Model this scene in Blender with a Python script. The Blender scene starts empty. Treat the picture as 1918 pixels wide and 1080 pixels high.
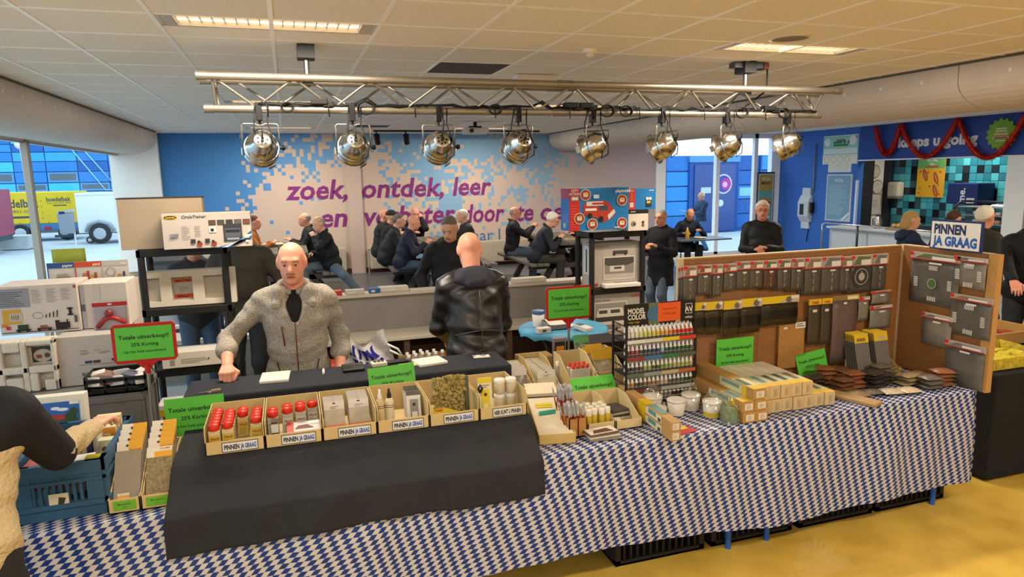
import bpy, bmesh, math, random
import numpy as np
from mathutils import Vector, Matrix, Euler
random.seed(7)
sc = bpy.context.scene
COL = sc.collection
PI = math.pi
# ---------------------------------------------------------------- camera
cd = bpy.data.cameras.new('camera'); cam = bpy.data.objects.new('camera', cd); COL.objects.link(cam)
cd.sensor_width = 36.0; cd.lens = 36.0*1278.84/1918; cd.clip_end = 300
_p, _y, _r = 0.165198, 0.312920, -0.0181685          # pitch down, yaw right, roll
fw = Vector((math.sin(_y)*math.cos(_p), math.cos(_y)*math.cos(_p), -math.sin(_p)))
rt = Vector((math.cos(_y), -math.sin(_y), 0)); up = rt.cross(fw)
r2 = math.cos(_r)*rt+math.sin(_r)*up; u2 = -math.sin(_r)*rt+math.cos(_r)*up
m = Matrix((r2, u2, -fw)).transposed().to_4x4(); m.translation = (0, 0, 2.1)
cam.matrix_world = m
sc.camera = cam
# ---------------------------------------------------------------- world, exposure
w = bpy.data.worlds.new('overcast_sky'); sc.world = w; w.use_nodes = True
bg = w.node_tree.nodes['Background']; bg.inputs[0].default_value = (0.60, 0.82, 1.0, 1); bg.inputs[1].default_value = 1.75
sc.view_settings.view_transform = 'Standard'; sc.view_settings.look = 'None'
sc.view_settings.exposure = 0.85; sc.view_settings.gamma = 1.0; sc.view_settings.use_curve_mapping = False
LAMP_W = 46.0; LAMP_COL = (1.0, 0.89, 0.74)
ZC = 2.967
# ---------------------------------------------------------------- materials
ALB = 1.0                                                   # paints and prints are darker than their look under lamps
def lin(h):
    h = h.lstrip('#'); o = []
    for i in (0, 2, 4):
        c = int(h[i:i+2], 16)/255; o.append(c/12.92 if c <= .04045 else ((c+.055)/1.055)**2.4)
    return tuple(q*ALB for q in o)+(1.0,)
_mc = {}
def mat(h, rough=.6, metal=0.0, var=0.0, vs=8.0, bump=0.0, bs=80.0, spec=.35, trans=0.0, ior=1.45, emit=0.0, h2=None, det=3.0, stretch=None):
    key = (ALB, h, rough, metal, var, vs, bump, bs, spec, trans, emit, h2, stretch)
    if key in _mc: return _mc[key]
    M = bpy.data.materials.new('m_'+h.lstrip('#')); M.use_nodes = True; nt = M.node_tree; b = nt.nodes['Principled BSDF']
    c = lin(h); b.inputs['Base Color'].default_value = c
    b.inputs['Roughness'].default_value = rough; b.inputs['Metallic'].default_value = metal
    b.inputs['Specular IOR Level'].default_value = spec; b.inputs['IOR'].default_value = ior
    if trans: b.inputs['Transmission Weight'].default_value = trans
    if emit:
        b.inputs['Emission Color'].default_value = c; b.inputs['Emission Strength'].default_value = emit
    if var or h2 or bump:
        tc = nt.nodes.new('ShaderNodeTexCoord'); src = tc.outputs['Object']
        if stretch:
            mp = nt.nodes.new('ShaderNodeMapping'); mp.inputs['Scale'].default_value = stretch; nt.links.new(src, mp.inputs[0]); src = mp.outputs[0]
    if var or h2:
        n = nt.nodes.new('ShaderNodeTexNoise'); n.inputs['Scale'].default_value = vs; n.inputs['Detail'].default_value = det
        nt.links.new(src, n.inputs['Vector'])
        rmp = nt.nodes.new('ShaderNodeValToRGB'); e = rmp.color_ramp.elements; e[0].position = .32; e[1].position = .68
        if h2: e[0].color = c; e[1].color = lin(h2)
        else:
            e[0].color = tuple(x*(1-var) for x in c[:3])+(1,); e[1].color = tuple(min(1, x*(1+var)) for x in c[:3])+(1,)
        nt.links.new(n.outputs['Fac'], rmp.inputs[0]); nt.links.new(rmp.outputs[0], b.inputs['Base Color'])
    if bump:
        n2 = nt.nodes.new('ShaderNodeTexNoise'); n2.inputs['Scale'].default_value = bs; n2.inputs['Detail'].default_value = 4
        nt.links.new(src, n2.inputs['Vector'])
        bp = nt.nodes.new('ShaderNodeBump'); bp.inputs['Strength'].default_value = bump; bp.inputs['Distance'].default_value = .02
        nt.links.new(n2.outputs['Fac'], bp.inputs['Height']); nt.links.new(bp.outputs[0], b.inputs['Normal'])
    _mc[key] = M; return M
def C(h, r=.55): return mat(h, rough=r)
def clear(h='#f4f6f4', rough=.08, alpha=.25):            # thin clear plastic / pane: part glossy, part see-through
    k = ('clear', h, rough, alpha)
    if k in _mc: return _mc[k]
    M = bpy.data.materials.new('m_clear_'+h.lstrip('#')); M.use_nodes = True; nt = M.node_tree; nt.nodes.clear()
    o = nt.nodes.new('ShaderNodeOutputMaterial'); mx = nt.nodes.new('ShaderNodeMixShader'); t = nt.nodes.new('ShaderNodeBsdfTransparent')
    p = nt.nodes.new('ShaderNodeBsdfPrincipled' if alpha > .4 else 'ShaderNodeBsdfGlossy'); p.inputs[0].default_value = lin(h); p.inputs['Roughness'].default_value = rough
    mx.inputs[0].default_value = alpha*(.7 if alpha > .4 else .35); nt.links.new(t.outputs[0], mx.inputs[1]); nt.links.new(p.outputs[0], mx.inputs[2]); nt.links.new(mx.outputs[0], o.inputs[0])
    _mc[k] = M; return M
# ---------------------------------------------------------------- mesh builder
_tx = {}
def text_mesh(s, size=1.0, bold=0.0, shear=0.0, align='LEFT', space=1.0, extrude=0.0, xs=1.0):
    k = (s, size, bold, shear, align, space, xs)
    if k in _tx: return _tx[k]
    cu = bpy.data.curves.new('t', 'FONT'); cu.body = s; cu.size = size; cu.offset = bold*size; cu.shear = shear
    cu.align_x = align; cu.space_character = space; cu.resolution_u = 2
    ob = bpy.data.objects.new('t', cu); me = bpy.data.meshes.new_from_object(ob)
    v = [(q.co.x*xs, q.co.y) for q in me.vertices]; f = [tuple(p.vertices) for p in me.polygons]
    bpy.data.objects.remove(ob); bpy.data.curves.remove(cu); bpy.data.meshes.remove(me)
    _tx[k] = (v, f); return _tx[k]
class MB:
    def __init__(s): s.v = []; s.f = []; s.m = []; s.mats = []; s.sm = []
    def mi(s, m):
        if m not in s.mats: s.mats.append(m)
        return s.mats.index(m)
    def add(s, v, f, m, smooth=False, M=None):
        o = len(s.v)
        s.v += [tuple(M @ Vector(q)) for q in v] if M else [tuple(q) for q in v]
        i = s.mi(m)
        for q in f: s.f.append(tuple(a+o for a in q)); s.m.append(i); s.sm.append(smooth)
        return s
    def box(s, c, d, m, rot=None, taper=None):
        x, y, z = d[0]/2, d[1]/2, d[2]/2; t = taper or 1.0
        v = [(-x, -y, -z), (x, -y, -z), (x, y, -z), (-x, y, -z), (-x*t, -y*t, z), (x*t, -y*t, z), (x*t, y*t, z), (-x*t, y*t, z)]
        f = [(3, 2, 1, 0), (4, 5, 6, 7), (0, 1, 5, 4), (1, 2, 6, 5), (2, 3, 7, 6), (3, 0, 4, 7)]
        M = Matrix.Translation(c) @ (Euler(rot).to_matrix().to_4x4() if rot else Matrix.Identity(4))
        return s.add(v, f, m, M=M)
    def b2(s, a, b, m):
        return s.box([(a[i]+b[i])/2 for i in range(3)], [abs(b[i]-a[i]) for i in range(3)], m)
    def cyl(s, p0, p1, r, m, r1=None, n=12, caps=True, smooth=True):
        p0 = Vector(p0); p1 = Vector(p1); r1 = r if r1 is None else r1
        d = (p1-p0).normalized(); a = d.orthogonal().normalized(); b = d.cross(a); v = []
        for p, q in ((p0, r), (p1, r1)):
            for i in range(n):
                t = 2*PI*i/n; v.append(p+(a*math.cos(t)+b*math.sin(t))*q)
        s.add(v, [(i, (i+1) % n, n+(i+1) % n, n+i) for i in range(n)], m, smooth)
        if caps: s.add(v, [tuple(range(n-1, -1, -1)), tuple(range(n, 2*n))], m)
        return s
    def tube(s, pts, r, m, n=6, closed=False):
        pts = [Vector(p) for p in pts]; N = len(pts); v = []; pa = None
        for i, p in enumerate(pts):
            if closed: d = pts[(i+1) % N]-pts[i-1]
            else: d = pts[min(i+1, N-1)]-pts[max(i-1, 0)]
            d.normalize()
            if pa is None: pa = d.orthogonal().normalized()
            a = (pa-d*pa.dot(d))
            a = a.normalized() if a.length > 1e-6 else d.orthogonal().normalized()
            pa = a; b = d.cross(a)
            for k in range(n):
                t = 2*PI*k/n; v.append(p+(a*math.cos(t)+b*math.sin(t))*r)
        f = []
        for i in range(N if closed else N-1):
            j = (i+1) % N
            for k in range(n): f.append((i*n+k, i*n+(k+1) % n, j*n+(k+1) % n, j*n+k))
        if not closed: f += [tuple(range(n-1, -1, -1)), tuple(range((N-1)*n, N*n))]
        return s.add(v, f, m, True)
    def lathe(s, prof, m, n=16, M=None, sx=1.0, sy=1.0, smooth=True):
        v = []
        for r, z in prof:
            for k in range(n):
                t = 2*PI*(k+.5)/n; v.append((r*math.cos(t)*sx, r*math.sin(t)*sy, z))
        f = []
        for i in range(len(prof)-1):
            for k in range(n): f.append((i*n+k, i*n+(k+1) % n, (i+1)*n+(k+1) % n, (i+1)*n+k))
        s.add(v, f, m, smooth, M)
        e = []
        if prof[0][0] > 1e-4: e.append(tuple(range(n-1, -1, -1)))
        if prof[-1][0] > 1e-4: e.append(tuple(range((len(prof)-1)*n, len(prof)*n)))
        if e: s.add(v, e, m, False, M)
        return s
    def prism(s, poly, h, m, M=None):
        n = len(poly); v = [(x, y, 0) for x, y in poly]+[(x, y, h) for x, y in poly]
        return s.add(v, [tuple(range(n-1, -1, -1)), tuple(range(n, 2*n))]+[(i, (i+1) % n, n+(i+1) % n, n+i) for i in range(n)], m, False, M)
    def grid(s, nx, ny, fn, m, smooth=True):
        v = [fn(i/nx, j/ny) for j in range(ny+1) for i in range(nx+1)]; W = nx+1
        return s.add(v, [(j*W+i, j*W+i+1, (j+1)*W+i+1, (j+1)*W+i) for j in range(ny) for i in range(nx)], m, smooth)
    def mesh(s, name):
        me = bpy.data.meshes.new(name); me.from_pydata([tuple(q) for q in s.v], [], s.f)
        for q in s.mats: me.materials.append(q)
        me.polygons.foreach_set('material_index', s.m); me.polygons.foreach_set('use_smooth', s.sm); me.update(); return me
    def build(s, name, parent=None, bevel=0, solid=0, sub=0, label=None, kind=None):
        o = bpy.data.objects.new(name, s.mesh(name)); COL.objects.link(o)
        if parent: o.parent = parent
        if solid: q = o.modifiers.new('s', 'SOLIDIFY'); q.thickness = solid; q.offset = -1
        if bevel: q = o.modifiers.new('b', 'BEVEL'); q.width = bevel; q.segments = 2; q.limit_method = 'ANGLE'
        if label: o['label'] = label
        if kind: o['kind'] = kind
        return o
def tag(o, label, cat, group=None, kind=None):
    o['label'] = label; o['category'] = cat
    if group: o['group'] = group
    if kind: o['kind'] = kind
    return o
def thing(name, label, cat, loc=(0, 0, 0), rz=0.0, group=None):
    o = bpy.data.objects.new(name, None); COL.objects.link(o); o.empty_display_size = .05
    o.location = loc; o.rotation_euler = (0, 0, rz); return tag(o, label, cat, group)
def one(name, mb, label, cat, loc=(0, 0, 0), rz=0.0, group=None, **k):
    o = mb.build(name, **k); o.location = loc; o.rotation_euler = (0, 0, rz); return tag(o, label, cat, group)
def struct(name, mb, parent=None, **k):
    o = mb.build(name, parent, **k); o['kind'] = 'structure'; return o
def dup(root, loc=None, rz=None, label=None, group=None, parent=None):
    r = root.copy(); COL.objects.link(r)
    if loc is not None: r.location = loc
    if rz is not None: r.rotation_euler = (0, 0, rz) if not isinstance(rz, tuple) else rz
    if label: r['label'] = label
    if group: r['group'] = group
    if parent: r.parent = parent
    for ch in root.children:
        c = ch.copy(); COL.objects.link(c); c.parent = r
        for g in ch.children:
            d = g.copy(); COL.objects.link(d); d.parent = c
    return r
class Print:                                               # flat print on a face: origin, u axis, v axis (metres)
    def __init__(s, o, u=(1, 0, 0), v=(0, 0, 1), off=.0008):
        s.o = Vector(o); s.u = Vector(u).normalized(); s.w = Vector(v).normalized(); s.n = s.u.cross(s.w); s.k = off; s.mb = MB()
    def M(s): 
        s.k += .00025
        m = Matrix((s.u, s.w, s.n)).transposed().to_4x4(); m.translation = s.o+s.n*s.k; return m
    def r(s, a, b, c, d, h):
        h = C(h) if isinstance(h, str) else h
        s.mb.add([(a, b, 0), (c, b, 0), (c, d, 0), (a, d, 0)], [(0, 1, 2, 3)], h, M=s.M()); return s
    def p(s, pts, h):
        h = C(h) if isinstance(h, str) else h
        s.mb.add([(x, y, 0) for x, y in pts], [tuple(range(len(pts)))], h, M=s.M()); return s
    def d(s, x, y, r, h, n=20, ry=None):
        return s.p([(x+r*math.cos(2*PI*i/n), y+(ry or r)*math.sin(2*PI*i/n)) for i in range(n)], h)
    def ring(s, x, y, r, t, h, n=24, ry=None):
        h = C(h) if isinstance(h, str) else h; ry = ry or r; v = []
        for i in range(n):
            a = 2*PI*i/n; v += [(x+r*math.cos(a), y+ry*math.sin(a), 0), (x+(r-t)*math.cos(a), y+(ry-t)*math.sin(a), 0)]
        s.mb.add(v, [(2*i, (2*i+2) % (2*n), (2*i+3) % (2*n), 2*i+1) for i in range(n)], h, M=s.M()); return s
    def t(s, x, y, txt, size, h, bold=.02, align='LEFT', shear=0, space=1.0, xs=1.0, fit=None):
        v, f = text_mesh(txt, size, bold, shear, align, space, xs=xs)
        if fit: a0 = min(q[0] for q in v); a1 = max(q[0] for q in v); k_ = fit/(a1-a0); o_ = {'LEFT': 0, 'CENTER': -fit/2}[align]; v = [((q[0]-a0)*k_+o_, q[1]) for q in v]
        h = C(h) if isinstance(h, str) else h
        s.mb.add([(a+x, b+y, 0) for a, b in v], f, h, M=s.M()); return s
    def lines(s, x0, y0, x1, y1, n, h, seed=1, th=.35):       # rows of body text too small to read
        rnd = random.Random(seed); st = (y1-y0)/n
        h = C(h)
        for i in range(n):
            e = x0+(x1-x0)*rnd.uniform(.6, 1.0); b = y0+st*i
            s.mb.add([(x0, b, 0), (e, b, 0), (e, b+st*th, 0), (x0, b+st*th, 0)], [(0, 1, 2, 3)], h, M=s.M() if i == 0 else s._m)
            s._m = s._last() if i == 0 else s._m
        return s
    def _last(s):
        m = Matrix((s.u, s.w, s.n)).transposed().to_4x4(); m.translation = s.o+s.n*s.k; return m
    def build(s, name, parent):                            # print belongs to the panel it is printed on
        for c in parent.children:
            if c.name.split('.')[0] in ('box_body', 'bottle_body', 'header_board', 'green_sheet', 'sheet', 'card', 'header_card', 'navy_back', 'backing_card', 'disc'): return s.mb.build(name, c)
        return s.mb.build(name, parent)
def carton(name, label, cat, loc, size, h, rz=0, group=None, rough=.6, bevel=.003, var=.04):
    """closed box standing with its base centre-front at loc: x centred, y from 0 back, z from 0 up; returns thing"""
    t = thing(name, label, cat, loc, rz, group)
    MB().box((0, size[1]/2, size[2]/2), size, mat(h, rough, var=var, vs=6)).build('box_body', t, bevel=bevel); return t
# ---------------------------------------------------------------- figures: smooth blended surfaces from limb volumes
def sdf_mesh(prims, res, k=.02, cut=None, sub=None, wr=0.0, seed=0, keep=None):
    """prims: ('c', a, b, ra, rb) tapered limb | ('e', c, radii, R) ellipsoid.  cut: list of (point, normal) keeps the side the normal points away from."""
    lo = np.full(3, 1e9); hi = np.full(3, -1e9); bb = []
    for p in prims:
        if p[0] == 'c':
            a, b = np.array(p[1], float), np.array(p[2], float); r = max(p[3], p[4]); l = np.minimum(a, b)-r; h = np.maximum(a, b)+r
        else:
            c = np.array(p[1], float); r = max(p[2]); l = c-r; h = c+r
        bb.append((l, h)); lo = np.minimum(lo, l); hi = np.maximum(hi, h)
    pad = 3*res; lo = lo-pad; hi = hi+pad; n = np.ceil((hi-lo)/res).astype(int)+1
    V = np.full(n, 1.0, np.float32); ax = [lo[i]+res*np.arange(n[i]) for i in range(3)]
    def ev(p, P):
        if p[0] == 'c':
            a = np.array(p[1], np.float32); ba = np.array(p[2], np.float32)-a; L = max(float(ba@ba), 1e-9)
            pa = P-a; h = np.clip(pa@ba/L, 0, 1); return np.linalg.norm(pa-h[..., None]*ba, axis=-1)-(p[3]+(p[4]-p[3])*h)
        q = P-np.array(p[1], np.float32)
        if len(p) > 3 and p[3] is not None: q = q@np.array(p[3], np.float32)
        r = np.array(p[2], np.float32); k0 = np.linalg.norm(q/r, axis=-1); k1 = np.linalg.norm(q/(r*r), axis=-1)+1e-9
        return k0*(k0-1)/k1
    def region(l, h, m):
        a = np.maximum(((l-m-lo)/res).astype(int), 0); b = np.minimum(((h+m-lo)/res).astype(int)+2, n)
        sl = tuple(slice(a[i], b[i]) for i in range(3))
        return sl, np.stack(np.meshgrid(ax[0][sl[0]], ax[1][sl[1]], ax[2][sl[2]], indexing='ij'), -1).astype(np.float32)
    for p, (l, h) in zip(prims, bb):
        sl, P = region(l, h, k+2.5*res); d = ev(p, P); a = V[sl]
        t = np.clip(.5+.5*(a-d)/k, 0, 1); V[sl] = a+(d-a)*t-k*t*(1-t)
    for p in (sub or []):
        c = np.array(p[1], float); r = max(p[2]); sl, P = region(c-r, c+r, 3*res); d = -ev(p, P); a = V[sl]; kk = .008
        t = np.clip(.5+.5*(d-a)/kk, 0, 1); V[sl] = a+(d-a)*t+kk*t*(1-t)
    if cut or wr:
        P = np.stack(np.meshgrid(*ax, indexing='ij'), -1).astype(np.float32)
        if wr:
            x, y, z = P[..., 0]+seed, P[..., 1]+seed*.7, P[..., 2]
            V += wr*(np.sin(31*z+9*x+4*np.sin(11*y))*np.sin(17*x+8*y+6*np.sin(9*z))+.5*np.sin(55*z-25*x+20*y)).astype(np.float32)
        for pt, nr in (cut or []):
            V = np.maximum(V, (P-np.array(pt, np.float32))@np.array(nr, np.float32))
    ins = V < 0; c = [ins[i:n[0]-1+i, j:n[1]-1+j, l:n[2]-1+l] for i in (0, 1) for j in (0, 1) for l in (0, 1)]
    s = sum(q.astype(np.int8) for q in c); act = np.argwhere((s > 0) & (s < 8))
    if len(act) == 0: return [], []
    idx = -np.ones(np.array(n)-1, np.int64); idx[tuple(act.T)] = np.arange(len(act))
    acc = np.zeros((len(act), 3)); cnt = np.zeros(len(act))
    cor = np.array([(i, j, l) for i in (0, 1) for j in (0, 1) for l in (0, 1)])
    for a in range(8):
        for b in range(a+1, 8):
            if np.abs(cor[a]-cor[b]).sum() != 1: continue
            va = V[tuple((act+cor[a]).T)]; vb = V[tuple((act+cor[b]).T)]; mm = (va < 0) != (vb < 0)
            t = np.where(mm, va/np.where(mm, va-vb, 1), 0)
            acc += np.where(mm[:, None], cor[a]+t[:, None]*(cor[b]-cor[a]), 0); cnt += mm
    vt = lo+res*(act+acc/cnt[:, None]); F = []
    for d in range(3):
        e1, e2 = [(1, 2), (2, 0), (0, 1)][d]; A = ins; sl0 = [slice(None)]*3; sl1 = [slice(None)]*3; sl0[d] = slice(0, -1); sl1[d] = slice(1, None)
        ch = A[tuple(sl0)] != A[tuple(sl1)]; g = np.argwhere(ch)
        ok = (g[:, e1] > 0) & (g[:, e2] > 0) & (g[:, e1] < n[e1]-1) & (g[:, e2] < n[e2]-1); g = g[ok]
        if len(g) == 0: continue
        o1 = np.zeros(3, int); o1[e1] = 1; o2 = np.zeros(3, int); o2[e2] = 1
        q = np.stack([idx[tuple((g-o1-o2).T)], idx[tuple((g-o2).T)], idx[tuple(g.T)], idx[tuple((g-o1).T)]], 1)
        fl = ~A[tuple(g.T)]; q[fl] = q[fl][:, ::-1]; F.append(q)
    return vt.tolist(), np.concatenate(F).tolist()
def sdf_obj(name, parent, prims, res, m, k=.02, **kw):
    v, f = sdf_mesh(prims, res, k, **kw)
    o = MB().add(v, f, m, True).build(name, parent); return o
def Rm(pitch, yaw):     # columns: x (to the figure's left), forward, up ; rest pose faces -Y
    X, F, U = np.array([1., 0, 0]), np.array([0, -1., 0]), np.array([0, 0, 1.])
    cp, sp = math.cos(pitch), math.sin(pitch); F, U = F*cp-U*sp, U*cp+F*sp
    c, s = math.cos(yaw), math.sin(yaw); Rz = np.array([[c, -s, 0], [s, c, 0], [0, 0, 1]])
    return np.stack([Rz@X, Rz@F, Rz@U], 1)
def ik(S, H, l1, l2, hint):
    S, H = np.array(S), np.array(H); d = H-S; L = np.linalg.norm(d)
    if L > (l1+l2)*.995: H = S+d/L*(l1+l2)*.995; d = H-S; L = np.linalg.norm(d)
    a = (l1*l1-l2*l2+L*L)/(2*L); h = math.sqrt(max(l1*l1-a*a, 0)); u = d/L; q = np.array(hint, float); q = q-u*(q@u); q /= np.linalg.norm(q)+1e-9
    return S+u*a+q*h, H
def hand(parent, W, D, N, side, pose, res, m, s=1.0):
    """W wrist, D direction to the fingers, N out of the back of the hand, side +1/-1 where the thumb is along D x N"""
    D = np.array(D, float); D /= np.linalg.norm(D); N = np.array(N, float); N = N-D*(N@D); N /= np.linalg.norm(N); X = np.cross(D, N)*side; W = np.array(W, float)
    P = lambda x, d, nn: W+s*(X*x+D*d+N*nn)
    pr = []; c = {'relaxed': (22, 28, 20), 'fist': (75, 85, 45), 'flat': (6, 8, 5), 'hold': (45, 50, 30)}[pose]
    for x, ln in ((.031, .97), (.0105, 1.06), (-.0105, 1.0), (-.031, .8)):
        k0 = P(x, .088-abs(x)*.25, .002); pr.append(('c', P(x*.55, .005, 0), k0, .0155*s, .0115*s)); a = 0; p = k0; dv = D.copy()
        for L, cc, r in ((.042, c[0], .0098), (.027, c[1], .0088), (.021, c[2], .0078)):
            a += math.radians(cc); dv = D*math.cos(a)-N*math.sin(a)+X*x*.9; q = p+dv*L*ln*s; pr.append(('c', p, q, r*s, (r-.0008)*s)); p = q
    t0 = P(.026, .022, -.006); t1 = P(.055, .052, -.016); t2 = P(.058, .082, -.026) if pose != 'fist' else P(.03, .085, -.045)
    t3 = P(.052, .104, -.034) if pose != 'fist' else P(.006, .088, -.055)
    pr += [('c', t0, t1, .0155*s, .0125*s), ('c', t1, t2, .0115*s, .010*s), ('c', t2, t3, .010*s, .0085*s), ('c', W-D*.03*s, W+D*.01, .026*s, .024*s)]
    return sdf_obj('hand', parent, pr, res, m, k=.006)
SK = {'fair': mat('#c9967a', .5, var=.06, vs=30), 'pink': mat('#c98a70', .5, var=.07, vs=30), 'tan': mat('#b57f60', .5, var=.06, vs=30)}
HR = {'grey': mat('#8d8880', .8, var=.25, vs=120), 'white': mat('#d6cfc0', .8, var=.15, vs=120), 'dark': mat('#2a211b', .8, var=.3, vs=120), 'blond': mat('#a58450', .7, var=.25, vs=120), 'brown': mat('#4a3423', .8, var=.3, vs=120), 'salt': mat('#6a6057', .8, var=.3, vs=120)}
def person(label, loc, rz, s=1.0, sit=None, lean=0, head=(0, 0), hl=None, hr=None, top=None, legs=None, shoes=None, skin='fair', hair=None, style='short',
           res=.018, glasses=False, feet=None, hem=.1, cuff=.93, fat=1.0, hp=('relaxed', 'relaxed'), collar='jacket', face=False, skirt=0, eL=(.7, .6, -.5), eR=(-.7, .6, -.5), wr=.002, group=None, hn=((0, -.3, 1), (0, -.3, 1)), hd=None, vneck=False, inner=None, hoodm=None):
    t = thing('person', label, 'person', loc, math.radians(rz), group); sk = SK[skin]
    top = top or mat('#1a1b20', .75, bump=.3, bs=30); legs = legs or mat('#23252b', .8); shoes = shoes or mat('#1b1815', .5)
    ln = math.radians(lean); f = np.array([0, -math.cos(ln), -math.sin(ln)]); u = np.array([0, -math.sin(ln), math.cos(ln)]); X = np.array([1., 0, 0])
    pel = np.array([0, 0, (sit+.10) if sit is not None else .95*s])
    T = lambda x, a, b: pel+(X*x+f*a+u*b)*s
    TR = np.stack([X, f, u], 1)
    def torso(g, fatk=1.0):
        return [('e', T(0, 0, .02), np.array([.168*fatk, .118*fatk, .15])*s+g, TR), ('e', T(0, .012*fat, .2), np.array([.155*fatk, .112*fatk*fat, .17])*s+g, TR),
                ('e', T(0, .008, .36), np.array([.172, .122, .165])*s+g, TR), ('c', T(-.145, -.005, .465), T(.145, -.005, .465), .062*s+g, .062*s+g),
                ('c', T(-.06, -.01, .50), T(.06, -.01, .50), .06*s+g*.7, .06*s+g*.7)]
    # head
    hc = T(0, .012, .695); HRm = Rm(math.radians(head[0])+ln*.25, math.radians(head[1])); Hd = lambda x, a, b: hc+HRm@(np.array([x, a, b])*s); hs = lambda *r: np.array(r)*s
    headp = [('e', Hd(0, -.012, .028), hs(.077, .098, .09), HRm), ('e', Hd(0, .022, -.03), hs(.066, .078, .085), HRm), ('e', Hd(0, .042, -.072), hs(.05, .048, .042), HRm),
             ('e', Hd(0, .07, -.098), hs(.022, .02, .018), HRm), ('c', Hd(0, .094, .012), Hd(0, .113, -.026), .009*s, .0155*s), ('c', Hd(-.036, .084, .03), Hd(.036, .084, .03), .012*s, .012*s),
             ('e', Hd(.079, -.006, -.004), hs(.011, .024, .033), HRm), ('e', Hd(-.079, -.006, -.004), hs(.011, .024, .033), HRm), ('c', Hd(-.018, .092, -.058), Hd(.018, .092, -.058), .009*s, .009*s),
             ('c', T(0, -.015, .47), Hd(0, -.012, -.05), .062*s, .058*s)]
    sockets = [('e', Hd(q*.031, .105, .006), hs(.019, .018, .0125), HRm) for q in (1, -1)]
    # arms
    l1, l2 = .295*s, .265*s; pr = []; arms = []
    for q, tgt, hint in ((1, hl, eL), (-1, hr, eR)):
        S = T(q*.188, -.01, .455)
        tgt = np.array(tgt, float) if tgt is not None else S+np.array([q*.05*s, -.03*s, -.53*s])
        E_, W_ = ik(S, tgt, l1, l2, hint); arms.append((S, E_, W_))
    # legs
    lg = []
    for i, q in enumerate((1, -1)):
        hp_ = pel+np.array([q*.092, 0, -.03])*s
        if sit is not None:
            an = np.array(feet[i] if feet else (q*.13, -.40, .085), float); kn, an = ik(hp_, an, .44*s, .43*s, (q*.1, -1, 1.2))
        else:
            an = np.array(feet[i] if feet else (q*.11*s, .03, .085*s), float); kn, an = ik(hp_, an, .44*s, .44*s, (0, -1, 0))
        lg.append((hp_, kn, an))
    skin_pr = torso(-.012)+headp
    for S, E_, W_ in arms: skin_pr += [('c', S, E_, .05*s, .041*s), ('c', E_, W_, .043*s, .029*s)]
    for a, b, c in lg: skin_pr += [('c', a, b, .075*s, .05*s), ('c', b, c, .048*s, .035*s)]
    sdf_obj('body', t, skin_pr, min(res, .011 if face else .015), sk, k=.022, sub=sockets)
    # trousers
    tp = [('e', T(0, 0, .0), np.array([.172, .125, .13])*s, TR)]
    for a, b, c in lg: tp += [('c', a, b, .096*s, .071*s), ('c', b, c, .07*s, .062*s)]
    sdf_obj('trousers', t, tp, res, legs, k=.03, wr=wr, seed=1.3)
    for i, (a, b, c) in enumerate(lg):
        z0 = c[2]-.085*s; fd = np.array([(1 if i == 0 else -1)*.15, -1, 0])
        sdf_obj('shoe', t, [('c', (c[0], c[1]+.02, z0+.045), c+fd*.14*s+np.array([0, 0, .035*s+z0-c[2]]), .044, .036), ('c', (c[0], c[1], z0+.08*s), (c[0], c[1], z0+.05), .045, .045)], .012, shoes, k=.02, cut=[((0, 0, z0), (0, 0, -1))])
    # jacket / shirt
    jp = torso(.024, fat)
    for S, E_, W_ in arms:
        jp += [('c', S, E_, .066*s, .053*s)]
        if cuff > .5: jp += [('c', E_, E_+(W_-E_)*cuff, .058*s, .043*s)]
        else: jp += [('c', E_, E_+(W_-E_)*cuff, .056*s, .05*s), ('c', E_+(W_-E_)*(cuff-.06), E_+(W_-E_)*(cuff+.02), .056*s, .056*s)]
    if skirt: jp += [('c', T(-.07, 0, -.02), T(-.085, .01, -skirt), .125*s, .135*s), ('c', T(.07, 0, -.02), T(.085, .01, -skirt), .125*s, .135*s)]
    hm = max(hem, skirt)
    sdf_obj('jacket', t, jp, res, top, k=.028, wr=wr*1.5, seed=.4+s, cut=[(T(0, 0, -hm), -u)], sub=[('e', T(0, .16, .49), hs(.052, .10, .13), TR), ('e', T(0, .05, .60), hs(.085, .09, .1), TR)] if vneck else None)
    if inner: sdf_obj('undershirt', t, torso(.008, 1.0)[2:], min(res, .012), inner, k=.028)
    if collar == 'jacket':
        ring = []
        for i in range(10):
            a = .4+(2*PI-.8)*i/10; b = .4+(2*PI-.8)*(i+1)/10
            pt = lambda a: T(.08*math.sin(a), -.012+.078*math.cos(a), .548-.022*math.cos(a))
            ring.append(('c', pt(a), pt(b), .021*s, .021*s))
        sdf_obj('collar', t, ring, min(res, .012), top, k=.02)
    elif collar == 'hood':
        sdf_obj('hood', t, [('e', T(0, -.105, .50), hs(.15, .05, .055), TR), ('e', T(0, -.09, .545), hs(.10, .045, .04), TR), ('c', T(-.10, -.05, .53), T(-.07, .06, .505), .032*s, .022*s), ('c', T(.10, -.05, .53), T(.07, .06, .505), .032*s, .022*s), ('c', T(-.05, -.13, .475), T(.06, -.135, .455), .03, .02)], min(res, .012), hoodm or top, k=.035, wr=.005)
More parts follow.
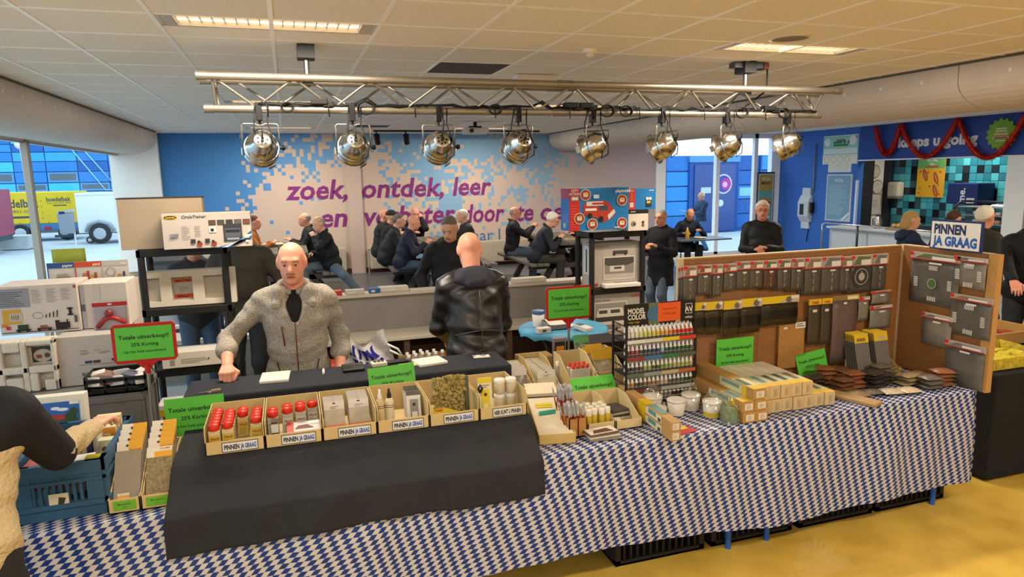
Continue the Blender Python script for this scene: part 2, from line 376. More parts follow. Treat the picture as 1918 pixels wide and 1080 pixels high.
    # hair
    if hair:
        hm_ = HR[hair]; nrm = HRm@np.array([0, .9, -1.0]); nrm /= np.linalg.norm(nrm)
        hp2 = [('e', Hd(0, -.013, .029), hs(.080, .1015, .0945), HRm)]
        if style == 'long': hp2 += [('e', Hd(0, -.06, -.04), hs(.085, .065, .12), HRm)]; ct = [(Hd(0, .05, .07), HRm@np.array([0, 1, -.45])/1.1)]
        elif style == 'full': hp2 = [('e', Hd(0, -.014, .036), hs(.09, .108, .104), HRm)]; ct = [(Hd(0, .06, .075), nrm)]
        elif style == 'fringe': ct = [(Hd(0, -.02, .0), nrm), (Hd(0, 0, .06), HRm@np.array([0, .25, .97]))]
        elif style == 'cap':
            hp2 = [('e', Hd(0, -.014, .04), hs(.088, .108, .098), HRm)]; ct = [(Hd(0, 0, .035), HRm@np.array([0, 0, -1.]))]
        else: ct = [(Hd(0, .055, .072), nrm)]
        sdf_obj('cap' if style == 'cap' else 'hair', t, hp2, min(res, .012), hm_, k=.02, cut=ct, wr=.0025)
    if glasses:
        g = MB(); gm = mat('#2b2622', .35)
        for q in (1, -1):
            g.tube([Hd(q*.033+.021*math.cos(a), .112, .004+.016*math.sin(a)) for a in [2*PI*i/12 for i in range(12)]], .0022*s, gm, 5, True)
            g.tube([Hd(q*.054, .111, .006), Hd(q*.083, .05, .008), Hd(q*.086, -.01, .004)], .002*s, gm, 5)
        g.tube([Hd(-.012, .113, .006), Hd(.012, .113, .006)], .0022*s, gm, 5); g.build('glasses', t)
    if face:
        for q in (1, -1):
            sdf_obj('eye', t, [('e', Hd(q*.031, .082, .006), hs(.013, .0125, .0105), HRm)], .0045, mat('#cfc4b8', .3), k=.001)
            sdf_obj('iris', t, [('e', Hd(q*.031, .0925, .005), hs(.0065, .0035, .0065), HRm)], .002, mat('#33302c', .2), k=.001)
            sdf_obj('eyelid', t, [('c', Hd(q*.031-.012, .091, .0145), Hd(q*.031+.012, .091, .0145), .0042*s, .0042*s)], .003, sk, k=.001)
            sdf_obj('eyebrow', t, [('c', Hd(q*.017, .0985, .0285), Hd(q*.048, .089, .0285), .0042*s, .003*s)], .003, mat('#8a6248', .8), k=.001)
        sdf_obj('lips', t, [('c', Hd(-.022, .099, -.0575), Hd(0, .106, -.056), .0045*s, .0055*s), ('c', Hd(.022, .099, -.0575), Hd(0, .106, -.056), .0045*s, .0055*s), ('c', Hd(-.015, .099, -.066), Hd(.015, .099, -.066), .006*s, .006*s)], .003, mat('#a8685a', .5), k=.004)
    for i, (S, E_, W_) in enumerate(arms):
        D = (W_-E_); D = D if not hd or hd[i] is None else np.array(hd[i])
        hand(t, W_, D, hn[i], 1 if i == 0 else -1, hp[i], .0045 if face else .0075, sk, s)
    return t, T, Hd, arms
# ---------------------------------------------------------------- room shell
YB = 14.25; XL = -2.85; XR = 11.6; YF = -3.2; XI0 = -2.15; XI1 = 5.5
m_floor = mat('#a88734', .36, h2='#c2a047', vs=3.5, det=6, bump=.02, bs=40, spec=.4)
struct('floor', MB().b2((XL-.1, YF, -.1), (15, YB+.2, 0), m_floor))
m_grey = mat('#54585f', .28, var=.15, vs=2.0, spec=.5)
struct('trim_1', MB().b2((-.4, 8.4, .0), (7.6, YB, .16), m_grey).b2((XL, 10.1, .0), (-.4, YB, .16), m_grey))                    # raised grey floor behind the low partition
struct('trim_2', MB().b2((7.6, 6.5, .0), (XR, YB, .012), mat('#8b8e92', .3, var=.1, vs=2)))
ceil_base = struct('ceiling', MB().b2((XL-.3, YF, ZC+.03), (15, YB+.2, ZC+.12), mat('#cdbfa8', .9)))
# ceiling tiles, each a piece of its own, with a thin metal grid between them
m_tile = mat('#ece4d6', .92, var=.05, vs=60, bump=.15, bs=220); m_bar = mat('#fbf8f2', .35)
tm = MB().box((0, 0, .012), (.576, .576, .024), m_tile).mesh('ceiling_tile'); sp = MB().box((0, 0, .012), (.576, .576, .024), mat('#5f5a52', .9, bump=.6, bs=300)).mesh('vent_tile')
GX0 = -.02; GY0 = 4.16; tiles = 0
LIGHTS = [(-.02, 4.31), (3.58, 4.31), (-.02, 12.71), (3.58, 12.71), (-.02, 8.51), (3.58, 8.51)]
used = set()
for lx, ly in LIGHTS:
    r = math.floor((ly-GY0)/.6)
    for dx in (-.3, .3): used.add((round((lx+dx-GX0-.3)/.6), r))
for i in range(-4, 10):
    for j in range(-1, 17):
        x0 = GX0+.6*i; y0 = GY0+.6*j
        if (i, j) in used or x0 > XI1-.05: continue
        ven = (i, j) in ((2, 2), (2, 13))
        t = bpy.data.objects.new('vent_tile' if ven else 'ceiling_tile', sp if ven else tm); COL.objects.link(t); t.parent = ceil_base; t.location = (x0+.3, y0+.3, ZC+random.uniform(-.0012, .0012))
        x1 = min(x0+.6, XI1); x0c = max(x0, XI0)
        if x1-x0c < .599: t.scale = ((x1-x0c-.024)/.576, 1, 1); t.location.x = (x1+x0c)/2
        tiles += 1
for lx, ly in LIGHTS:
    for dx in (-.3, .3):
        t = bpy.data.objects.new('ceiling_tile', tm); COL.objects.link(t); t.parent = ceil_base; t.scale = (1, .48, 1); t.location = (lx+dx, ly+.3, ZC)
g = MB()
for i in range(-3, 10): g.b2((GX0+.6*i-.012, GY0-1.2, ZC-.004), (GX0+.6*i+.012, YB, ZC+.03), m_bar)
for j in range(-2, 17): g.b2((XI0, GY0+.6*j-.012, ZC-.003), (XI1, GY0+.6*j+.012, ZC+.028), m_bar)
g.build('grid_bars', ceil_base)
MB().b2((XI0, YF, ZC), (XI1, GY0-.62, ZC+.03), m_tile).b2((XI1, YF, ZC), (XR+.2, YB, ZC+.03), mat('#e6e2da', .9)).b2((XL-.2, YF, ZC), (XI0, YB, ZC+.03), m_tile).build('plain_panel', ceil_base)
# louvred ceiling lights
def ceiling_light(x, y, label, vis=True):
    t = thing('ceiling_light', label, 'ceiling light', (x, y, ZC)); fr = mat('#c8c2b6', .4); lv = mat('#cfc6b6', .5)
    MB().b2((-.59, -.14, 0), (-.57, .14, .05), fr).b2((.57, -.14, 0), (.59, .14, .05), fr).b2((-.59, -.15, 0), (.59, -.13, .05), fr).b2((-.59, .13, 0), (.59, .15, .05), fr).b2((-.59, -.15, .05), (.59, .15, .06), fr).build('housing', t)
    MB().b2((-.5, -.13, .030), (.5, .13, .034), mat('#fff0da', emit=1.5)).build('lamp_panel', t)
    if vis:
        a = MB()
        for k in range(17): a.b2((-.5+k*.0625-.003, -.13, .018), (-.5+k*.0625+.003, .13, .03), lv)
        a.b2((-.51, -.004, .018), (.51, .004, .03), lv).b2((-.57, -.13, .002), (-.50, .13, .02), mat('#b9b2a4', .4)).b2((.50, -.13, .002), (.57, .13, .02), mat('#b9b2a4', .4)); a.build('louvre', t)
    L = bpy.data.lights.new('lamp', 'AREA'); L.shape = 'RECTANGLE'; L.size = 1.0; L.size_y = .24; L.energy = LAMP_W; L.color = LAMP_COL
    lo = bpy.data.objects.new('lamp', L); COL.objects.link(lo); lo.parent = t; lo.location = (0, 0, -.004)
    return t
for (x, y), l in zip(LIGHTS, ('louvred strip light in the ceiling at upper left, in front of the truss', 'louvred strip light in the ceiling at upper right beside the round speaker', 'far louvred strip light above the blue end of the mural wall', 'far louvred strip light above the middle of the mural wall', 'louvred strip light behind the left half of the truss', 'louvred strip light behind the right half of the truss')):
    ceiling_light(x, y, l)
for x, y in ((-.02, .71), (3.58, .71), (-.02, -1.7), (3.58, -1.7)): ceiling_light(x, y, 'louvred strip light in the ceiling behind the viewer', False)['group'] = 'lights behind the viewer'
for x, y in ((8.2, 3.5), (8.2, 8.0), (8.2, 11.5)): ceiling_light(x, y, 'louvred strip light in the side area before the snack counter', False)['group'] = 'lights before the snack counter'
t = thing('smoke_detector', 'small white smoke detector on the ceiling', 'smoke detector', (2.11, 4.63, ZC)); MB().lathe([(.05, 0), (.05, -.02), (.042, -.026)], mat('#e9e2d6', .5), 20).build('base', t); MB().lathe([(.028, -.026), (.03, -.045), (.015, -.055), (.0, -.055)], mat('#d9d0c0', .5), 16).build('sensor', t)
t = thing('ceiling_speaker', 'round flush speaker grille in the ceiling', 'speaker', (3.26, 3.95, ZC)); MB().lathe([(.135, .0), (.135, -.008), (.115, -.012), (.115, -.004)], mat('#d8cdb9', .5), 32).build('rim', t); MB().lathe([(.115, -.006), (.0, -.01)], mat('#a79b87', .7, bump=.8, bs=500), 32).build('grille', t)
t = thing('emergency_light', 'white box-shaped emergency light above the truss', 'emergency light', (2.14, 5.9, ZC)); MB().b2((-.17, -.06, -.085), (.17, .06, -.002), mat('#e4dccd', .5)).build('housing', t, bevel=.006); MB().b2((-.155, -.064, -.08), (.155, -.05, -.045), mat('#f2e4c8', .3)).build('lens', t)
# walls
m_wall = mat('#d8cdbf', .85, var=.03, vs=3); m_white = mat('#e2ddd4', .7, var=.03, vs=3)
def mural():
    M = bpy.data.materials.new('mural_print'); M.use_nodes = True; nt = M.node_tree; N = nt.nodes.new; L = nt.links.new; b = nt.nodes['Principled BSDF']; b.inputs['Roughness'].default_value = .75
    tc = N('ShaderNodeTexCoord'); sn = N('ShaderNodeVectorMath'); sn.operation = 'SNAP'; sn.inputs[1].default_value = (.072, 9, .072); L(tc.outputs['Object'], sn.inputs[0])
    mp = N('ShaderNodeMapping'); mp.inputs['Scale'].default_value = (1.0, 1, .62); mp.inputs['Location'].default_value = (3.4, 0, 1.7); L(sn.outputs[0], mp.inputs[0])
    n1 = N('ShaderNodeTexNoise'); n1.inputs['Scale'].default_value = 1.15; n1.inputs['Detail'].default_value = 8; n1.inputs['Roughness'].default_value = .86; L(mp.outputs[0], n1.inputs['Vector'])
    sx = N('ShaderNodeSeparateXYZ'); L(sn.outputs[0], sx.inputs[0])
    rg = N('ShaderNodeMapRange'); rg.inputs[1].default_value = -2.2; rg.inputs[2].default_value = 8.2; L(sx.outputs[0], rg.inputs[0])
    cr = N('ShaderNodeValToRGB'); e = cr.color_ramp.elements
    pts = [(-2.2, .95), (-1.7, .8), (-1.1, .58), (-.5, .51), (.2, .46), (1.0, .41), (1.6, .45), (2.4, .51), (3.2, .54), (4.4, .51), (5.6, .48), (6.3, .36), (8.2, .05)]
    while len(e) < len(pts): e.new(.5)
    for q, (x, v) in zip(e, pts): q.position = (x+2.2)/10.4; q.color = (v, v, v, 1)
    L(rg.outputs[0], cr.inputs[0])
    zr = N('ShaderNodeMapRange'); zr.inputs[1].default_value = .2; zr.inputs[2].default_value = 2.6; zr.inputs[3].default_value = -.09; zr.inputs[4].default_value = .05; L(sx.outputs[2], zr.inputs[0])
    a1 = N('ShaderNodeMath'); a1.operation = 'ADD'; L(n1.outputs['Fac'], a1.inputs[0]); L(cr.outputs[0], a1.inputs[1])
    a2 = N('ShaderNodeMath'); a2.operation = 'ADD'; L(a1.outputs[0], a2.inputs[0]); L(zr.outputs[0], a2.inputs[1])
    wn = N('ShaderNodeTexWhiteNoise'); wn.noise_dimensions = '3D'; L(sn.outputs[0], wn.inputs['Vector']); wm = N('ShaderNodeMath'); wm.operation = 'MULTIPLY_ADD'; wm.inputs[1].default_value = .10; wm.inputs[2].default_value = -.05; L(wn.outputs['Value'], wm.inputs[0])
    m2 = N('ShaderNodeMapping'); m2.inputs['Scale'].default_value = (6.5, 1, .5); L(sn.outputs[0], m2.inputs[0]); n3 = N('ShaderNodeTexNoise'); n3.inputs['Scale'].default_value = 1.0; L(m2.outputs[0], n3.inputs['Vector']); n4 = N('ShaderNodeMath'); n4.operation = 'MULTIPLY_ADD'; n4.inputs[1].default_value = .3; n4.inputs[2].default_value = -.15; L(n3.outputs['Fac'], n4.inputs[0])
    xr = N('ShaderNodeMapRange'); xr.inputs[1].default_value = 2.8; xr.inputs[2].default_value = 4.2; L(sx.outputs[0], xr.inputs[0]); n5 = N('ShaderNodeMath'); n5.operation = 'MULTIPLY'; L(n4.outputs[0], n5.inputs[0]); L(xr.outputs[0], n5.inputs[1])
    a3 = N('ShaderNodeMath'); a3.operation = 'ADD'; L(a2.outputs[0], a3.inputs[0]); L(wm.outputs[0], a3.inputs[1]); a4 = N('ShaderNodeMath'); a4.operation = 'ADD'; L(a3.outputs[0], a4.inputs[0]); L(n5.outputs[0], a4.inputs[1])
    st = N('ShaderNodeMath'); st.operation = 'GREATER_THAN'; st.inputs[1].default_value = 1.0; L(a4.outputs[0], st.inputs[0])
    bl = N('ShaderNodeValToRGB'); be = bl.color_ramp.elements; be[0].color = lin('#3f83c6'); be[1].color = lin('#a4c3d6'); be.new(.13).color = lin('#4b90d0'); be.new(.34).color = lin('#7fb2dc'); L(rg.outputs[0], bl.inputs[0])
    bs = N('ShaderNodeValToRGB'); q = bs.color_ramp.elements; q[0].color = lin('#d9bfae'); q[1].color = lin('#c3b4bf'); q.new(.55).color = lin('#dcc3af'); L(rg.outputs[0], bs.inputs[0])
    mx = N('ShaderNodeMix'); mx.data_type = 'RGBA'; L(st.outputs[0], mx.inputs[0]); L(bs.outputs[0], mx.inputs[6]); L(bl.outputs[0], mx.inputs[7]); L(mx.outputs[2], b.inputs['Base Color']); return M
ALB = .74
wb = struct('wall_back', MB().b2((-2.2, YB, 0), (8.15, YB+.2, ZC), mural()))
MB().b2((1.16, YB-.05, .16), (1.44, YB, ZC), mat('#d6bfb1', .75)).build('pilaster', wb)
pw = Print((0, YB-.002, 0)); pu = '#7a2a6e'; ALB = 1.0
for tx, x, z_, w_, sz in (('zoek,', -.04, 1.69, 1.2, .54), ('ontdek,', 1.44, 1.69, 1.70, .54), ('leer', 3.33, 1.69, .86, .54), ('en', .59, 1.13, .54, .54), ('verbeter', 1.46, 1.13, 1.92, .54), ('door', 3.53, 1.11, .94, .54), ('te', 4.74, 1.10, .40, .54), ('oefenen', 5.30, 1.10, 1.75, .54)):
    pw.t(x, z_, tx, sz, pu, .024, shear=.18, fit=w_)
pw.t(3.58, .70, 'naar J', .36, '#3f6c9c', 0.0, fit=.78); pw.build('lettering', wb)
struct('wall_left', MB().b2((XL-.15, YB-.12, 0), (-2.2, YB+.2, ZC), m_white).b2((XL-.15, YF, 0), (XL, -2.8, ZC), m_white).b2((XL-.15, -2.8, 2.58), (XL, YB, ZC), m_white))
struct('wall_front', MB().b2((XL-.1, YF-.2, 0), (15, YF, ZC), m_wall))
struct('baseboard_back', MB().b2((-2.2, YB-.02, .16), (8.1, YB, .26), mat('#5b2b20', .6)))
# left window: full-height panes and posts
m_post = mat('#9a9184', .4, metal=.3)
wl = struct('window_1', MB().b2((XL-.12, -2.8, 0), (XL, YB-.12, .08), mat('#dfe6ea', .5)).b2((XL-.08, -2.8, 2.565), (XL, YB-.12, 2.6), m_post))
for yy in (-.2, 3.05, 6.25, 9.45): MB().b2((XL-.045, yy-.04, 0), (XL+.02, yy+.05, 2.6), m_post).b2((XL-.02, yy+.05, 0), (XL+.02, yy+.062, 2.6), mat('#24221f', .6)).build('post', wl)
for a, b in ((-2.8, -.25), (-.15, 3.0), (3.1, 6.2), (6.3, 9.4), (9.5, YB-.12)): MB().b2((XL-.075, a, .08), (XL-.065, b, 2.565), clear('#dff1ff', .02, .06)).build('pane', wl)
# rounded service ducts along the ceiling on both sides
def duct(name, xin, sgn, y0, y1, label):
    t = struct(name, MB().b2((xin-.012*sgn, y0, ZC-.02), (xin+.012*sgn, y1, ZC+.01), mat('#5a544c', .6)))
    pts = [(0, 0), (0, -.14)]+[(.42*(1-math.cos(a)), -.14-.24*math.sin(a)) for a in [PI/2*i/8 for i in range(1, 9)]]+[(.62, -.375), (.72, -.36), (.72, 0)]
    mm = mat('#c9bcae', .6, var=.04, vs=3); n = len(pts); cuts = [y0]+[y0+3.05*k for k in range(1, 9) if y0+3.05*k < y1]+[y1]
    for a, b in zip(cuts[:-1], cuts[1:]):
        q = MB(); v = [(xin-sgn*p[0], yy, ZC+p[1]) for yy in (a+.004, b-.004) for p in pts]
        f = [(i, (i+1) % n, n+(i+1) % n, n+i) for i in range(n)]+[tuple(range(n)), tuple(range(2*n-1, n-1, -1))]
        if sgn > 0: f = [tuple(reversed(x)) for x in f]
        q.add(v, f, mm); s_ = q.build('duct_shell', t)
        k = 0
        yy = a+.35
        while yy < b-.2:
            MB().cyl((xin-sgn*-.0005, yy, ZC-.12), (xin+sgn*.006, yy, ZC-.12), .016, mat('#e8dfd2', .4), n=10).build('fixing', s_); yy += .45
    return t
duct('trim_3', XI0, 1, 2.9, 13.75, ''); duct('trim_4', XI1, -1, 1.5, 14.2, '')
# right glazed wall
m_fr = mat('#dfe4e8', .5)
wr_ = struct('window_2', MB().b2((8.15, YB-.06, 0), (8.4, YB+.12, ZC), m_fr).b2((8.4, YB-.04, 0), (11.6, YB+.1, .16), m_fr).b2((8.4, YB-.04, 2.86), (11.6, YB+.1, ZC), m_fr).b2((10.85, YB-.04, .1), (10.95, YB+.06, ZC), m_fr))
MB().b2((9.78, YB-.04, .1), (9.88, YB+.08, 2.86), m_fr).build('mullion', wr_); MB().b2((11.35, YB-.05, 0), (11.6, YB+.1, ZC), mat('#e9eef2', .5)).build('mullion', wr_)
for a, b in ((8.4, 9.78), (9.88, 10.85), (10.95, 11.35)): MB().b2((a, YB+.02, .16), (b, YB+.03, 2.86), clear('#cfe8ff', .02, .08)).build('pane', wr_)
# blue wall with the snack counter opening
m_blue = mat('#2f5fae', .55, var=.04, vs=2); m_navy = mat('#1d3f8a', .5)
wr2 = struct('wall_right', MB().b2((XR, 11.75, 0), (XR+.15, YB, ZC), m_blue).b2((XR, 4.0, 2.27), (XR+.15, 11.75, ZC), m_navy).b2((XR, YF, 0), (XR+.15, 4.0, ZC), m_white).b2((XR-.06, 8.15, 0), (XR+.2, 8.5, 2.27), mat('#cfd2d4', .6)).b2((XR, 4.0, 0), (XR+.1, 8.2, 1.1), m_navy))
MB().b2((XR-.02, 8.5, 2.25), (XR+.16, 11.75, 2.275), mat('#c8d2e4', .4)).build('opening_trim', wr2)
MB().b2((XR-.03, 11.72, .6), (XR+.02, 11.76, 1.85), mat('#c9d3de', .3, metal=.5)).build('door_edge', wr2)
struct('wall_kiosk', MB().b2((12.27, 12.2, 0), (12.95, 12.35, ZC), m_white).b2((12.9, 4, 0), (13.0, 12.35, ZC), mat('#26333a', .6)).b2((12.78, 12.05, 0), (12.9, 12.2, ZC), mat('#20262b', .5)).b2((XR+.15, 12.0, 0), (12.3, 12.35, ZC), mat('#23262b', .5)))
tw = struct('trim_5', MB().b2((12.885, 8.1, .75), (12.9, 12.05, 2.4), mat('#1b2426', .8)))
tcol = [mat(h, .22, spec=.5) for h in ('#2f7f8c', '#3b94a0', '#256a78', '#12161a', '#31505e', '#4aa3ac', '#1a2a30')]
tmesh = [MB().box((0, 0, 0), (.012, .142, .142), c).mesh('wall_tile') for c in tcol]
for i in range(26):
    for j in range(11):
        t = bpy.data.objects.new('wall_tile', random.choice(tmesh)); COL.objects.link(t); t.parent = tw; t.location = (12.88, 8.2+i*.15, .84+j*.15)
ALB = .72
# ---------------------------------------------------------------- lighting truss with eight par cans
m_alu = mat('#a9a091', .42, metal=.8, var=.06, vs=10); m_blk = mat('#141312', .5); m_cab = mat('#0e0d0d', .55)
TX0, TX1 = -.44, 4.45
tr = thing('lighting_truss', 'silver aluminium lighting truss hanging across the room below the ceiling', 'truss', (0, 0, 2.53))
def rel(p): return (p[0], p[1], p[2]-2.53)
for yy, zz, a, b in ((4.80, 2.745, TX0-.02, TX1+.02), (5.0, 2.745, TX0-.02, TX1), (4.91, 2.555, TX0, TX1-.08)):
    q = MB().cyl(rel((a, yy, zz)), rel((b, yy, zz)), .0255, m_alu, n=16)
    for e in (a, b): q.cyl(rel((e-.03, yy, zz)), rel((e+.03, yy, zz)), .029, m_alu, n=16)
    q.cyl(rel((1.93, yy, zz)), rel((2.05, yy, zz)), .029, mat('#9d9384', .3, metal=.8), n=16); q.build('chord', tr)
for yy, ph in ((4.80, 0), (5.0, .125)):
    x = TX0+.05+ph
    k = 0
    while x+.22 < TX1-.05:
        u, d = rel((x, yy, 2.735)), rel((x+.23, 4.91, 2.57))
        if k % 2: u, d = rel((x+.23, yy, 2.735)), rel((x, 4.91, 2.57))
        MB().cyl(u, d, .0085, m_alu, n=8).build('brace', tr); x += .245; k += 1
for x in (TX0+.04, TX1-.13): MB().cyl(rel((x, 4.8, 2.74)), rel((x, 4.91, 2.56)), .009, m_alu, n=8).cyl(rel((x, 5.0, 2.74)), rel((x+.02, 4.91, 2.56)), .009, m_alu, n=8).build('end_brace', tr)
for x, d in ((.18, 0), (3.62, 1)):
    q = MB().b2((x-.055, 4.83, ZC-.09-2.53), (x+.055, 4.97, ZC-2.53), mat('#2a2a2c', .5)).cyl(rel((x, 4.9, ZC-.09)), rel((x, 4.9, 2.70)), .018, mat('#8e8a84', .3, metal=.9)).b2((x-.035, 4.86, .18), (x+.035, 4.94, .22), mat('#8e8a84', .3, metal=.9))
    if d: q.b2((x-.13, 4.86, ZC-.05-2.53), (x+.17, 4.94, ZC-.01-2.53), mat('#4b4b4f', .4)).b2((x+.14, 4.85, ZC-.055-2.53), (x+.19, 4.95, ZC-.01-2.53), mat('#5a2a2a', .5))
    q.build('ceiling_clamp', tr)
# cable run along the bottom chord
rnd = random.Random(3); pts = []
for i in range(60):
    x = TX0+.3+i*(4.55/60); pts.append(rel((x, 4.885+rnd.uniform(-.015, .02), 2.585+rnd.uniform(-.006, .008)+(.03 if i % 17 == 9 else 0))))
MB().tube(pts, .008, m_cab).build('power_cable', tr); MB().tube([(p[0]+.02, p[1]+.012, p[2]+.006+rnd.uniform(-.01, .01)) for p in pts], .007, m_cab).build('power_cable', tr)
for i in range(22):
    x = TX0+.35+i*.195
    if i % 3 != 1: MB().tube([rel((x, 4.87, 2.60)), rel((x+.004, 4.872, 2.56)), rel((x+.007, 4.875, 2.505))], .004, m_cab, 5).build('cable_tie', tr)
for x in (.25, 2.08, 2.2, 3.86): MB().b2((x-.06, 4.86, .055), (x+.05, 4.93, .095), m_blk).b2((x+.02, 4.87, .04), (x+.09, 4.92, .08), m_blk).build('socket_block', tr, bevel=.006)
for x, rr in ((.04, .035), (.55, .05), (1.47, .04), (2.36, .05), (2.52, .045), (3.57, .05), (3.98, .045)):
    q = MB()
    for k in range(3): q.tube([rel((x+rr*(1+.08*k)*math.cos(a), 4.865-.006*k, 2.565+rr*.85*math.sin(a))) for a in [2*PI*i/18 for i in range(18)]], .0055, m_cab, 6, True)
    q.build('coiled_cable', tr)
MB().tube([rel((3.83, 4.9, ZC)), rel((3.835, 4.9, 2.80)), rel((3.82, 4.9, 2.74)), rel((3.7, 4.9, 2.66)), rel((3.6, 4.9, 2.6))], .007, m_cab).build('power_cable', tr)
m_chr = mat('#dcdad6', .22, metal=1.0); m_chr2 = mat('#d0d2d4', .25, metal=1.0)
where = ['at the left end of the truss', 'second from the left on the truss', 'third from the left on the truss', 'fourth from the left on the truss', 'fourth from the right on the truss', 'third from the right on the truss', 'second from the right on the truss', 'at the right end of the truss']
yaws = [6, 2, 0, 6, 42, 40, 34, 38]
for k in range(8):
    x = -.14+.6*k; t = thing('par_can', 'polished chrome par can spotlight hanging '+where[k], 'spotlight', (x, 4.91, 2.51), 0, 'par cans on the truss')
    MB().b2((-.02, -.03, -.03), (.02, .03, .085), m_blk).cyl((0, 0, -.03), (0, 0, -.055), .009, m_blk).build('hook_clamp', t, bevel=.004)
    yw = math.radians(yaws[k]); Ry = Matrix.Rotation(yw, 4, 'Z')
    P = lambda q: Ry @ Vector(q)
    w_ = .115
    MB().tube([P((-w_, 0, -.205)), P((-w_, 0, -.06)), P((-w_+.012, 0, -.05)), P((-.03, 0, -.05)), P((-.02, 0, -.058)), P((.02, 0, -.058)), P((.03, 0, -.05)), P((w_-.012, 0, -.05)), P((w_, 0, -.06)), P((w_, 0, -.205))], .0055, mat('#a9a49a', .3, metal=.9), 8).build('yoke', t)
    # lamp body: axis along local +Z of the lathe, dome (rear) at z<0 ; rear faces the camera
    til = math.radians(-113)
    M = Matrix.Translation((0, 0, -.205)) @ Ry @ Matrix.Rotation(til, 4, 'X')
    MB().lathe([(.0, -.118), (.05, -.116), (.056, -.112), (.06, -.104), (.082, -.086), (.098, -.058), (.105, -.03), (.108, 0), (.108, .06), (.112, .062), (.112, .07), (.1, .07), (.098, .0)], m_chr, 32, M).build('lamp_body', t)
    MB().lathe([(.1095, -.012), (.1125, -.01), (.1125, -.002), (.1095, 0)], m_chr2, 32, M).build('body_ring', t)
    v = MB()
    for i in range(7):
        a = 2*PI*i/7; r = .03 if i < 6 else 0
        v.lathe([(.0085, -.1185), (.0, -.1195)], m_blk, 8, M @ Matrix.Translation((r*math.cos(a), r*math.sin(a), 0)))
    v.cyl(M @ Vector((0, .0, -.12)), M @ Vector((0, 0, -.135)), .013, m_blk, n=10); v.build('rear_vents', t)
    for a in (90, 200, 330):
        a = math.radians(a); MB().box((0, 0, 0), (.05, .003, .035), mat('#8f897e', .4, metal=.7)).build('filter_clip', t).matrix_local = M @ Matrix.Rotation(a, 4, 'Z') @ Matrix.Translation((0, .122, .07))
    MB().cyl(P((w_-.01, 0, -.205)), P((w_+.03, 0, -.205)), .011, m_blk, n=10).cyl(P((w_+.015, 0, -.205)), P((w_+.035, 0, -.205)), .02, m_blk, r1=.014, n=8).build('tilt_knob', t)
    b = M @ Vector((0, 0, -.14)); c = M @ Vector((.06, -.04, -.115)); s_ = rnd.uniform(-.06, .06)
    MB().tube([(-.02+s_*.4, -.03, .06), (-.02+s_, -.04, -.03), (-.03+s_, -.05, -.10), tuple(b+Vector((0, -.012, .06))), tuple(b)], .005, m_cab).build('lamp_cable', t)
    MB().tube([(.06, -.02, .06), (.05, -.04, -.05), (.07, -.07, -.13), (.09, -.10, -.2), (.08, -.11, -.27), (.02, -.12, -.30), tuple(c)], .005, m_cab).build('lamp_cable', t)
# track with small black spots and projector in front of the mural
t = thing('track_light', 'black ceiling track with small black spotlights before the mural', 'track light', (3.26, 13.2, ZC))
MB().b2((-1.65, -.02, -.035), (1.65, .02, 0), m_blk).build('rail', t)
for x in (-1.6, -1.05, 1.0):
    MB().b2((x-.012, -.012, -.12), (x+.012, .012, -.03), m_blk).cyl((x, -.05, -.10), (x+.03, .07, -.24), .055, m_blk, n=14).build('spot', t)
t = thing('projector', 'white ceiling projector on a bracket behind the truss', 'projector', (3.02, 11.15, ZC)); MB().cyl((0, 0, 0), (0, 0, -.08), .03, m_blk).b2((-.1, -.05, -.1), (.1, .05, -.07), m_blk).build('bracket', t)
MB().b2((-.2, -.14, -.2), (.2, .14, -.1), mat('#d8d3c8', .5)).build('housing', t, bevel=.02); MB().cyl((-.1, -.145, -.15), (-.1, -.16, -.15), .035, m_blk, n=14).build('lens', t)
# ---------------------------------------------------------------- outside, left
struct('ground', MB().b2((-40, -10, -.12), (XL-.15, 60, -.02), mat('#b9c2c6', .8, var=.06, vs=.6)).b2((XL-.15, YB+.2, -.12), (40, 60, -.02), mat('#c3cbd0', .8, var=.06, vs=.6)))
bl = thing('office_building', 'blue panelled building with strip windows behind the parked trailers', 'building', (-9, 40, 0)); SC = 40/27
MB().b2((-14, .1, 0), (9, 6, 9), mat('#2a77c4', .5)).build('wall', bl)
pc = [mat(h, .45) for h in ('#1f74c8', '#2f93dc', '#46c4ee', '#1a63b4', '#3aa9e6', '#2a85d2')]; rows = [.4, 1.2, 1.8, 2.1, 2.47, 2.81, 3.12, 3.38, 3.66, 3.95, 4.3]; zz = [2.1+(z-2.1)*SC for z in rows]
for i in range(-7, 6):
    x0 = (-7.64+.93*i)*SC+9; x1 = x0+.93*SC
    for j in range(len(zz)-1):
        if zz[j] < 0: continue
        if j in (3, 2) and (i+j) % 2 == 1 and i < 4:
            fr = MB().b2((x0+.03, -.01, zz[j]+.03), (x1-.03, .1, zz[j+1]-.03), mat('#5a9fd0', .5)).build('window', bl); MB().b2((x0+.12, -.02, zz[j]+.12), (x1-.12, -.011, zz[j+1]-.1), mat('#4d5f68', .15, spec=.6)).build('pane', fr)
        else: MB().b2((x0+.02, 0, zz[j]+.02), (x1-.02, .1, zz[j+1]-.02), random.choice(pc)).build('panel', bl)
ol = mat('#9fd6f2', .5)
for x, y0, h, w_ in ((-1.2, 3.9, 2.2, 1.4), (1.9, 3.7, 2.0, 1.5), (3.4, 4.0, 2.2, 1.2)): MB().tube([(x, -.05, y0), (x+w_, -.05, y0-h), (x+w_+.7, -.05, y0-h), (x+w_+.7, -.05, y0-h-.4), (x-.4, -.05, y0-h-.4)], .03, ol, 5).tube([(x+.5, -.05, y0), (x+w_+.4, -.05, y0-h+.3)], .03, ol, 5).build('outline_ornament', bl)
S2 = 27/19.0; zt = lambda z: 2.1+(z-2.1)*S2
m_tyre = mat('#1d1f22', .8)
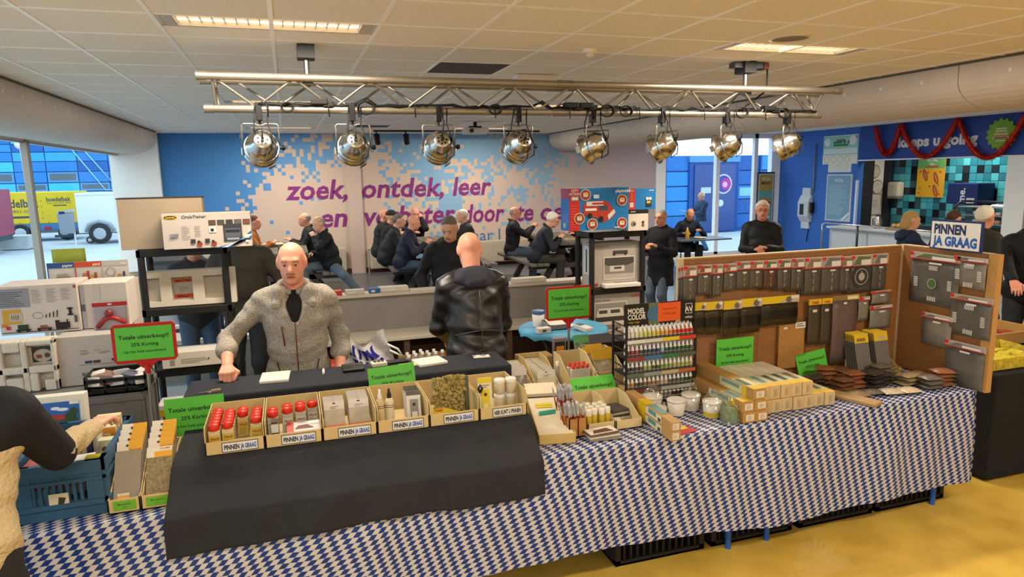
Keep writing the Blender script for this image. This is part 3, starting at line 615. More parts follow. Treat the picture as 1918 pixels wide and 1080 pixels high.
def wheel(p, x, y, r, z=None):
    z = r if z is None else z
    a = MB().lathe([(.02, -.09), (r*.62, -.09), (r*.68, -.1), (r, -.08), (r, .08), (r*.6, .09)], m_tyre, 22, Matrix.Translation((x, y, z)) @ Matrix.Rotation(PI/2, 4, 'X')).build('wheel', p)
    MB().lathe([(0, .105), (r*.55, .10), (r*.6, .09)], mat('#b9c2c8', .3, metal=.5), 10, Matrix.Translation((x, y, z)) @ Matrix.Rotation(PI/2, 4, 'X'), smooth=False).build('hubcap', a)
t = thing('box_trailer', 'white closed box trailer outside the left window', 'trailer', (-5.85, 27, 0)); x0, x1 = -4.86*S2+5.85, -3.1*S2+5.85
MB().b2((x0, 0, zt(.88)), (x1, 1.6, zt(1.83)), mat('#e9eef0', .4)).build('body', t, bevel=.02); MB().b2((x0, -.02, zt(1.80)), (x1, 1.62, zt(1.85)), mat('#f4f7f8', .4)).build('roof_rim', t)
xw = -4.40*S2+5.85; MB().tube([(xw-.42, -.06, .42), (xw-.32, -.06, .66), (xw, -.06, .76), (xw+.32, -.06, .66), (xw+.45, -.06, .42)], .06, mat('#9aa4ac', .5), 6).build('mudguard', t); wheel(t, xw, -.02, .34)
MB().b2((x0-.5, .6, .3), (x1, .7, .42), mat('#3a4046', .6)).b2((x0-.9, .6, .22), (x0-.3, .7, .3), mat('#3a4046', .6)).build('chassis', t); wheel(t, x0+.28, .2, .12)
t = thing('tarpaulin_trailer', 'yellow tarpaulin trailer with black lettering outside the left window', 'trailer', (-7.9*29.3/27.1, 29.3, 0)); t.scale = (1.08, 1, 1.03); x0, x1 = -6.6*S2+7.9, -4.87*S2+7.9; zb, ztp = zt(1.05), zt(1.84)
MB().b2((x0, 0, zb), (x1, 1.7, ztp), mat('#e3c214', .5, var=.05, vs=2)).build('tarpaulin', t, bevel=.03); MB().b2((x0, -.01, .40), (x1, 1.6, zb), mat('#3d7bb0', .5)).b2((x0, -.03, .28), (x1, .0, .4), mat('#5d666c', .5)).build('chassis', t)
pr = Print((0, -.003, 0)); pr.t(-1.42, zt(1.47), 'boedelbak', .40, '#3c4650', .02, fit=1.3).t(-1.3, zt(1.33), 'info 0901-0500', .15, '#5b6258', .01, fit=1.1).r(-.95, zt(1.2), -.2, zt(1.25), '#3c4650').t(.12, zt(1.6), 'boedelbak', .22, '#3c4650', .02, fit=.72).t(.14, zt(1.54), 'Huur info 0901-0500', .08, '#5b6258', .005, fit=.7).r(.3, zt(1.485), .7, zt(1.51), '#3c4650')
for i in range(8): pr.d(x0+.2+i*.28, zb+.05, .018, '#6a5a10', 8)
for i in range(4): pr.d(x1-1.02, zb+.2+i*.2, .018, '#6a5a10', 8)
pr.build('lettering', t); wheel(t, x0+.75, .0, .3); wheel(t, x1-.35, .0, .26); MB().b2((x1-1.0, -.05, .38), (x1-.82, -.02, .5), mat('#b0263c', .4)).build('tail_light', t); MB().b2((x1-.45, -.05, .40), (x1-.15, -.03, .5), mat('#e6c33a', .4)).build('number_plate', t)
t = thing('red_trailer', 'dusty red trailer cut off by the left edge of the view', 'trailer', (-8.42, 24.2, 0)); t.scale = (.93, .93, .95); MB().b2((-1.6, 0, .55), (.12, 1.5, 2.04), mat('#a8485c', .5)).build('body', t, bevel=.02); MB().b2((-1.6, -.02, .85), (.13, 0, 1.1), mat('#e6eef0', .5)).b2((-1.6, -.03, .92), (.1, -.02, 1.02), mat('#3fa6a8', .5)).build('stripe', t); MB().b2((-.12, -.04, .36), (.08, 0, .5), mat('#b01c3c', .4)).build('tail_light', t); wheel(t, -.7, .1, .32); MB().b2((-1.6, .2, .4), (.1, 1.3, .55), mat('#4b5258', .6)).build('chassis', t)
t = thing('lamp_post', 'globe lamp on a slim grey post outside', 'street lamp', (-7.78, 25.6, 0)); MB().cyl((0, 0, 0), (-.07, 0, 3.15), .06, mat('#b9c6ce', .4), r1=.045).build('pole', t); MB().lathe([(0, -.17)]+[(.17*math.sin(a), -.17*math.cos(a)) for a in [PI*i/10 for i in range(1, 10)]]+[(0, .17)], mat('#f1f4f2', .3), 20, Matrix.Translation((-.07, 0, 3.32))).build('globe', t)
t = thing('litter_bin', 'grey litter bin on a post outside the window', 'litter bin', (-6.78, 25.3, 0)); MB().box((0, 0, .82), (.36, .32, .66), mat('#8d9299', .5), taper=1.12).build('bin', t, bevel=.02); MB().box((.02, 0, 1.2), (.42, .36, .08), mat('#aab0b6', .5), rot=(0, -.15, 0)).b2((-.14, -.185, 1.12), (.02, -.17, 1.2), mat('#23262a', .6)).build('hood', t); MB().cyl((.16, .1, 0), (.16, .1, .9), .025, mat('#dfe6ea', .4)).build('post', t)
one('concrete_block', MB().b2((-.45, 0, 0), (.4, .6, .44), mat('#cdd4d6', .8, var=.06, vs=4)), 'pale concrete block beside the globe lamp', 'concrete block', (-8.45, 25.8, 0), bevel=.02)
# ---------------------------------------------------------------- outside, right: entrance
eb = thing('entrance_facade', 'bright blue entrance front with glass door outside the right window', 'building', (11.5, 20.5, 0))
MB().b2((-4, .1, -.02), (9, 1, 2.62), mat('#1f6fc2', .45)).build('wall', eb)
for i in range(9):
    x0 = -3.2+i*.95
    for j in range(5):
        z0 = .1+j*.5
        if i in (5, 6): continue
        if j in (2,) and i % 2: 
            q = MB().b2((x0+.03, -.0, z0+.03), (x0+.92, .1, z0+.47), mat('#2f86d6', .4)).build('window', eb); MB().b2((x0+.12, -.012, z0+.12), (x0+.83, -.002, z0+.4), mat('#7fc4ec', .15, spec=.6)).build('pane', q)
        else: MB().b2((x0+.02, 0, z0+.02), (x0+.93, .1, z0+.48), random.choice([mat('#1c66b8', .4), mat('#2379cc', .4), mat('#2f93e0', .4), mat('#1a5cae', .4)])).build('panel', eb)
    MB().b2((x0-.03, -.06, 0), (x0+.03, .02, 2.62), mat('#174f96', .4)).build('rib', eb)
MB().b2((1.5, -.05, 0), (3.5, .1, 2.4), mat('#1a4fa6', .4)).b2((1.5, -.1, 2.4), (3.5, .1, 2.6), mat('#5a9ad6', .4)).build('door_surround', eb)
d = MB().b2((1.7, -.09, .05), (3.3, -.05, 2.3), mat('#16418c', .3, spec=.6)).b2((2.48, -.11, .05), (2.52, -.05, 2.3), mat('#5a86c4', .4)).build('glass_door', eb)
pr = Print((11.02, YB-.001, 0)); 
def advert(p, x, z):
    p.d(x, z, .34, '#d9cfe6', 24).d(x, z, .29, '#4a4aa8', 24).d(x+.1, z, .2, '#c03a9a', 20).d(x+.06, z-.02, .1, '#e8b8d8', 14)
pq = Print((0, -.095, 0)); advert(pq, 2.85, 1.65); pq.r(1.95, 1.35, 2.35, 1.55, '#c9d6e6').d(2.75, 1.0, .12, '#d9e2ea', 14).build('poster', eb)
b = thing('advert_banner', 'tall framed snack poster standing in the right glazing', 'poster stand', (11.15, YB-.12, 0)); MB().b2((-.24, 0, .2), (.24, .03, 2.05), mat('#1c2440', .5)).build('frame', b)
q = Print((-.22, -.001, .25)); q.r(0, 0, .44, 1.76, '#dfe6e2').r(.02, 1.35, .42, 1.74, '#b9a04a').t(.22, 1.6, 'VITAL', .1, '#f3efe4', .01, 'CENTER').t(.22, 1.5, 'MENU', .1, '#23262a', .02, 'CENTER').r(.02, .4, .42, 1.35, '#6fb0ae').d(.22, 1.12, .15, '#c98a4a', 20, .06).d(.22, 1.05, .17, '#8a3a2a', 20, .03).d(.22, 1.0, .15, '#e2c08a', 20, .05).d(.22, .7, .14, '#e8dcc0', 20, .05).lines(.08, .1, .36, .35, 4, '#6a7a7c'); q.build('poster', b)
# ---------------------------------------------------------------- snack counter (kiosk)
F = Print((XR-.003, 0, 0), (0, -1, 0), (0, 0, 1))         # u runs toward the viewer (-Y) : u = -y
F.t(-10.77, 2.50, 'keeps u going', .27, '#eef1f4', .045, fit=1.66); F.build('lettering', wr2)
def sc_ring(x, y, R_, n, amp): return [(x+(R_+amp*math.cos(n*a))*math.cos(a), y+(R_+amp*math.cos(n*a))*math.sin(a)) for a in [2*PI*i/90 for i in range(90)]]
t = thing('round_sign', 'scalloped green round sign on the navy fascia', 'sign', (XR-.03, 8.68, 2.63)); G = Print((0, 0, 0), (0, -1, 0), (0, 0, 1), off=-.012)
MB().prism(sc_ring(0, 0, .25, 15, .02), .02, mat('#7fae35', .5), Matrix(((0, 0, 1, 0), (-1, 0, 0, 0), (0, 1, 0, 0), (0, 0, 0, 1)))).build('disc', t)
G = Print((-.003, 0, 0), (0, -1, 0), (0, 0, 1)); G.r(-.09, .08, .09, .1, '#dfe8cf').r(-.1, .04, .1, .06, '#dfe8cf').r(-.12, -.02, .12, .02, '#d9b48a').r(-.14, -.08, .14, -.045, '#d9dfe0').r(-.12, -.076, .12, -.05, '#b02a2a').r(-.08, -.12, .08, -.105, '#dfe8cf'); G.build('print', t)
# red tinsel garland
knots = [(11.28, 2.93), (10.96, 2.36), (10.67, 2.93), (10.07, 2.29), (9.46, 2.95), (8.84, 2.23), (8.25, 2.95)]
def sag(a, b, c):                                        # swag a->b(lowest)->c
    o = []
    for i in range(26):
        u = i/25; yy = a[0]+(c[0]-a[0])*u; k = (yy-b[0])/((a[0]-b[0]) if yy > b[0] else (c[0]-b[0])); zz_ = b[1]+((a[1] if yy > b[0] else c[1])-b[1])*abs(k)**1.9; o.append((XR-.08, yy, zz_))
    return o
t = thing('tinsel_garland', 'red tinsel garland hung in swags along the navy fascia', 'garland', (XR-.08, 9.8, 2.9)); off = Vector((XR-.08, 9.8, 2.9)); tin = mat('#d2301c', .3, metal=.3, var=.3, vs=60); rg = random.Random(5)
for a, b, c in ((0, 1, 2), (2, 3, 4), (4, 5, 6)):
    path = sag(knots[a], knots[b], knots[c]); q = MB()
    q.tube([Vector(p)-off for p in path], .034, tin, 6)
    for i in range(2200):
        u = rg.random()*24.99; k = int(u); p = Vector(path[k]).lerp(Vector(path[k+1]), u-k)-off
        d = Vector((rg.gauss(0, 1), rg.gauss(0, 1), rg.gauss(0, 1))).normalized()*.085; e = d.orthogonal().normalized()*.007
        q.add([p-e, p+e, p+d], [(0, 1, 2)], tin)
    q.build('tinsel_swag', t)
# notices on the blue wall
t = thing('notice_cluster', 'pale green and white notices taped high on the blue wall', 'notice', (XR-.004, 12.78, 2.2)); Q = Print((0, 0, 0), (0, -1, 0), (0, 0, 1))
MB().b2((0, -1.0, 0), (.004, 0, .62), mat('#d5ece6', .5)).build('sheet', t)
Q.r(0, .2, 1.0, .6, '#9ed3cc').r(.02, .22, .98, .34, '#dff0ea').r(.38, .49, .64, .53, '#8a5a6a').r(.3, .44, .55, .49, '#2c8a50').r(.58, .44, .66, .49, '#2c8a50').r(.3, .385, .72, .43, '#2c8a50').r(.28, .33, .70, .36, '#d8c8a0').p([(.72, .42), (.86, .52), (.84, .56), (.7, .48)], '#8a5a4a').d(.95, .56, .03, '#d86a86').d(.12, .48, .09, '#e9f4ee').d(.85, .5, .1, '#e9f4ee').r(0, 0, 1.0, .19, '#eef0e6')
for i in range(4): Q.d(.12+i*.2, .1, .08, '#d9cfa0').d(.12+i*.2, .1, .06, '#f2efe2')
Q.build('print', t)
one('notice', MB().b2((0, -.67, 0), (.004, 0, .2), mat('#e2e6dc', .5)), 'small white notice below the green notices', 'notice', (XR-.006, 12.6, 2.02))
t = thing('menu_board', 'framed pale blue menu board reading VITAL on the blue wall', 'menu board', (XR-.02, 12.6, .95)); MB().b2((0, -.73, 0), (.02, 0, 1.03), mat('#cfd8de', .4)).build('frame', t); Q = Print((-.001, 0, 0), (0, -1, 0), (0, 0, 1)); Q.r(.03, .03, .70, 1.0, '#7fa9c4').t(.365, .86, 'VITAL', .1, '#e9f1f4', .01, 'CENTER').lines(.08, .15, .62, .82, 18, '#a9c8da', 3, .3).p([(.45, .03), (.55, .03), (.70, .16), (.70, .22)], '#dfeaf0').p([(.6, .03), (.66, .03), (.70, .07), (.70, .11)], '#dfeaf0'); Q.build('print', t)
t = thing('wall_telephone', 'pale grey wall telephone box with slanted middle on the blue wall', 'wall telephone', (XR, 13.2, .72)); q = MB(); mg = mat('#cfd6dc', .4)
q.add([(-.03, .12, .0), (-.03, -.12, 0), (-.03, -.12, .2), (-.03, .12, .2)], [(3, 2, 1, 0)], mg); q.b2((-.05, -.13, 0), (0, .13, .2), mg).b2((-.05, -.13, .72), (0, .13, .95), mg)
q.prism([(0, .16), (-.05, .16), (-.13, .30), (-.13, .62), (-.05, .78), (0, .78)], .34, mg, Matrix(((1, 0, 0, 0), (0, 0, 1, -.17), (0, 1, 0, 0), (0, 0, 0, 1)))); q.build('housing', t, bevel=.008)
MB().b2((-.14, -.03, .33), (-.12, .09, .58), mat('#20242a', .4)).build('display_slot', t); MB().tube([(-.03, -.2, 1.95), (-.03, -.2, 1.0), (-.03, -.2, .85)], .018, mat('#7d8691', .4)).build('conduit', t); MB().tube([(-.03, -.19, .6), (-.05, -.22, .5), (-.03, -.16, .3), (-.02, -.05, -.3)], .01, m_blk).build('cord', t); MB().b2((-.09, -.25, .38), (-.02, -.17, .62), m_blk).build('handset', t, bevel=.01)
# inside the kiosk
for yy, zz_, r, n in ((12.19, 2.02, .15, 'upper'), (12.19, 1.68, .16, 'lower')):
    t = thing('round_plaque', 'round framed plaque on the white kiosk wall, the %s one' % n, 'plaque', (12.5 if r < .155 else 12.6, yy, zz_)); MB().cyl((0, 0, 0), (0, -.015, 0), r, mat('#8a7a66', .4), n=28).build('rim', t); MB().cyl((0, -.015, 0), (0, -.02, 0), r-.018, mat('#e2dac8', .5, var=.15, vs=12), n=28).build('face', t)
t = thing('framed_notice', 'small framed sheet on the white kiosk wall', 'notice', (12.58, 12.18, 1.05)); MB().b2((-.16, 0, 0), (.16, .02, .48), mat('#a8a49c', .4)).build('frame', t); Q = Print((-.14, -.001, .02)); Q.r(0, 0, .28, .44, '#dcd8ce').lines(.05, .15, .24, .34, 7, '#9a958c'); Q.build('sheet', t)
t = thing('hot_dog_poster', 'yellow poster with printed hot dogs on the tiled kiosk wall', 'poster', (12.86, 11.40, 1.47)); MB().b2((0, -.65, 0), (.01, 0, .85), mat('#d9a92a', .5)).build('sheet', t); Q = Print((-.001, 0, 0), (0, -1, 0), (0, 0, 1))
Q.r(0, .55, .65, .85, '#6fae6a').p([(.0, .3), (.65, .62), (.65, 0), (0, 0)], '#e2ad2c').r(0, .3, .65, .6, '#e2ad2c').t(.34, .74, 'VITAL', .1, '#f2efe2', .01, 'CENTER').t(.34, .67, 'tjes', .08, '#f2efe2', .01, 'CENTER').r(.2, .62, .5, .65, '#b8452c')
for x, y in ((.2, .46), (.46, .40), (.46, .14)):
    for h, L_, w_ in (('#c98a3c', .12, .065), ('#a8402a', .135, .04), ('#e2b96a', .1, .008)): Q.p([(x-.35*L_*ca+w_*sa*.94, y+.94*L_*ca+.35*w_*sa) for ca, sa in [(math.cos(2*PI*i/18), math.sin(2*PI*i/18)) for i in range(18)]], h)
for i in range(10): Q.d(.06+rg.random()*.5, .05+rg.random()*.5, .018, rg.choice(['#b03022', '#4d8a3c']), 8)
Q.build('print', t)
t = thing('towel_dispenser', 'cream paper towel dispenser on the tiled kiosk wall', 'dispenser', (12.87, 11.85, 1.46)); MB().b2((-.18, -.15, 0), (0, .15, .33), mat('#d9d3bd', .4)).build('body', t, bevel=.04); MB().b2((-.17, -.14, -.03), (-.02, .14, .0), mat('#8f8a7a', .5)).build('tray', t)
t = thing('ice_cream_cabinet', 'navy and white ice cream display cabinet in the kiosk', 'display cabinet', (12.55, 9.95, 1.38)); MB().b2((-.15, -.3, 0), (.3, .33, .40), mat('#1b2c6a', .4)).build('panel', t, bevel=.02); Q = Print((-.152, .33, 0), (0, -1, 0), (0, 0, 1)); q = Print((-.152, -.05, .02), (0, 0, 1), (0, 1, 0)); q.t(0, .0, 'me.', .2, '#e8ecf2', .02); q.build('lettering', t); Q.r(.42, .02, .58, .12, '#dfe6ea'); Q.build('print', t)
t = thing('snack_display_case', 'curved glass snack display case on the kiosk counter', 'display case', (12.25, 9.2, .95)); MB().b2((-.3, -.7, -.95), (.4, 1.3, 0), mat('#3a3f45', .4)).build('base', t); sh = mat('#b9bec2', .3, metal=.4)
for k in range(3): MB().b2((-.25, -.68, .1+k*.15), (.35, .5, .115+k*.15), sh).build('shelf', t)
MB().tube([(-.28, .55, 0), (-.28, .55, .35), (-.18, .55, .47), (0, .55, .5), (.35, .55, .5)], .018, m_blk).tube([(-.28, -.68, 0), (-.28, -.68, .35), (-.18, -.68, .47), (0, -.68, .5)], .018, m_blk).tube([(0, .55, .5), (0, -.7, .5)], .018, m_blk).build('frame', t)
MB().grid(1, 8, lambda u, v: (-.28+.28*(1-math.cos(v*PI/2)), -.68+u*1.23, .5*math.sin(v*PI/2)), clear('#dfeaf0', .03, .12)).build('curved_glass', t)
rr2 = random.Random(9)
for k in range(12): one('wrapped_snack', MB().box((0, 0, .03), (.12, .09, .06), mat(rr2.choice(['#e8e6e0', '#cfd8de', '#c9b48a', '#dfe4ea']), .4)), 'wrapped snack on a shelf of the glass display case', 'snack', (12.15+.1*(k % 2), 8.65+.17*(k % 6), 1.067+.15*(k//6)), group='snacks in the display case', bevel=.01)
t = thing('kiosk_counter', 'white serving counter with metal tray rail before the kiosk', 'counter', (10.95, 10.8, 0)); MB().b2((.0, -2.0, 0), (.6, .95, .86), mat('#c9d4de', .5)).build('front', t); MB().b2((-.05, -2.05, .86), (.62, 1.0, .9), mat('#e6ebef', .3)).build('top', t)
MB().tube([(-.25, .9, .3), (-.25, .9, .95), (-.2, .85, .98), (-.2, -2.0, .98)], .02, mat('#c2c8cc', .2, metal=.9)).tube([(-.2, .0, .98), (-.2, 0, .5)], .025, mat('#4c5156', .3, metal=.7)).build('tray_rail', t)
t = thing('thermos_jug', 'steel thermos jug standing on the kiosk counter', 'thermos jug', (11.2, 10.75, .9)); MB().lathe([(.07, 0), (.075, .02), (.075, .16), (.05, .22), (.045, .25)], mat('#c9c4ba', .2, metal=.9), 20).build('body', t); MB().lathe([(.05, .25), (.045, .28), (0, .285)], m_blk, 16).build('lid', t); MB().tube([(0, .075, .2), (0, .13, .19), (0, .13, .08), (0, .075, .06)], .01, m_blk).build('handle', t)
t = thing('bread_basket', 'wooden tray of yellow rolls on the kiosk counter', 'tray', (11.25, 10.25, .9)); MB().b2((-.15, -.22, 0), (.15, .22, .05), mat('#b8924a', .6)).build('tray', t)
for k in range(6): one('bread_roll', MB().lathe([(0, .0), (.05, .015), (.055, .04), (.03, .07), (0, .075)], mat('#d8a84a', .6, var=.15, vs=20), 12), 'golden bread roll in the tray on the kiosk counter', 'bread roll', (11.18+.12*(k % 2), 10.1+.12*(k//2), .95), group='rolls in the tray')
L = bpy.data.lights.new('kiosk_lamp', 'AREA'); L.size = .6; L.energy = 30; L.color = (1, .9, .75); lo = bpy.data.objects.new('kiosk_lamp', L); COL.objects.link(lo); lo.location = (12.3, 10.0, 2.9)
# ---------------------------------------------------------------- low partition with bench, radiators, picnic tables
m_part = mat('#9a938c', .55, var=.05, vs=3); m_ledge = mat('#d3c8b6', .5, var=.05, vs=5)
t = struct('wall_partition', MB().b2((.0, 6.25, 0), (3.05, 6.35, 1.025), m_part)); MB().b2((.0, 6.22, 1.025), (3.05, 6.40, 1.052), m_ledge).build('ledge', t)
t = thing('low_bench', 'cream topped storage bench with open shelf along the grey partition', 'bench', (0, 5.9, 0)); MB().b2((-.08, 0, .672), (3.05, .345, .706), m_ledge).build('seat_top', t, bevel=.004)
for x in (-.06, .9, 1.86, 2.98): MB().b2((x, .02, 0), (x+.05, .34, .672), mat('#5a4636', .6)).build('divider', t)
MB().b2((-.06, .30, .02), (3.03, .34, .672), mat('#4a3528', .7)).build('rear_board', t); MB().b2((-.06, -.36, .30), (3.03, .32, .33), mat('#8d6a42', .6)).build('shelf_board', t)
for x in (-.04, 1.4, 2.95): MB().b2((x, -.34, 0), (x+.05, -.30, .30), mat('#5a4636', .6)).build('shelf_leg', t)
t = thing('side_bench', 'cream topped bench behind the left black rack', 'bench', (-1.6, 7.7, 0)); MB().b2((0, 0, .4), (1.25, .42, .45), m_ledge).build('seat_top', t, bevel=.004); MB().b2((.02, .02, 0), (1.23, .1, .4), mat('#8f8677', .7)).build('front_board', t)
struct('trim_6', MB().b2((-2.85, 9.95, .13), (-.4, 10.1, .165), mat('#d9d4ca', .5)))
struct('trim_7', MB().b2((-2.85, 6.4, .0005), (7.55, 10.0, .004), mat('#8d949c', .35, var=.08, vs=2)))
for x0, x1, l in ((-1.6, -.7, 'white panel radiator at the blue end of the mural wall'), (.35, 1.05, 'white panel radiator left of the pilaster'), (1.53, 2.3, 'white panel radiator right of the pilaster'), (3.6, 5.6, 'long white panel radiator behind the right picnic table')):
    t = thing('radiator', l, 'radiator', (x0, 14.1, .16)); w_ = x1-x0; mr = mat('#d5c8b3', .5); MB().b2((0, 0, .08), (w_, .08, .55), mr).build('panel', t, bevel=.01); q = MB()
    k = .03
    while k < w_-.03: q.b2((k, -.012, .1), (k+.02, 0, .52), mr); k += .05
    q.build('fins', t); MB().cyl((-.04, .03, .5), (.02, .03, .5), .025, mat('#d8d0c2', .4)).cyl((-.03, .04, 0), (-.03, .04, .5), .01, mr).build('valve', t)
def picnic(x, y0, y1, label):
    L_ = y1-y0; t = thing('picnic_table', label, 'picnic table', (x, y0, .16), 0, 'picnic tables'); wd = mat('#4b4640', .7, var=.2, vs=6, stretch=(1, .15, 1)); wt = mat('#6f685d', .65, var=.15, vs=6, stretch=(1, .15, 1))
    for k in range(5): MB().b2((-.38+k*.154, 0, .74), (-.38+k*.154+.142, L_, .79), wt).build('top_plank', t, bevel=.006)
    for s in (-1, 1):
        for k in range(3): MB().b2((s*.74-.16+k*.11, 0, .40), (s*.74-.16+k*.11+.10, L_, .45), wt).build('seat_plank', t, bevel=.006)
    for yy in (.3, L_-.3):
        q = MB().b2((-.85, yy-.04, .32), (.85, yy+.04, .40), wd).b2((-.36, yy-.04, .66), (.36, yy+.04, .74), wd)
        for s in (-1, 1): q.box((s*.42, yy, .36), (.09, .08, .86), wd, rot=(0, -s*.52, 0))
        q.build('leg_frame', t)
    return t
picnic(-.12, 11.2, 13.2, 'dark picnic table at left under the word zoek'); picnic(2.45, 11.1, 13.1, 'dark picnic table in the middle behind the black-jacketed man'); picnic(4.72, 10.7, 12.7, 'dark picnic table at right beside the toy box rack')
t = thing('paper_cup', 'white paper cup on the right picnic table', 'cup', (4.45, 11.0, .95)); MB().lathe([(.025, 0), (.036, .09), (.034, .09), (.023, .005)], mat('#e8e2d6', .5), 16).build('cup', t)
one('snack_tray', MB().b2((-.1, -.07, 0), (.1, .07, .03), mat('#d8cdb4', .6)).b2((-.07, -.04, .03), (.05, .04, .05), mat('#c89a58', .6)), 'cardboard snack tray on the right picnic table', 'tray', (4.7, 11.1, .95))
for x, y, l, h in ((-.3, 12.6, 'crumpled greenish paper on the left picnic table', '#c9c3a0'),): one('crumpled_paper', MB().lathe([(.0, 0), (.16, .0), (.2, .03), (.12, .06), (0, .05)], mat(h, .7, var=.2, vs=20), 9, smooth=False), l, 'paper', (x, y, .95))
# goods lying on the partition ledge
for x, y, sx, sy, h, l in ((.4, 7.42, .17, .1, '#c23a24', 'red flat pack lying on the partition ledge'), (.83, 7.42, .12, .09, '#2a6f9f', 'blue small pack lying on the partition ledge'), (1.04, 7.44, .32, .12, '#d9d0c2', 'long cream box lying on the partition ledge left of the black jacket'), (2.62, 7.42, .40, .12, '#dfd3c0', 'long cream box lying on the partition ledge right of the leather jacket'), (.62, 7.42, .2, .08, '#cfc8bb', 'row of small white cards on the partition ledge')):
    t = carton('flat_pack', l, 'pack', (x*.845, y*.845-.02, 1.053), (sx*.845, sy*.9, .042), h); Print((-sx*.42, -.001, 0)).r(.02, .01, sx*.45, .028, '#e6e0d4').build('print', t)
# under the bench: carton of glass bottles, orange crate, wrapped bottles
t = thing('open_carton', 'open cardboard box under the cream bench', 'carton', (1.13, 5.56, .331)); cb = mat('#b0803f', .7)
MB().b2((-.3, 0, 0), (.3, .30, .02), cb).b2((-.3, 0, 0), (-.29, .3, .22), cb).b2((.29, 0, 0), (.3, .3, .22), cb).b2((-.3, 0, 0), (.3, .01, .12), cb).b2((-.3, .29, 0), (.3, .3, .22), cb).build('carton_body', t)
gl = clear('#cfd6cf', .05, .45); bp = None
for k in range(11):
    x = .89+.058*(k % 6); y = 5.63+.085*(k//6)
    if bp is None:
        bp = thing('clear_bottle', 'clear plastic bottle in the cardboard box under the bench', 'bottle', (x, y, .352), 0, 'clear bottles under the bench'); MB().lathe([(.026, 0), (.028, .01), (.028, .17), (.012, .215), (.012, .23)], gl, 12).build('bottle_body', bp); MB().lathe([(.014, .23), (.014, .255), (0, .256)], mat('#e6e4dc', .4), 10).build('bottle_cap', bp)
    else: dup(bp, (x, y, .352+.008*(k % 3)))
one('orange_crate', MB().b2((-.12, 0, 0), (.12, .22, .25), mat('#c8451e', .5)), 'orange-red crate beside the seller under the bench', 'crate', (.28, 5.62, .331), bevel=.01)
# ---------------------------------------------------------------- black plastic racks
m_rack = mat('#1d1b1a', .55, bump=.15, bs=60)
def rack(label, loc, w_, d_, zs, rz=0):
    t = thing('shelf_rack', label, 'shelf rack', loc, rz)
    for z_ in zs:
        s_ = MB().b2((0, 0, z_-.05), (w_, .03, z_), m_rack).b2((0, d_-.03, z_-.05), (w_, d_, z_), m_rack).b2((0, 0, z_-.05), (.03, d_, z_), m_rack).b2((w_-.03, 0, z_-.05), (w_, d_, z_), m_rack).b2((.03, .03, z_-.014), (w_-.03, d_-.03, z_-.004), m_rack); s_.build('shelf', t, bevel=.004)
    for x in (.025, w_-.025):
        for y in (.025, d_-.025): MB().cyl((x, y, 0), (x, y, zs[-1]-.02), .024, m_rack, n=14).build('post', t)
    return t
rack('black plastic shelf rack at left behind the green sign', (-1.01, 5.2, 0), .58, .34, (.35, .78, 1.22, 1.635))
rack('black plastic shelf rack at right carrying the toy boxes', (2.385, 5.22, 0), .53, .34, (.28, .70, 1.13, 1.61))
# on the left rack
t = carton('blank_box', 'large blank tan box lying on the left rack', 'box', (-.835, 5.24, 1.637), (.53, .12, .35), '#b59f84'); MB().b2((-.268, -.002, .345), (.268, .122, .353), mat('#3b332b', .6)).build('dark_edge', t)
t = carton('tool_set_box', 'white printed tool set box on top of the left rack', 'box', (-.535, 5.1, 1.64), (.56, .12, .24), '#cfc2b6'); Q = Print((-.28, -.001, 0))
Q.d(.055, .215, .045, '#e2b51c', 24, .015).d(.055, .215, .038, '#181818', 24, .012).t(.055, .209, 'ANSON', .016, '#f0d24a', .03, 'CENTER').t(.12, .207, 'CircleTrainer', .028, '#3f4a5a', .02, shear=.3)
for i in range(5): Q.r(.29+i*.055, .155, .335+i*.055, .19, '#4a443f').r(.295+i*.055, .16, .33+i*.055, .185, ['#6a4a3a', '#55504a', '#3f3c3a', '#6a645c', '#8a4a3a'][i])
Q.r(.29, .105, .335, .145, '#efe6da').d(.31, .122, .012, '#3a3633').r(.38, .04, .50, .16, '#3b3d42').r(.39, .07, .49, .13, '#5d626a').r(.40, .05, .48, .065, '#9aa0a6').r(.395, .1, .485, .12, '#2c2e33').lines(.12, .07, .17, .16, 8, '#8a8078', 2).lines(.2, .09, .25, .16, 6, '#8a8078', 4).t(.04, .09, 'CODE', .02, '#2a3f70', .03, shear=.3).t(.04, .07, 'ZERO', .02, '#2a3f70', .03, shear=.3).p([(.33, 0), (.56, .06), (.56, .11), (.42, .0)], '#2b5aa0').p([(.36, 0), (.56, .075), (.56, .09), (.40, 0)], '#cfe0f0').r(.51, .06, .545, .085, '#e8d9c2').r(.52, .03, .54, .045, '#e9e3da')
for x in (.17, .26): Q.r(x, .035, x+.03, .065, '#3a3a3c').d(x+.055, .03, .018, '#a0402c', 12).d(x+.05, .045, .01, '#33302d', 10)
Q.build('printed_front', t)
t = thing('foam_tray', 'white polystyrene tray with three recesses in the left rack', 'foam tray', (-.745, 5.28, 1.222)); mf = mat('#e3d8c4', .85, var=.04, vs=12, bump=.2, bs=150); W_, Hh, Dp = .69, .25, .09; q = MB()
xs = [-.345, -.29, -.15, -.075, .06, .135, .285, .345]
for i in range(7):
    if i in (1, 3, 5): q.b2((xs[i], .0, 0), (xs[i+1], Dp, .035), mf).b2((xs[i], 0, .205), (xs[i+1], Dp, Hh), mf).b2((xs[i], .06, .035), (xs[i+1], Dp, .205), mf)
    else: q.b2((xs[i], 0, 0), (xs[i+1], Dp, Hh), mf)
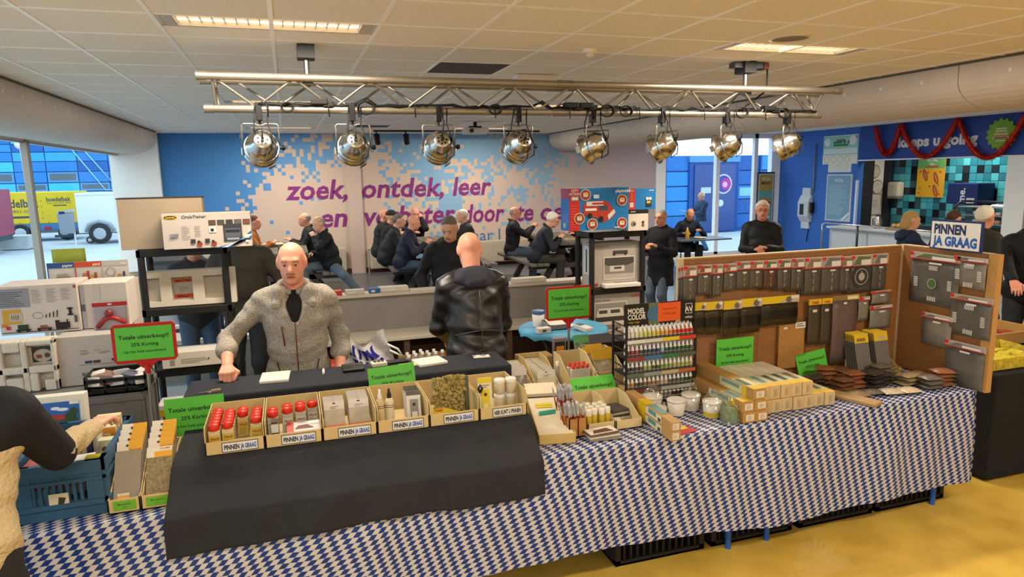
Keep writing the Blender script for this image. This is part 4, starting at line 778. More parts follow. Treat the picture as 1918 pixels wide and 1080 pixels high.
q.build('tray', t); Q = Print((-.075, .058, .035)); Q.r(.005, .0, .13, .17, '#cfc8c2').r(.005, .125, .13, .15, '#e05a1e').t(.067, .13, 'ague T urs', .022, '#2a1a14', .02, 'CENTER').r(.005, .01, .13, .04, '#e05a1e').t(.06, .016, 'ekbaar', .03, '#2a1a14', .02, 'CENTER').lines(.04, .06, .1, .1, 3, '#9a928a'); Q.build('orange_card', t)
t = carton('white_long_box', 'white box lying on the second shelf of the left rack', 'box', (-.68, 5.16, .80), (.46, .2, .11), '#ddd4c4'); Q = Print((-.23, -.001, 0)); Q.r(.05, .02, .08, .06, '#9a9288').lines(.12, .03, .3, .07, 3, '#b3aa9c').d(.3, .05, .006, '#6a4a3a'); Q.build('printed_front', t)
t = carton('train_car_box', 'yellow and white box with brown wagons on the lowest left rack shelf', 'box', (-.70, 5.05, .37), (.5, .2, .2), '#e0d8c8'); Q = Print((-.25, -.001, 0)); Q.r(0, .12, .5, .17, '#c9a81c').r(.03, .04, .16, .12, '#4a2a1c').r(.18, .04, .3, .13, '#5a2018').d(.21, .09, .018, '#2a1410').d(.26, .09, .018, '#2a1410'); Q.build('printed_front', t)
# on the right rack
t = carton('toy_box', 'large blue and red toy fire engine box on the right rack', 'toy box', (2.44, 5.16, 1.635), (.535, .18, .345), '#1d78b8', bevel=.002); Q = Print((-.2675, -.001, 0))
Q.r(0, 0, .09, .345, '#c8281c').r(.0, .24, .09, .345, '#a82018').t(.045, .315, 'CITY', .03, '#d8d4d0', .02, 'CENTER').t(.045, .29, 'ACTION', .026, '#d8d4d0', .02, 'CENTER').r(.008, .24, .085, .285, '#8a5a52').r(.02, .25, .075, .275, '#d9cfc8').lines(.012, .03, .08, .22, 9, '#d8604c', 5, .25).t(.41, .305, 'playmobil', .036, '#e8eef2', .03)
Q.p([(.12, .13), (.12, .21), (.16, .24), (.32, .24), (.37, .2), (.41, .13), (.39, .1), (.3, .06), (.24, .1)], '#b83a26').r(.15, .2, .3, .235, '#e2dcd4').r(.26, .16, .34, .2, '#3f4a58').r(.14, .16, .24, .18, '#e9e4de').d(.18, .12, .022, '#1c1c1e').d(.28, .09, .024, '#1c1c1e').p([(.35, .08), (.41, .14), (.4, .17), (.34, .12)], '#ddd6cc').r(.2, .21, .33, .225, '#c22a1c')
for x, y in ((.14, .29), (.47, .24), (.085, .1), (.2, .05), (.47, .05)): Q.d(x, y, .047, '#e6d9a0', 24).d(x, y, .042, '#9a3a2a', 24).r(x-.02, y-.015, x+.022, y+.018, '#d8cfc6').d(x+.005, y+.012, .012, '#d8a83a', 10)
Q.r(.21, .26, .26, .29, '#cfe2ee').t(.4, .01, '70935', .02, '#e8eef2', .02); Q.build('printed_front', t)
q = Print((-.2676, .18, 0), (0, -1, 0), (0, 0, 1)); q.r(0, 0, .18, .345, '#2a6ab8').r(0, .26, .18, .345, '#a83a6a').r(.03, .04, .15, .14, '#4a7ac0').r(.05, .02, .1, .06, '#8fd0a8'); q.build('printed_side', t)
t = carton('small_toy_box', 'small blue and red toy box beside the large one on the rack', 'toy box', (2.84, 5.18, 1.79), (.265, .16, .175), '#1d78b8', bevel=.002); Q = Print((-.1325, -.001, 0)); Q.r(0, 0, .07, .175, '#c8322a').t(.035, .15, 'CITY', .02, '#e2d6d0', .02, 'CENTER').r(.02, .02, .055, .06, '#d8cfc6').r(.03, .07, .045, .14, '#d8602c').r(.17, .02, .225, .1, '#2c2f36').d(.185, .09, .014, '#e0d8d0', 10).d(.212, .09, .014, '#e0d8d0', 10).r(.18, .05, .215, .07, '#d8b83a').t(.2, .155, 'playmobil', .012, '#e8eef2', .03); Q.build('printed_front', t)
t = carton('white_gadget_box', 'white box with black top under the small toy box', 'box', (2.81, 5.18, 1.612), (.19, .17, .176), '#e2d3c4', bevel=.002); Q = Print((-.095, -.001, 0)); Q.r(0, .145, .19, .176, '#1a1716').t(.02, .155, 'SPORT', .016, '#d8d0c6', .02).d(.05, .06, .022, '#8a8076').d(.06, .055, .012, '#3a3430').d(.14, .07, .012, '#3a3430').d(.14, .045, .012, '#6a5c50'); Q.build('printed_front', t)
t = carton('train_photo_box', 'grey box with a station photograph on the middle right rack shelf', 'box', (2.655, 5.27, 1.132), (.45, .22, .38), '#b3aaa0', bevel=.002); Q = Print((-.225, -.001, 0)); Q.r(0, .33, .45, .38, '#8f8880').t(.03, .345, 'H0  1:87', .02, '#4a443e', .01).r(.19, .28, .33, .31, '#4a4540').d(.2, .28, .012, '#2a2724').d(.31, .28, .012, '#2a2724').r(.10, .06, .40, .26, '#d9d0c4').r(.11, .07, .39, .25, '#8a837a').p([(.11, .25), (.39, .25), (.39, .2), (.25, .16), (.11, .19)], '#4d4842').r(.16, .13, .3, .18, '#cfc7bb').r(.2, .15, .27, .17, '#55504a').r(.11, .07, .39, .11, '#b8b0a5').r(.0, .015, .05, .035, '#c03020').r(.2, .02, .4, .035, '#6a645c'); Q.build('printed_front', t)
q = Print((-.2255, .22, 0), (0, -1, 0), (0, 0, 1)); q.r(.03, .1, .19, .35, '#cfd3d6').r(.08, .12, .11, .32, '#3a3c40'); q.build('printed_side', t)
t = carton('flat_white_box', 'flat white box lying before the station photograph box', 'box', (2.68, 5.19, 1.132), (.34, .1, .03), '#e6e0d6')
t = carton('locomotive_box', 'grey box with a locomotive photograph on the lower right rack shelf', 'box', (2.665, 5.24, .705), (.47, .22, .37), '#a9a198', bevel=.002); Q = Print((-.24, -.001, 0)); Q.r(0, .04, .32, .30, '#d3cabd').r(.015, .13, .31, .29, '#8f8a82').p([(.03, .2), (.05, .245), (.27, .245), (.29, .2), (.29, .17), (.03, .17)], '#cfc9be').r(.05, .2, .13, .23, '#4a4640').r(.16, .2, .25, .23, '#4a4640').r(.015, .13, .31, .17, '#3d3934').r(.08, .06, .26, .1, '#8a847a').d(.1, .06, .012, '#2a2724').d(.22, .06, .012, '#2a2724').t(.02, .31, 'Edition 150 Jahre', .02, '#3a3530', .01).t(.36, .33, 'marklin', .03, '#b52a1c', .02); Q.build('printed_front', t)
t = carton('striped_pack', 'pale pack on the bottom shelf of the right rack', 'pack', (2.62, 5.24, .285), (.4, .2, .12), '#b8bcc6')
# ---------------------------------------------------------------- round blue standing table
t = thing('standing_table', 'round standing table under a sky blue stretch cover beside the right rack', 'table', (1.93, 4.72, 0)); bt = mat('#4f9ec4', .6, var=.06, vs=8)
prof = [(0, .95), (.30, .95), (.335, .945), (.34, .93), (.338, .90)]; n = 48; q = MB(); v = []
for r, z_ in prof[1:]:
    for k in range(n): a = 2*PI*k/n; dz = (.022*abs(math.sin(a*6)) if z_ < .91 else 0); v.append((r*math.cos(a), r*math.sin(a), z_+dz))
f = [(i*n+k, i*n+(k+1) % n, (i+1)*n+(k+1) % n, (i+1)*n+k) for i in range(3) for k in range(n)]; q.add(v, [tuple(reversed(x)) for x in f]+[tuple(range(n))], bt, True); q.build('table_cover', t)
ms = mat('#4b463f', .35, metal=.8)
for a in (.5, 2.1, 3.6, 5.2): MB().tube([(.24*math.cos(a), .24*math.sin(a), .93), (.0, 0, .5), (-.27*math.cos(a), -.27*math.sin(a), .0)], .014, ms, 8).build('leg', t)
t = thing('card_reader', 'white card terminal at the right of the blue table', 'card terminal', (2.02, 4.55, .952), .4); MB().box((0, 0, .018), (.075, .14, .036), mat('#dcdad4', .4), rot=(.1, 0, 0)).build('body', t, bevel=.008); MB().box((0, .03, .04), (.055, .05, .004), mat('#3f5a86', .2), rot=(.1, 0, 0)).build('screen', t)
t = carton('white_carton', 'small white carton on the left of the blue table', 'carton', (1.72, 4.55, .952), (.1, .06, .04), '#ddd6ca', rz=.1); Q = Print((-.05, -.001, 0)).r(.03, .012, .06, .03, '#5a544c').build('print', t)
t = thing('file_tray', 'grey file tray with papers on the blue table', 'tray', (1.86, 4.62, .952)); mt = mat('#8a8580', .5); MB().b2((-.09, 0, 0), (.09, .13, .006), mt).b2((-.09, 0, 0), (-.085, .13, .05), mt).b2((.085, 0, 0), (.09, .13, .05), mt).b2((-.09, .125, 0), (.09, .13, .06), mt).b2((-.09, 0, 0), (.09, .005, .04), mt).build('tray', t); MB().box((0, .06, .045), (.15, .11, .004), mat('#e0d6ca', .6), rot=(.2, .1, 0)).build('paper', t)
t = thing('cup_dispenser', 'white tub with blue rim stacked behind the file tray', 'tub', (1.76, 4.80, .952)); MB().lathe([(.04, 0), (.05, .10), (.048, .10)], mat('#d8d4cc', .4), 18).build('tub', t); MB().lathe([(.052, .10), (.052, .12), (.045, .125), (0, .12)], mat('#33567e', .4), 18).build('lid', t)
t = thing('spray_bottle', 'clear white-capped bottle on the back of the blue table', 'bottle', (1.88, 4.87, .952)); MB().lathe([(.03, 0), (.032, .01), (.032, .12), (.012, .15)], clear('#d8dde0', .1, .5), 14).build('bottle_body', t); MB().lathe([(.014, .15), (.014, .18), (0, .182)], mat('#e2e2e0', .4), 12).build('bottle_cap', t)
one('paper_sheet', MB().b2((-.06, -.04, 0), (.06, .04, .002), mat('#e2d2c6', .6)), 'loose pinkish paper on the blue table', 'paper', (1.98, 4.72, .953), .3)
# ---------------------------------------------------------------- sale signs
GR = '#5cbf40'
def sign_print(p, u0, v0, u1, v1, k=1.0):
    cx = (u0+u1)/2; w_ = u1-u0; h_ = v1-v0
    p.t(cx, v0+h_*.64, 'Totale uitverkoop!!', w_*.112*k, '#13230f', .018, 'CENTER').t(cx, v0+h_*.42, '25% Korting', w_*.095*k, '#13230f', .014, 'CENTER').t(cx, v0+h_*.22, 'Op het hele assortiment.', w_*.075*k, '#13230f', .006, 'CENTER'); return p
def framed_sign(label, loc, w_, h_, z0):
    t = thing('sale_sign', label, 'sign', loc); rd = mat('#b8241a', .4); X, Y = w_/2, h_
    poly = [(-X+.015, 0), (-.05, 0), (-.02, -.03), (.02, -.03), (.05, 0), (X-.015, 0), (X, .015), (X, Y-.015), (X-.015, Y), (-X+.015, Y), (-X, Y-.015), (-X, .015)]
    MB().prism(poly, .008, rd, Matrix(((1, 0, 0, 0), (0, 0, -1, .008), (0, 1, 0, z0), (0, 0, 0, 1)))).build('red_frame', t)
    MB().b2((-X+.016, -.003, z0+.016), (X-.016, .0, z0+Y-.016), mat(GR, .5)).build('green_sheet', t, bevel=.001)
    sign_print(Print((0, -.003, z0)), -X+.016, .016, X-.016, Y-.016).build('lettering', t)
    MB().cyl((0, .004, .01), (0, .004, z0-.01), .008, mat('#c9c4ba', .25, metal=.8)).build('pole', t); MB().cyl((0, .004, z0-.06), (0, .004, z0-.01), .014, rd).build('socket', t); MB().lathe([(.07, 0), (.07, .006), (.02, .014), (0, .014)], ms, 24).build('base', t); return t
framed_sign('red framed green sale sign on a pole at left before the black rack', (-.752, 3.86, 0), .298, .205, 1.175)
framed_sign('red framed green sale sign on a pole beside the blue round table', (1.795, 4.28, .75), .335, .232, .355)
def sheet_sign(label, loc, w_, h_, rot=(0, 0, 0), k=1.0):
    t = thing('sale_sheet', label, 'sign', loc); t.rotation_euler = rot; MB().b2((-w_/2, 0, 0), (w_/2, .003, h_), mat(GR, .45, var=.05, vs=6)).build('green_sheet', t); sign_print(Print((0, -.0, 0)), -w_/2, 0, w_/2, h_, k).build('lettering', t); return t
# ---------------------------------------------------------------- front sales tables and cloths
def folding_table(label, x0, x1, y0, y1, h=.745):
    t = thing('folding_table', label, 'table', (x0, y0, 0)); W_, D_ = x1-x0, y1-y0; MB().b2((0, 0, h-.03), (W_, D_, h), mat('#8a7a62', .6)).build('table_top', t); lm = mat('#2f5fa8', .4)
    for x in (.12, W_-.12):
        for y in (.06, D_-.06): MB().cyl((x, y, 0), (x, y, h-.03), .016, lm).build('leg', t)
folding_table('folding table under the left part of the checked cloth', -1.9, .55, 2.96, 3.62); folding_table('folding table with blue legs under the middle of the checked cloth', .57, 2.35, 2.96, 3.62); folding_table('folding table under the right end of the checked cloth', 2.37, 3.86, 2.96, 3.62)
folding_table('plain folding table behind the long white tray', 1.43, 2.25, 3.72, 4.45)
one('wooden_crate', MB().b2((0, 0, 0), (.22, .36, .748), mat('#7a5c3a', .7)), 'brown crate stack holding the carton of red-headed sachets', 'crate', (1.18, 3.74, 0), bevel=.005)
def lozenge():
    M = bpy.data.materials.new('lozenge_cloth'); M.use_nodes = True; nt = M.node_tree; N = nt.nodes.new; L = nt.links.new; b = nt.nodes['Principled BSDF']; b.inputs['Roughness'].default_value = .42; b.inputs['Specular IOR Level'].default_value = .3
    tc = N('ShaderNodeTexCoord'); sx = N('ShaderNodeSeparateXYZ'); L(tc.outputs['UV'], sx.inputs[0])
    def mth(op, a, b_): 
        n = N('ShaderNodeMath'); n.operation = op
        for i, q in enumerate((a, b_)):
            if isinstance(q, (int, float)): n.inputs[i].default_value = q
            elif q is not None: L(q, n.inputs[i])
        return n.outputs[0]
    row = mth('DIVIDE', sx.outputs[1], .0238); col = mth('SUBTRACT', mth('DIVIDE', sx.outputs[0], .0275), mth('MULTIPLY', row, .76))
    s_ = mth('ADD', mth('FLOOR', row, None), mth('FLOOR', col, None)); fac = mth('GREATER_THAN', mth('FRACT', mth('MULTIPLY', s_, .5), None), .25)
    mx = N('ShaderNodeMix'); mx.data_type = 'RGBA'; L(fac, mx.inputs[0]); mx.inputs[6].default_value = lin('#c6c0b8'); mx.inputs[7].default_value = lin('#12357c'); L(mx.outputs[2], b.inputs['Base Color']); return M
# unrolled profile: back of top -> front edge -> hem
cx0, cx1 = -1.95, 3.89; nx, ny = 240, 40; v = []; uv = []; rc_ = random.Random(2)
def cloth_pt(x, s):                                      # s: 0 at back of the top, .70 at the front edge, then down
    if s <= .70: return (x, 3.63-s, .752+.0015*math.sin(x*19)*math.sin(s*23))
    d = s-.70; w_ = min(1, d/.25)
    fold = .006*math.sin(x*6.0+1.5*math.sin(x*2.3))+.003*math.sin(x*23+2)
    if abs(x-3.0) < .12: fold -= .012*math.cos((x-3.0)/.12*PI/2)
    return (x+.01*w_*math.sin(x*7), 2.93-.028*w_-fold*w_*1.6, .752-d)
for j in range(ny+1):
    for i in range(nx+1):
        x = cx0+(cx1-cx0)*i/nx; drop = .585 if x > 2.4 else .585-.05*min(1, (2.4-x)); drop += .012*math.sin(x*3.1)
        s = (.70*j/16) if j <= 16 else .70+drop*(j-16)/(ny-16); v.append(cloth_pt(x, s)); uv.append((x, 5-s))
f = [(j*(nx+1)+i, (j+1)*(nx+1)+i, (j+1)*(nx+1)+i+1, j*(nx+1)+i+1) for j in range(ny) for i in range(nx)]
# right end drop
base = len(v); n2 = 10
for j in range(ny+1):
    for i in range(n2+1):
        p = v[j*(nx+1)+nx]; d = .62*i/n2; k = j/ny
        if j <= 16: q = (3.89+.02+.02*math.sin(p[1]*14)*min(1, d/.2)+.03*(d > 0)*min(1, d/.3), p[1], .752-d*.97)
        else: q = None
        v.append(q if q else (p[0]+.018*math.sin(i*.6), p[1], p[2])); uv.append((cx1+d, uv[j*(nx+1)+nx][1]))
for j in range(16):
    for i in range(n2): a = base+j*(n2+1)+i; f.append((a, a+n2+1, a+n2+2, a+1))
me = bpy.data.meshes.new('checked_tablecloth'); me.from_pydata(v, [], f); ul = me.uv_layers.new(name='UVMap')
li = np.zeros(len(me.loops), np.int32); me.loops.foreach_get('vertex_index', li); ul.data.foreach_set('uv', np.array(uv, np.float32)[li].ravel()); me.polygons.foreach_set('use_smooth', [True]*len(me.polygons)); me.materials.append(lozenge())
o = bpy.data.objects.new('checked_tablecloth', me); COL.objects.link(o); tag(o, 'blue and white lozenge tablecloth draped over the long front sales table', 'tablecloth')
# dark folding crates on the floor under the table
mcr = mat('#241f1b', .6)
for k, x0 in enumerate((1.55, 2.15, 2.75, 3.33)):
    t = thing('floor_crate', 'dark slatted crate on the floor under the table, %s from the right' % ('fourth', 'third', 'second', 'first')[k], 'crate', (x0, 3.06, 0), 0, 'crates under the table')
    MB().b2((0, 0, 0), (.55, .03, .03), mcr).b2((0, 0, .26), (.55, .03, .29), mcr).b2((0, .37, 0), (.55, .4, .29), mcr).b2((0, 0, 0), (.03, .4, .29), mcr).b2((.52, 0, 0), (.55, .4, .29), mcr).b2((0, 0, 0), (.55, .4, .012), mcr).build('frame', t)
    for i in range(12): MB().b2((.05+i*.04, .008, .03), (.062+i*.04, .02, .26), mcr).build('slat', t)
# charcoal cloth over a riser
m_char = mat('#2c2b2f', .9, var=.08, vs=10, bump=.5, bs=260)
t = thing('charcoal_cloth', 'charcoal cloth draped over the raised middle of the table', 'cloth', (0, 0, 0))
prof = [(3.62, .906), (3.3, .906), (3.09, .906), (3.065, .895), (3.02, .83), (2.945, .775), (2.905, .74), (2.897, .66), (2.893, .585)]
def dr(u, vv):
    k = vv*(len(prof)-1); i = min(int(k), len(prof)-2); a = k-i; y_ = prof[i][0]*(1-a)+prof[i+1][0]*a; z_ = prof[i][1]*(1-a)+prof[i+1][1]*a
    x = -.545+1.63*u; d = max(0, min(1, (vv-.3)/.5)); wv = .008*math.sin(x*9+1)+.005*math.sin(x*21); x += (-.02 if u < .5 else .0)*d*(1 if u < .02 else 0)
    sag = .012*math.sin(x*13)*math.sin(vv*9)*(.4 < vv < .75)
    cr_ = sum(math.exp(-((x-q)/.008)**2) for q in (-.22, .2, .62))*.005+.004*math.sin(x*17+vv*11)*math.sin(vv*6)*(vv > .4)
    return (x, y_-wv*d-.012*d-cr_*d, z_+sag*.6+(.006*math.sin(x*5) if vv > .95 else 0))
MB().grid(220, 40, dr, m_char).build('cloth', t, solid=.003)
MB().b2((-.53, 3.1, .765), (1.07, 3.62, .90), mat('#2a2a2e', .9)).build('riser', t)
m_nv = mat('#23252e', .85, var=.08, vs=10, bump=.4, bs=260)
t = thing('navy_counter', 'navy cloth covered counter behind the cartons where the seller leans', 'counter', (-.575, 3.64, 0)); MB().b2((0, 0, .76), (1.745, .34, 1.018), m_nv).b2((.02, .02, 0), (1.72, .32, .76), mat('#1a1b20', .9)).build('covered_block', t, bevel=.012)
# ---------------------------------------------------------------- display bins
m_bin = mat('#cdb27a', .6, var=.05, vs=8); m_bin2 = mat('#d6bf8b', .6, var=.05, vs=8)
def bin_(label, loc, w_, d_, hf, hb, rz=0, mm=None, cut=.35, group=None, square=False):
    mm = mm or m_bin; t = thing('display_bin', label, 'carton', loc, rz, group); th = .004; X = w_/2
    MB().b2((-X, 0, 0), (X, d_, th), mm).build('bin_floor', t); MB().b2((-X, 0, 0), (X, th, hf), mm).build('front_panel', t); MB().b2((-X, d_-th, 0), (X, d_, hb), mm).build('back_panel', t)
    side = [(0, 0), (d_, 0), (d_, hb), (d_*(1-cut), hb), (d_*.12, hf), (0, hf)]
    if square: side = [(0, 0), (d_, 0), (d_, hb), (.012, hb), (0, hb-.015)]
    for x in (-X, X-th): MB().prism(side, th, mm, Matrix(((0, 0, 1, x), (1, 0, 0, 0), (0, 1, 0, 0), (0, 0, 0, 1)))).build('side_panel', t)
    return t
def pinnen(t, txt, split, w_=.15, z_=.009, h_=.045, x=0):
    q = Print((x-w_/2, -.001, z_)); q.r(0, 0, w_, h_, '#1b2440').r(.003, .003, w_-.003, h_-.003, '#dfdcd6')
    a, b = split; q.t(.009, .0115, a, .030, '#161b2e', .045, fit=(w_*.42 if b else w_-.018))
    if b: q.t(w_*.51, .0115, b, .030, '#2450a0', .045, fit=w_*.44)
    q.build('sticker', t)
bins = []
nm = ['first from the left', 'second from the left', 'third from the left', 'fourth from the left', 'holding the moss bag', 'holding the jars']
for k in range(6):
    b = bin_('tan display carton on the charcoal cloth, %s' % nm[k], (-.293+.2485*k, 3.105, .908),   .244, .36, .062, .128, square=True, group='tan cartons in a row')
    if k < 5: pinnen(b, '', ('PINNEN', 'JA GRAAG'), x=.02)
    else: pinnen(b, '', ('HIER KUNT U PINNEN', ''), w_=.155, x=.02)
    bins.append(b)
# red capped bottles
def square_bottle(label, loc, group, cols=('#cdb98c', '#c9a83a'), rz=0, tilt=0):
    t = thing('square_bottle', label, 'bottle', loc, rz, group); MB().box((0, 0, .048), (.05, .03, .096), mat(cols[0], .35)).build('bottle_body', t, bevel=.005)
    MB().lathe([(.022, .096), (.024, .1), (.024, .118), (.02, .124), (0, .125)], mat('#cf2a16', .3), 16).build('bottle_cap', t); Q = Print((-.022, -.0151, 0)); Q.r(0, .008, .044, .075, cols[1]).t(.022, .055, 'Noch', .016, '#8a2a14', .03, 'CENTER', shear=.3).lines(.006, .012, .038, .05, 6, '#8a7a4a', 3); Q.build('printed_label', t); return t
pa = square_bottle('red-capped square bottle with yellow label in the leftmost tan carton', (0, 0, 0), 'red-capped bottles in the first carton'); first = True
bx = -.293
for x, n0, y0 in ((-.085, 6, 3.15), (-.03, 5, 3.16), (.025, 2, 3.30), (.088, 4, 3.19)):
    for k in range(n0):
        l = (bx+x, y0+k*.042, .914)
        if first: pa.location = l; first = False
        else: dup(pa, l)
pb = square_bottle('red-capped square bottle with grey label in the second tan carton', (0, 0, 0), 'red-capped bottles in the second carton', ('#b3aa9a', '#c6bdac')); first = True; bx = -.0445
for x, n0, y0 in ((-.09, 2, 3.24), (-.025, 2, 3.27), (.035, 2, 3.28), (.09, 1, 3.32)):
    for k in range(n0):
        l = (bx+x, y0+k*.042, .914)
        if first: pb.location = l; first = False
        else: dup(pb, l)
t = carton('red_blister_pack', 'flat red and white blister pack lying in the second carton', 'pack', (.0, 3.16, .914), (.15, .09, .035), '#d9d2cc'); t.rotation_euler = (.25, 0, 0); q = Print((-.075, 0, .0355), (1, 0, 0), (0, 1, 0)); q.r(0, .0, .03, .09, '#c23a2a').p([(.035, .03), (.12, .03), (.09, .06), (.05, .055)], '#6a2a26').r(.1, .06, .145, .085, '#e9e6e0'); q.build('print', t)
one('dark_marker_pack', MB().box((0, 0, .05), (.03, .05, .1), mat('#4a3a30', .5)).box((0, -.002, .07), (.031, .05, .04), mat('#c9c6c2', .5)), 'narrow brown pack leaning in the second carton', 'pack', (-.125, 3.17, .914), group=None)
# cards with hang holes
def card(label, loc, w_, h_, base, band, group, tilt=-.28, thick=.006, top=None):
    t = thing('hang_card_pack', label, 'pack', loc, 0, group); t.rotation_euler = (tilt, 0, 0); MB().box((0, 0, h_/2), (w_, thick, h_), mat(base, .3, var=.12, vs=25)).build('card', t)
    Q = Print((-w_/2, -thick/2-.0005, 0)); Q.r(0, 0, w_, h_*.16, band).r(0, h_*.7, w_, h_, top or '#d8cfc4').d(w_/2, h_*.92, .008, '#5a4a3a', 10, .004).lines(w_*.3, h_*.74, w_*.75, h_*.84, 2, '#7a4030'); Q.build('print', t); return t
bx = .204
for x, n0, g in ((-.06, 4, 'left'), (.055, 6, 'right')):
    pc_ = None
    for k in range(n0):
        l = (bx+x, 3.16+k*.028+.06, .915)
        if pc_ is None: pc_ = card('scatter material card pack in the %s stack of the third carton' % g, l, .095, .135, '#b7ac98', '#d8735c', 'card packs in the third carton, %s stack' % g)
        else: dup(pc_, l, pc_.rotation_euler[:])
# fourth carton: two glue bottles and boxed kit
bx = .4525
for x, cap, cc in ((-.09, '#e2ddd0', '#d3bd8c'), (-.045, '#181512', '#ddd0b0')):
    t = thing('glue_bottle', 'round cream glue bottle with %s nozzle in the fourth carton' % ('white' if cap[1] == 'e' else 'black'), 'glue bottle', (bx+x, 3.25, .913)); MB().lathe([(.021, 0), (.022, .004), (.022, .10), (.016, .115), (.009, .12)], mat(cc, .4), 18).build('bottle_body', t); MB().lathe([(.011, .12), (.010, .14), (.006, .15), (.006, .165), (0, .166)], mat(cap, .4), 12).build('nozzle', t); q = MB(); q.lathe([(.0224, .075), (.0224, .079)], mat('#6a5a4a', .5), 18).lathe([(.0224, .085), (.0224, .088)], mat('#6a5a4a', .5), 18); q.build('label_lines', t)
for k in range(3):
    t = carton('grey_kit_box', 'grey and white kit box in the fourth carton, %s' % ('front one', 'middle one', 'rear one')[k], 'kit box', (bx+.068, 3.19+k*.045, .914), (.07, .03, .15-.005*k), '#d6cfc4'); t.rotation_euler = (-.3, 0, -.05); Q = Print((-.035, -.001, 0)); Q.r(.016, .01, .056, .11, '#8a847c').d(.036, .085, .008, '#2a2622').r(.024, .015, .05, .05, '#dcd6cc').r(0, .13, .07, .15, '#5a554e'); Q.build('print', t)
# moss bag in the fifth carton
bx = .701
t = thing('moss_pack', 'clear pack of olive brown lichen moss with yellow card in the fifth carton', 'moss pack', (bx, 3.17, .916)); t.rotation_euler = (-.12, 0, 0); rm = random.Random(4); q = MB(); mos = mat('#9a8648', .95, var=.35, vs=45)
ico = [(0, 0, 1), (.894, 0, .447), (.276, .851, .447), (-.724, .526, .447), (-.724, -.526, .447), (.276, -.851, .447), (.724, .526, -.447), (-.276, .851, -.447), (-.894, 0, -.447), (-.276, -.851, -.447), (.724, -.526, -.447), (0, 0, -1)]
icf = [(0, 1, 2), (0, 2, 3), (0, 3, 4), (0, 4, 5), (0, 5, 1), (1, 6, 2), (2, 7, 3), (3, 8, 4), (4, 9, 5), (5, 10, 1), (6, 7, 2), (7, 8, 3), (8, 9, 4), (9, 10, 5), (10, 6, 1), (11, 7, 6), (11, 8, 7), (11, 9, 8), (11, 10, 9), (11, 6, 10)]
for k in range(520):
    c = Vector((rm.uniform(-.082, .072), rm.uniform(-.004, .03), rm.uniform(.012, .205))); r = rm.uniform(.006, .013); q.add([tuple(c+Vector(p)*r*rm.uniform(.75, 1.25)) for p in ico], icf, mos)
q.build('moss', t, kind='stuff'); MB().b2((-.095, -.014, .0), (.095, .042, .22), clear('#e9ece6', .06, .06)).build('clear_pack', t, bevel=.015)
MB().b2((.074, .0, .01), (.094, .035, .2), mat('#4a523c', .6)).build('dark_edge_strip', t)
Q = Print((-.095, -.015, 0)); Q.p([(0, 0), (.17, 0), (.17, .02), (.06, .06), (0, .06)], '#d9bb2c').t(.006, .044, 'Heki', .022, '#b8341c', .03, shear=.3).r(.008, .008, .06, .032, '#6a6f52').lines(.075, .01, .13, .03, 4, '#8a7a30'); Q.build('yellow_card', t)
# sixth carton: jars and yellow blister
bx = .9495
for i, (x, z_) in enumerate(((.02, 0), (.08, 0), (.022, .078), (.082, .078))):
    t = thing('white_lid_jar', 'jar of pale powder with white lid in the sixth carton, %s' % ('lower left', 'lower right', 'upper left', 'upper right')[i], 'jar', (bx+x, 3.24, .913+z_)); MB().lathe([(.026, 0), (.028, .003), (.028, .058), (.025, .063)], mat('#cbbd9c', .3), 20).build('jar_body', t); MB().lathe([(.029, .06), (.029, .074), (.027, .077), (0, .077)], mat('#e4ddd0', .4), 20).build('jar_lid', t)
t = carton('yellow_blister', 'yellow and white blister pack beside the jars', 'pack', (bx-.065, 3.18, .914), (.072, .012, .18), '#ddd3b4'); t.rotation_euler = (-.2, 0, 0); Q = Print((-.036, -.001, 0)); Q.r(.0, .155, .072, .18, '#d8c21c').r(.014, .01, .055, .12, '#dcc51e').d(.035, .095, .009, '#4a3a1a').r(.022, .02, .045, .05, '#e6dca0').lines(.01, .13, .06, .15, 2, '#7a6a3a'); Q.build('print', t)
t = thing('wire_clip', 'black clip hanging on the yellow blister pack', 'clip', (bx-.1, 3.17, 1.03)); MB().tube([(0, 0, 0), (.01, 0, .02), (.0, 0, .04), (-.01, 0, .02), (0, 0, 0)], .006, m_blk).build('clip', t)
# ---------------------------------------------------------------- left end: blue crate, lozenge-side bins
m_bc = mat('#2f5570', .5, var=.06, vs=10); CX0, CX1, CY0, CY1, CZ = -1.11, -.795, 3.03, 3.56, .235
t = thing('blue_crate', 'grey-blue plastic stacking crate full of kit boxes at the left end', 'crate', (CX0, CY0, .755)); w_, d_ = CX1-CX0, CY1-CY0
MB().b2((0, 0, 0), (w_, d_, .012), m_bc).build('crate_floor', t)
def crate_wall(p0, p1, nrm):
    p0 = Vector(p0); p1 = Vector(p1); L_ = (p1-p0).length; u = (p1-p0).normalized(); q = MB(); an = math.atan2(u.y, u.x)
    def bb(a, b, z0, z1, th, off=0): 
        c = p0+u*(a+b)/2+Vector(nrm)*(off); q.box((c.x, c.y, (z0+z1)/2), (b-a, th, z1-z0), m_bc, rot=(0, 0, an))
    bb(0, L_, 0, .06, .012); bb(0, L_, CZ-.05, CZ, .022, .004); bb(0, L_, .05, .07, .026, .006); bb(0, .06, .05, CZ, .02); bb(L_-.06, L_, .05, CZ, .02); bb(0, L_, .15, .165, .022, .004)
    k = .06
    while k < L_-.07: bb(k, k+.012, .06, CZ-.05, .014); k += .024
    bb(.06, L_-.06, .16, CZ-.04, .012)
    q.build('crate_wall', t)
crate_wall((0, 0, 0), (w_, 0, 0), (0, -1, 0)); crate_wall((0, d_, 0), (w_, d_, 0), (0, 1, 0)); crate_wall((0, 0, 0), (0, d_, 0), (-1, 0, 0)); crate_wall((w_, 0, 0), (w_, d_, 0), (1, 0, 0))
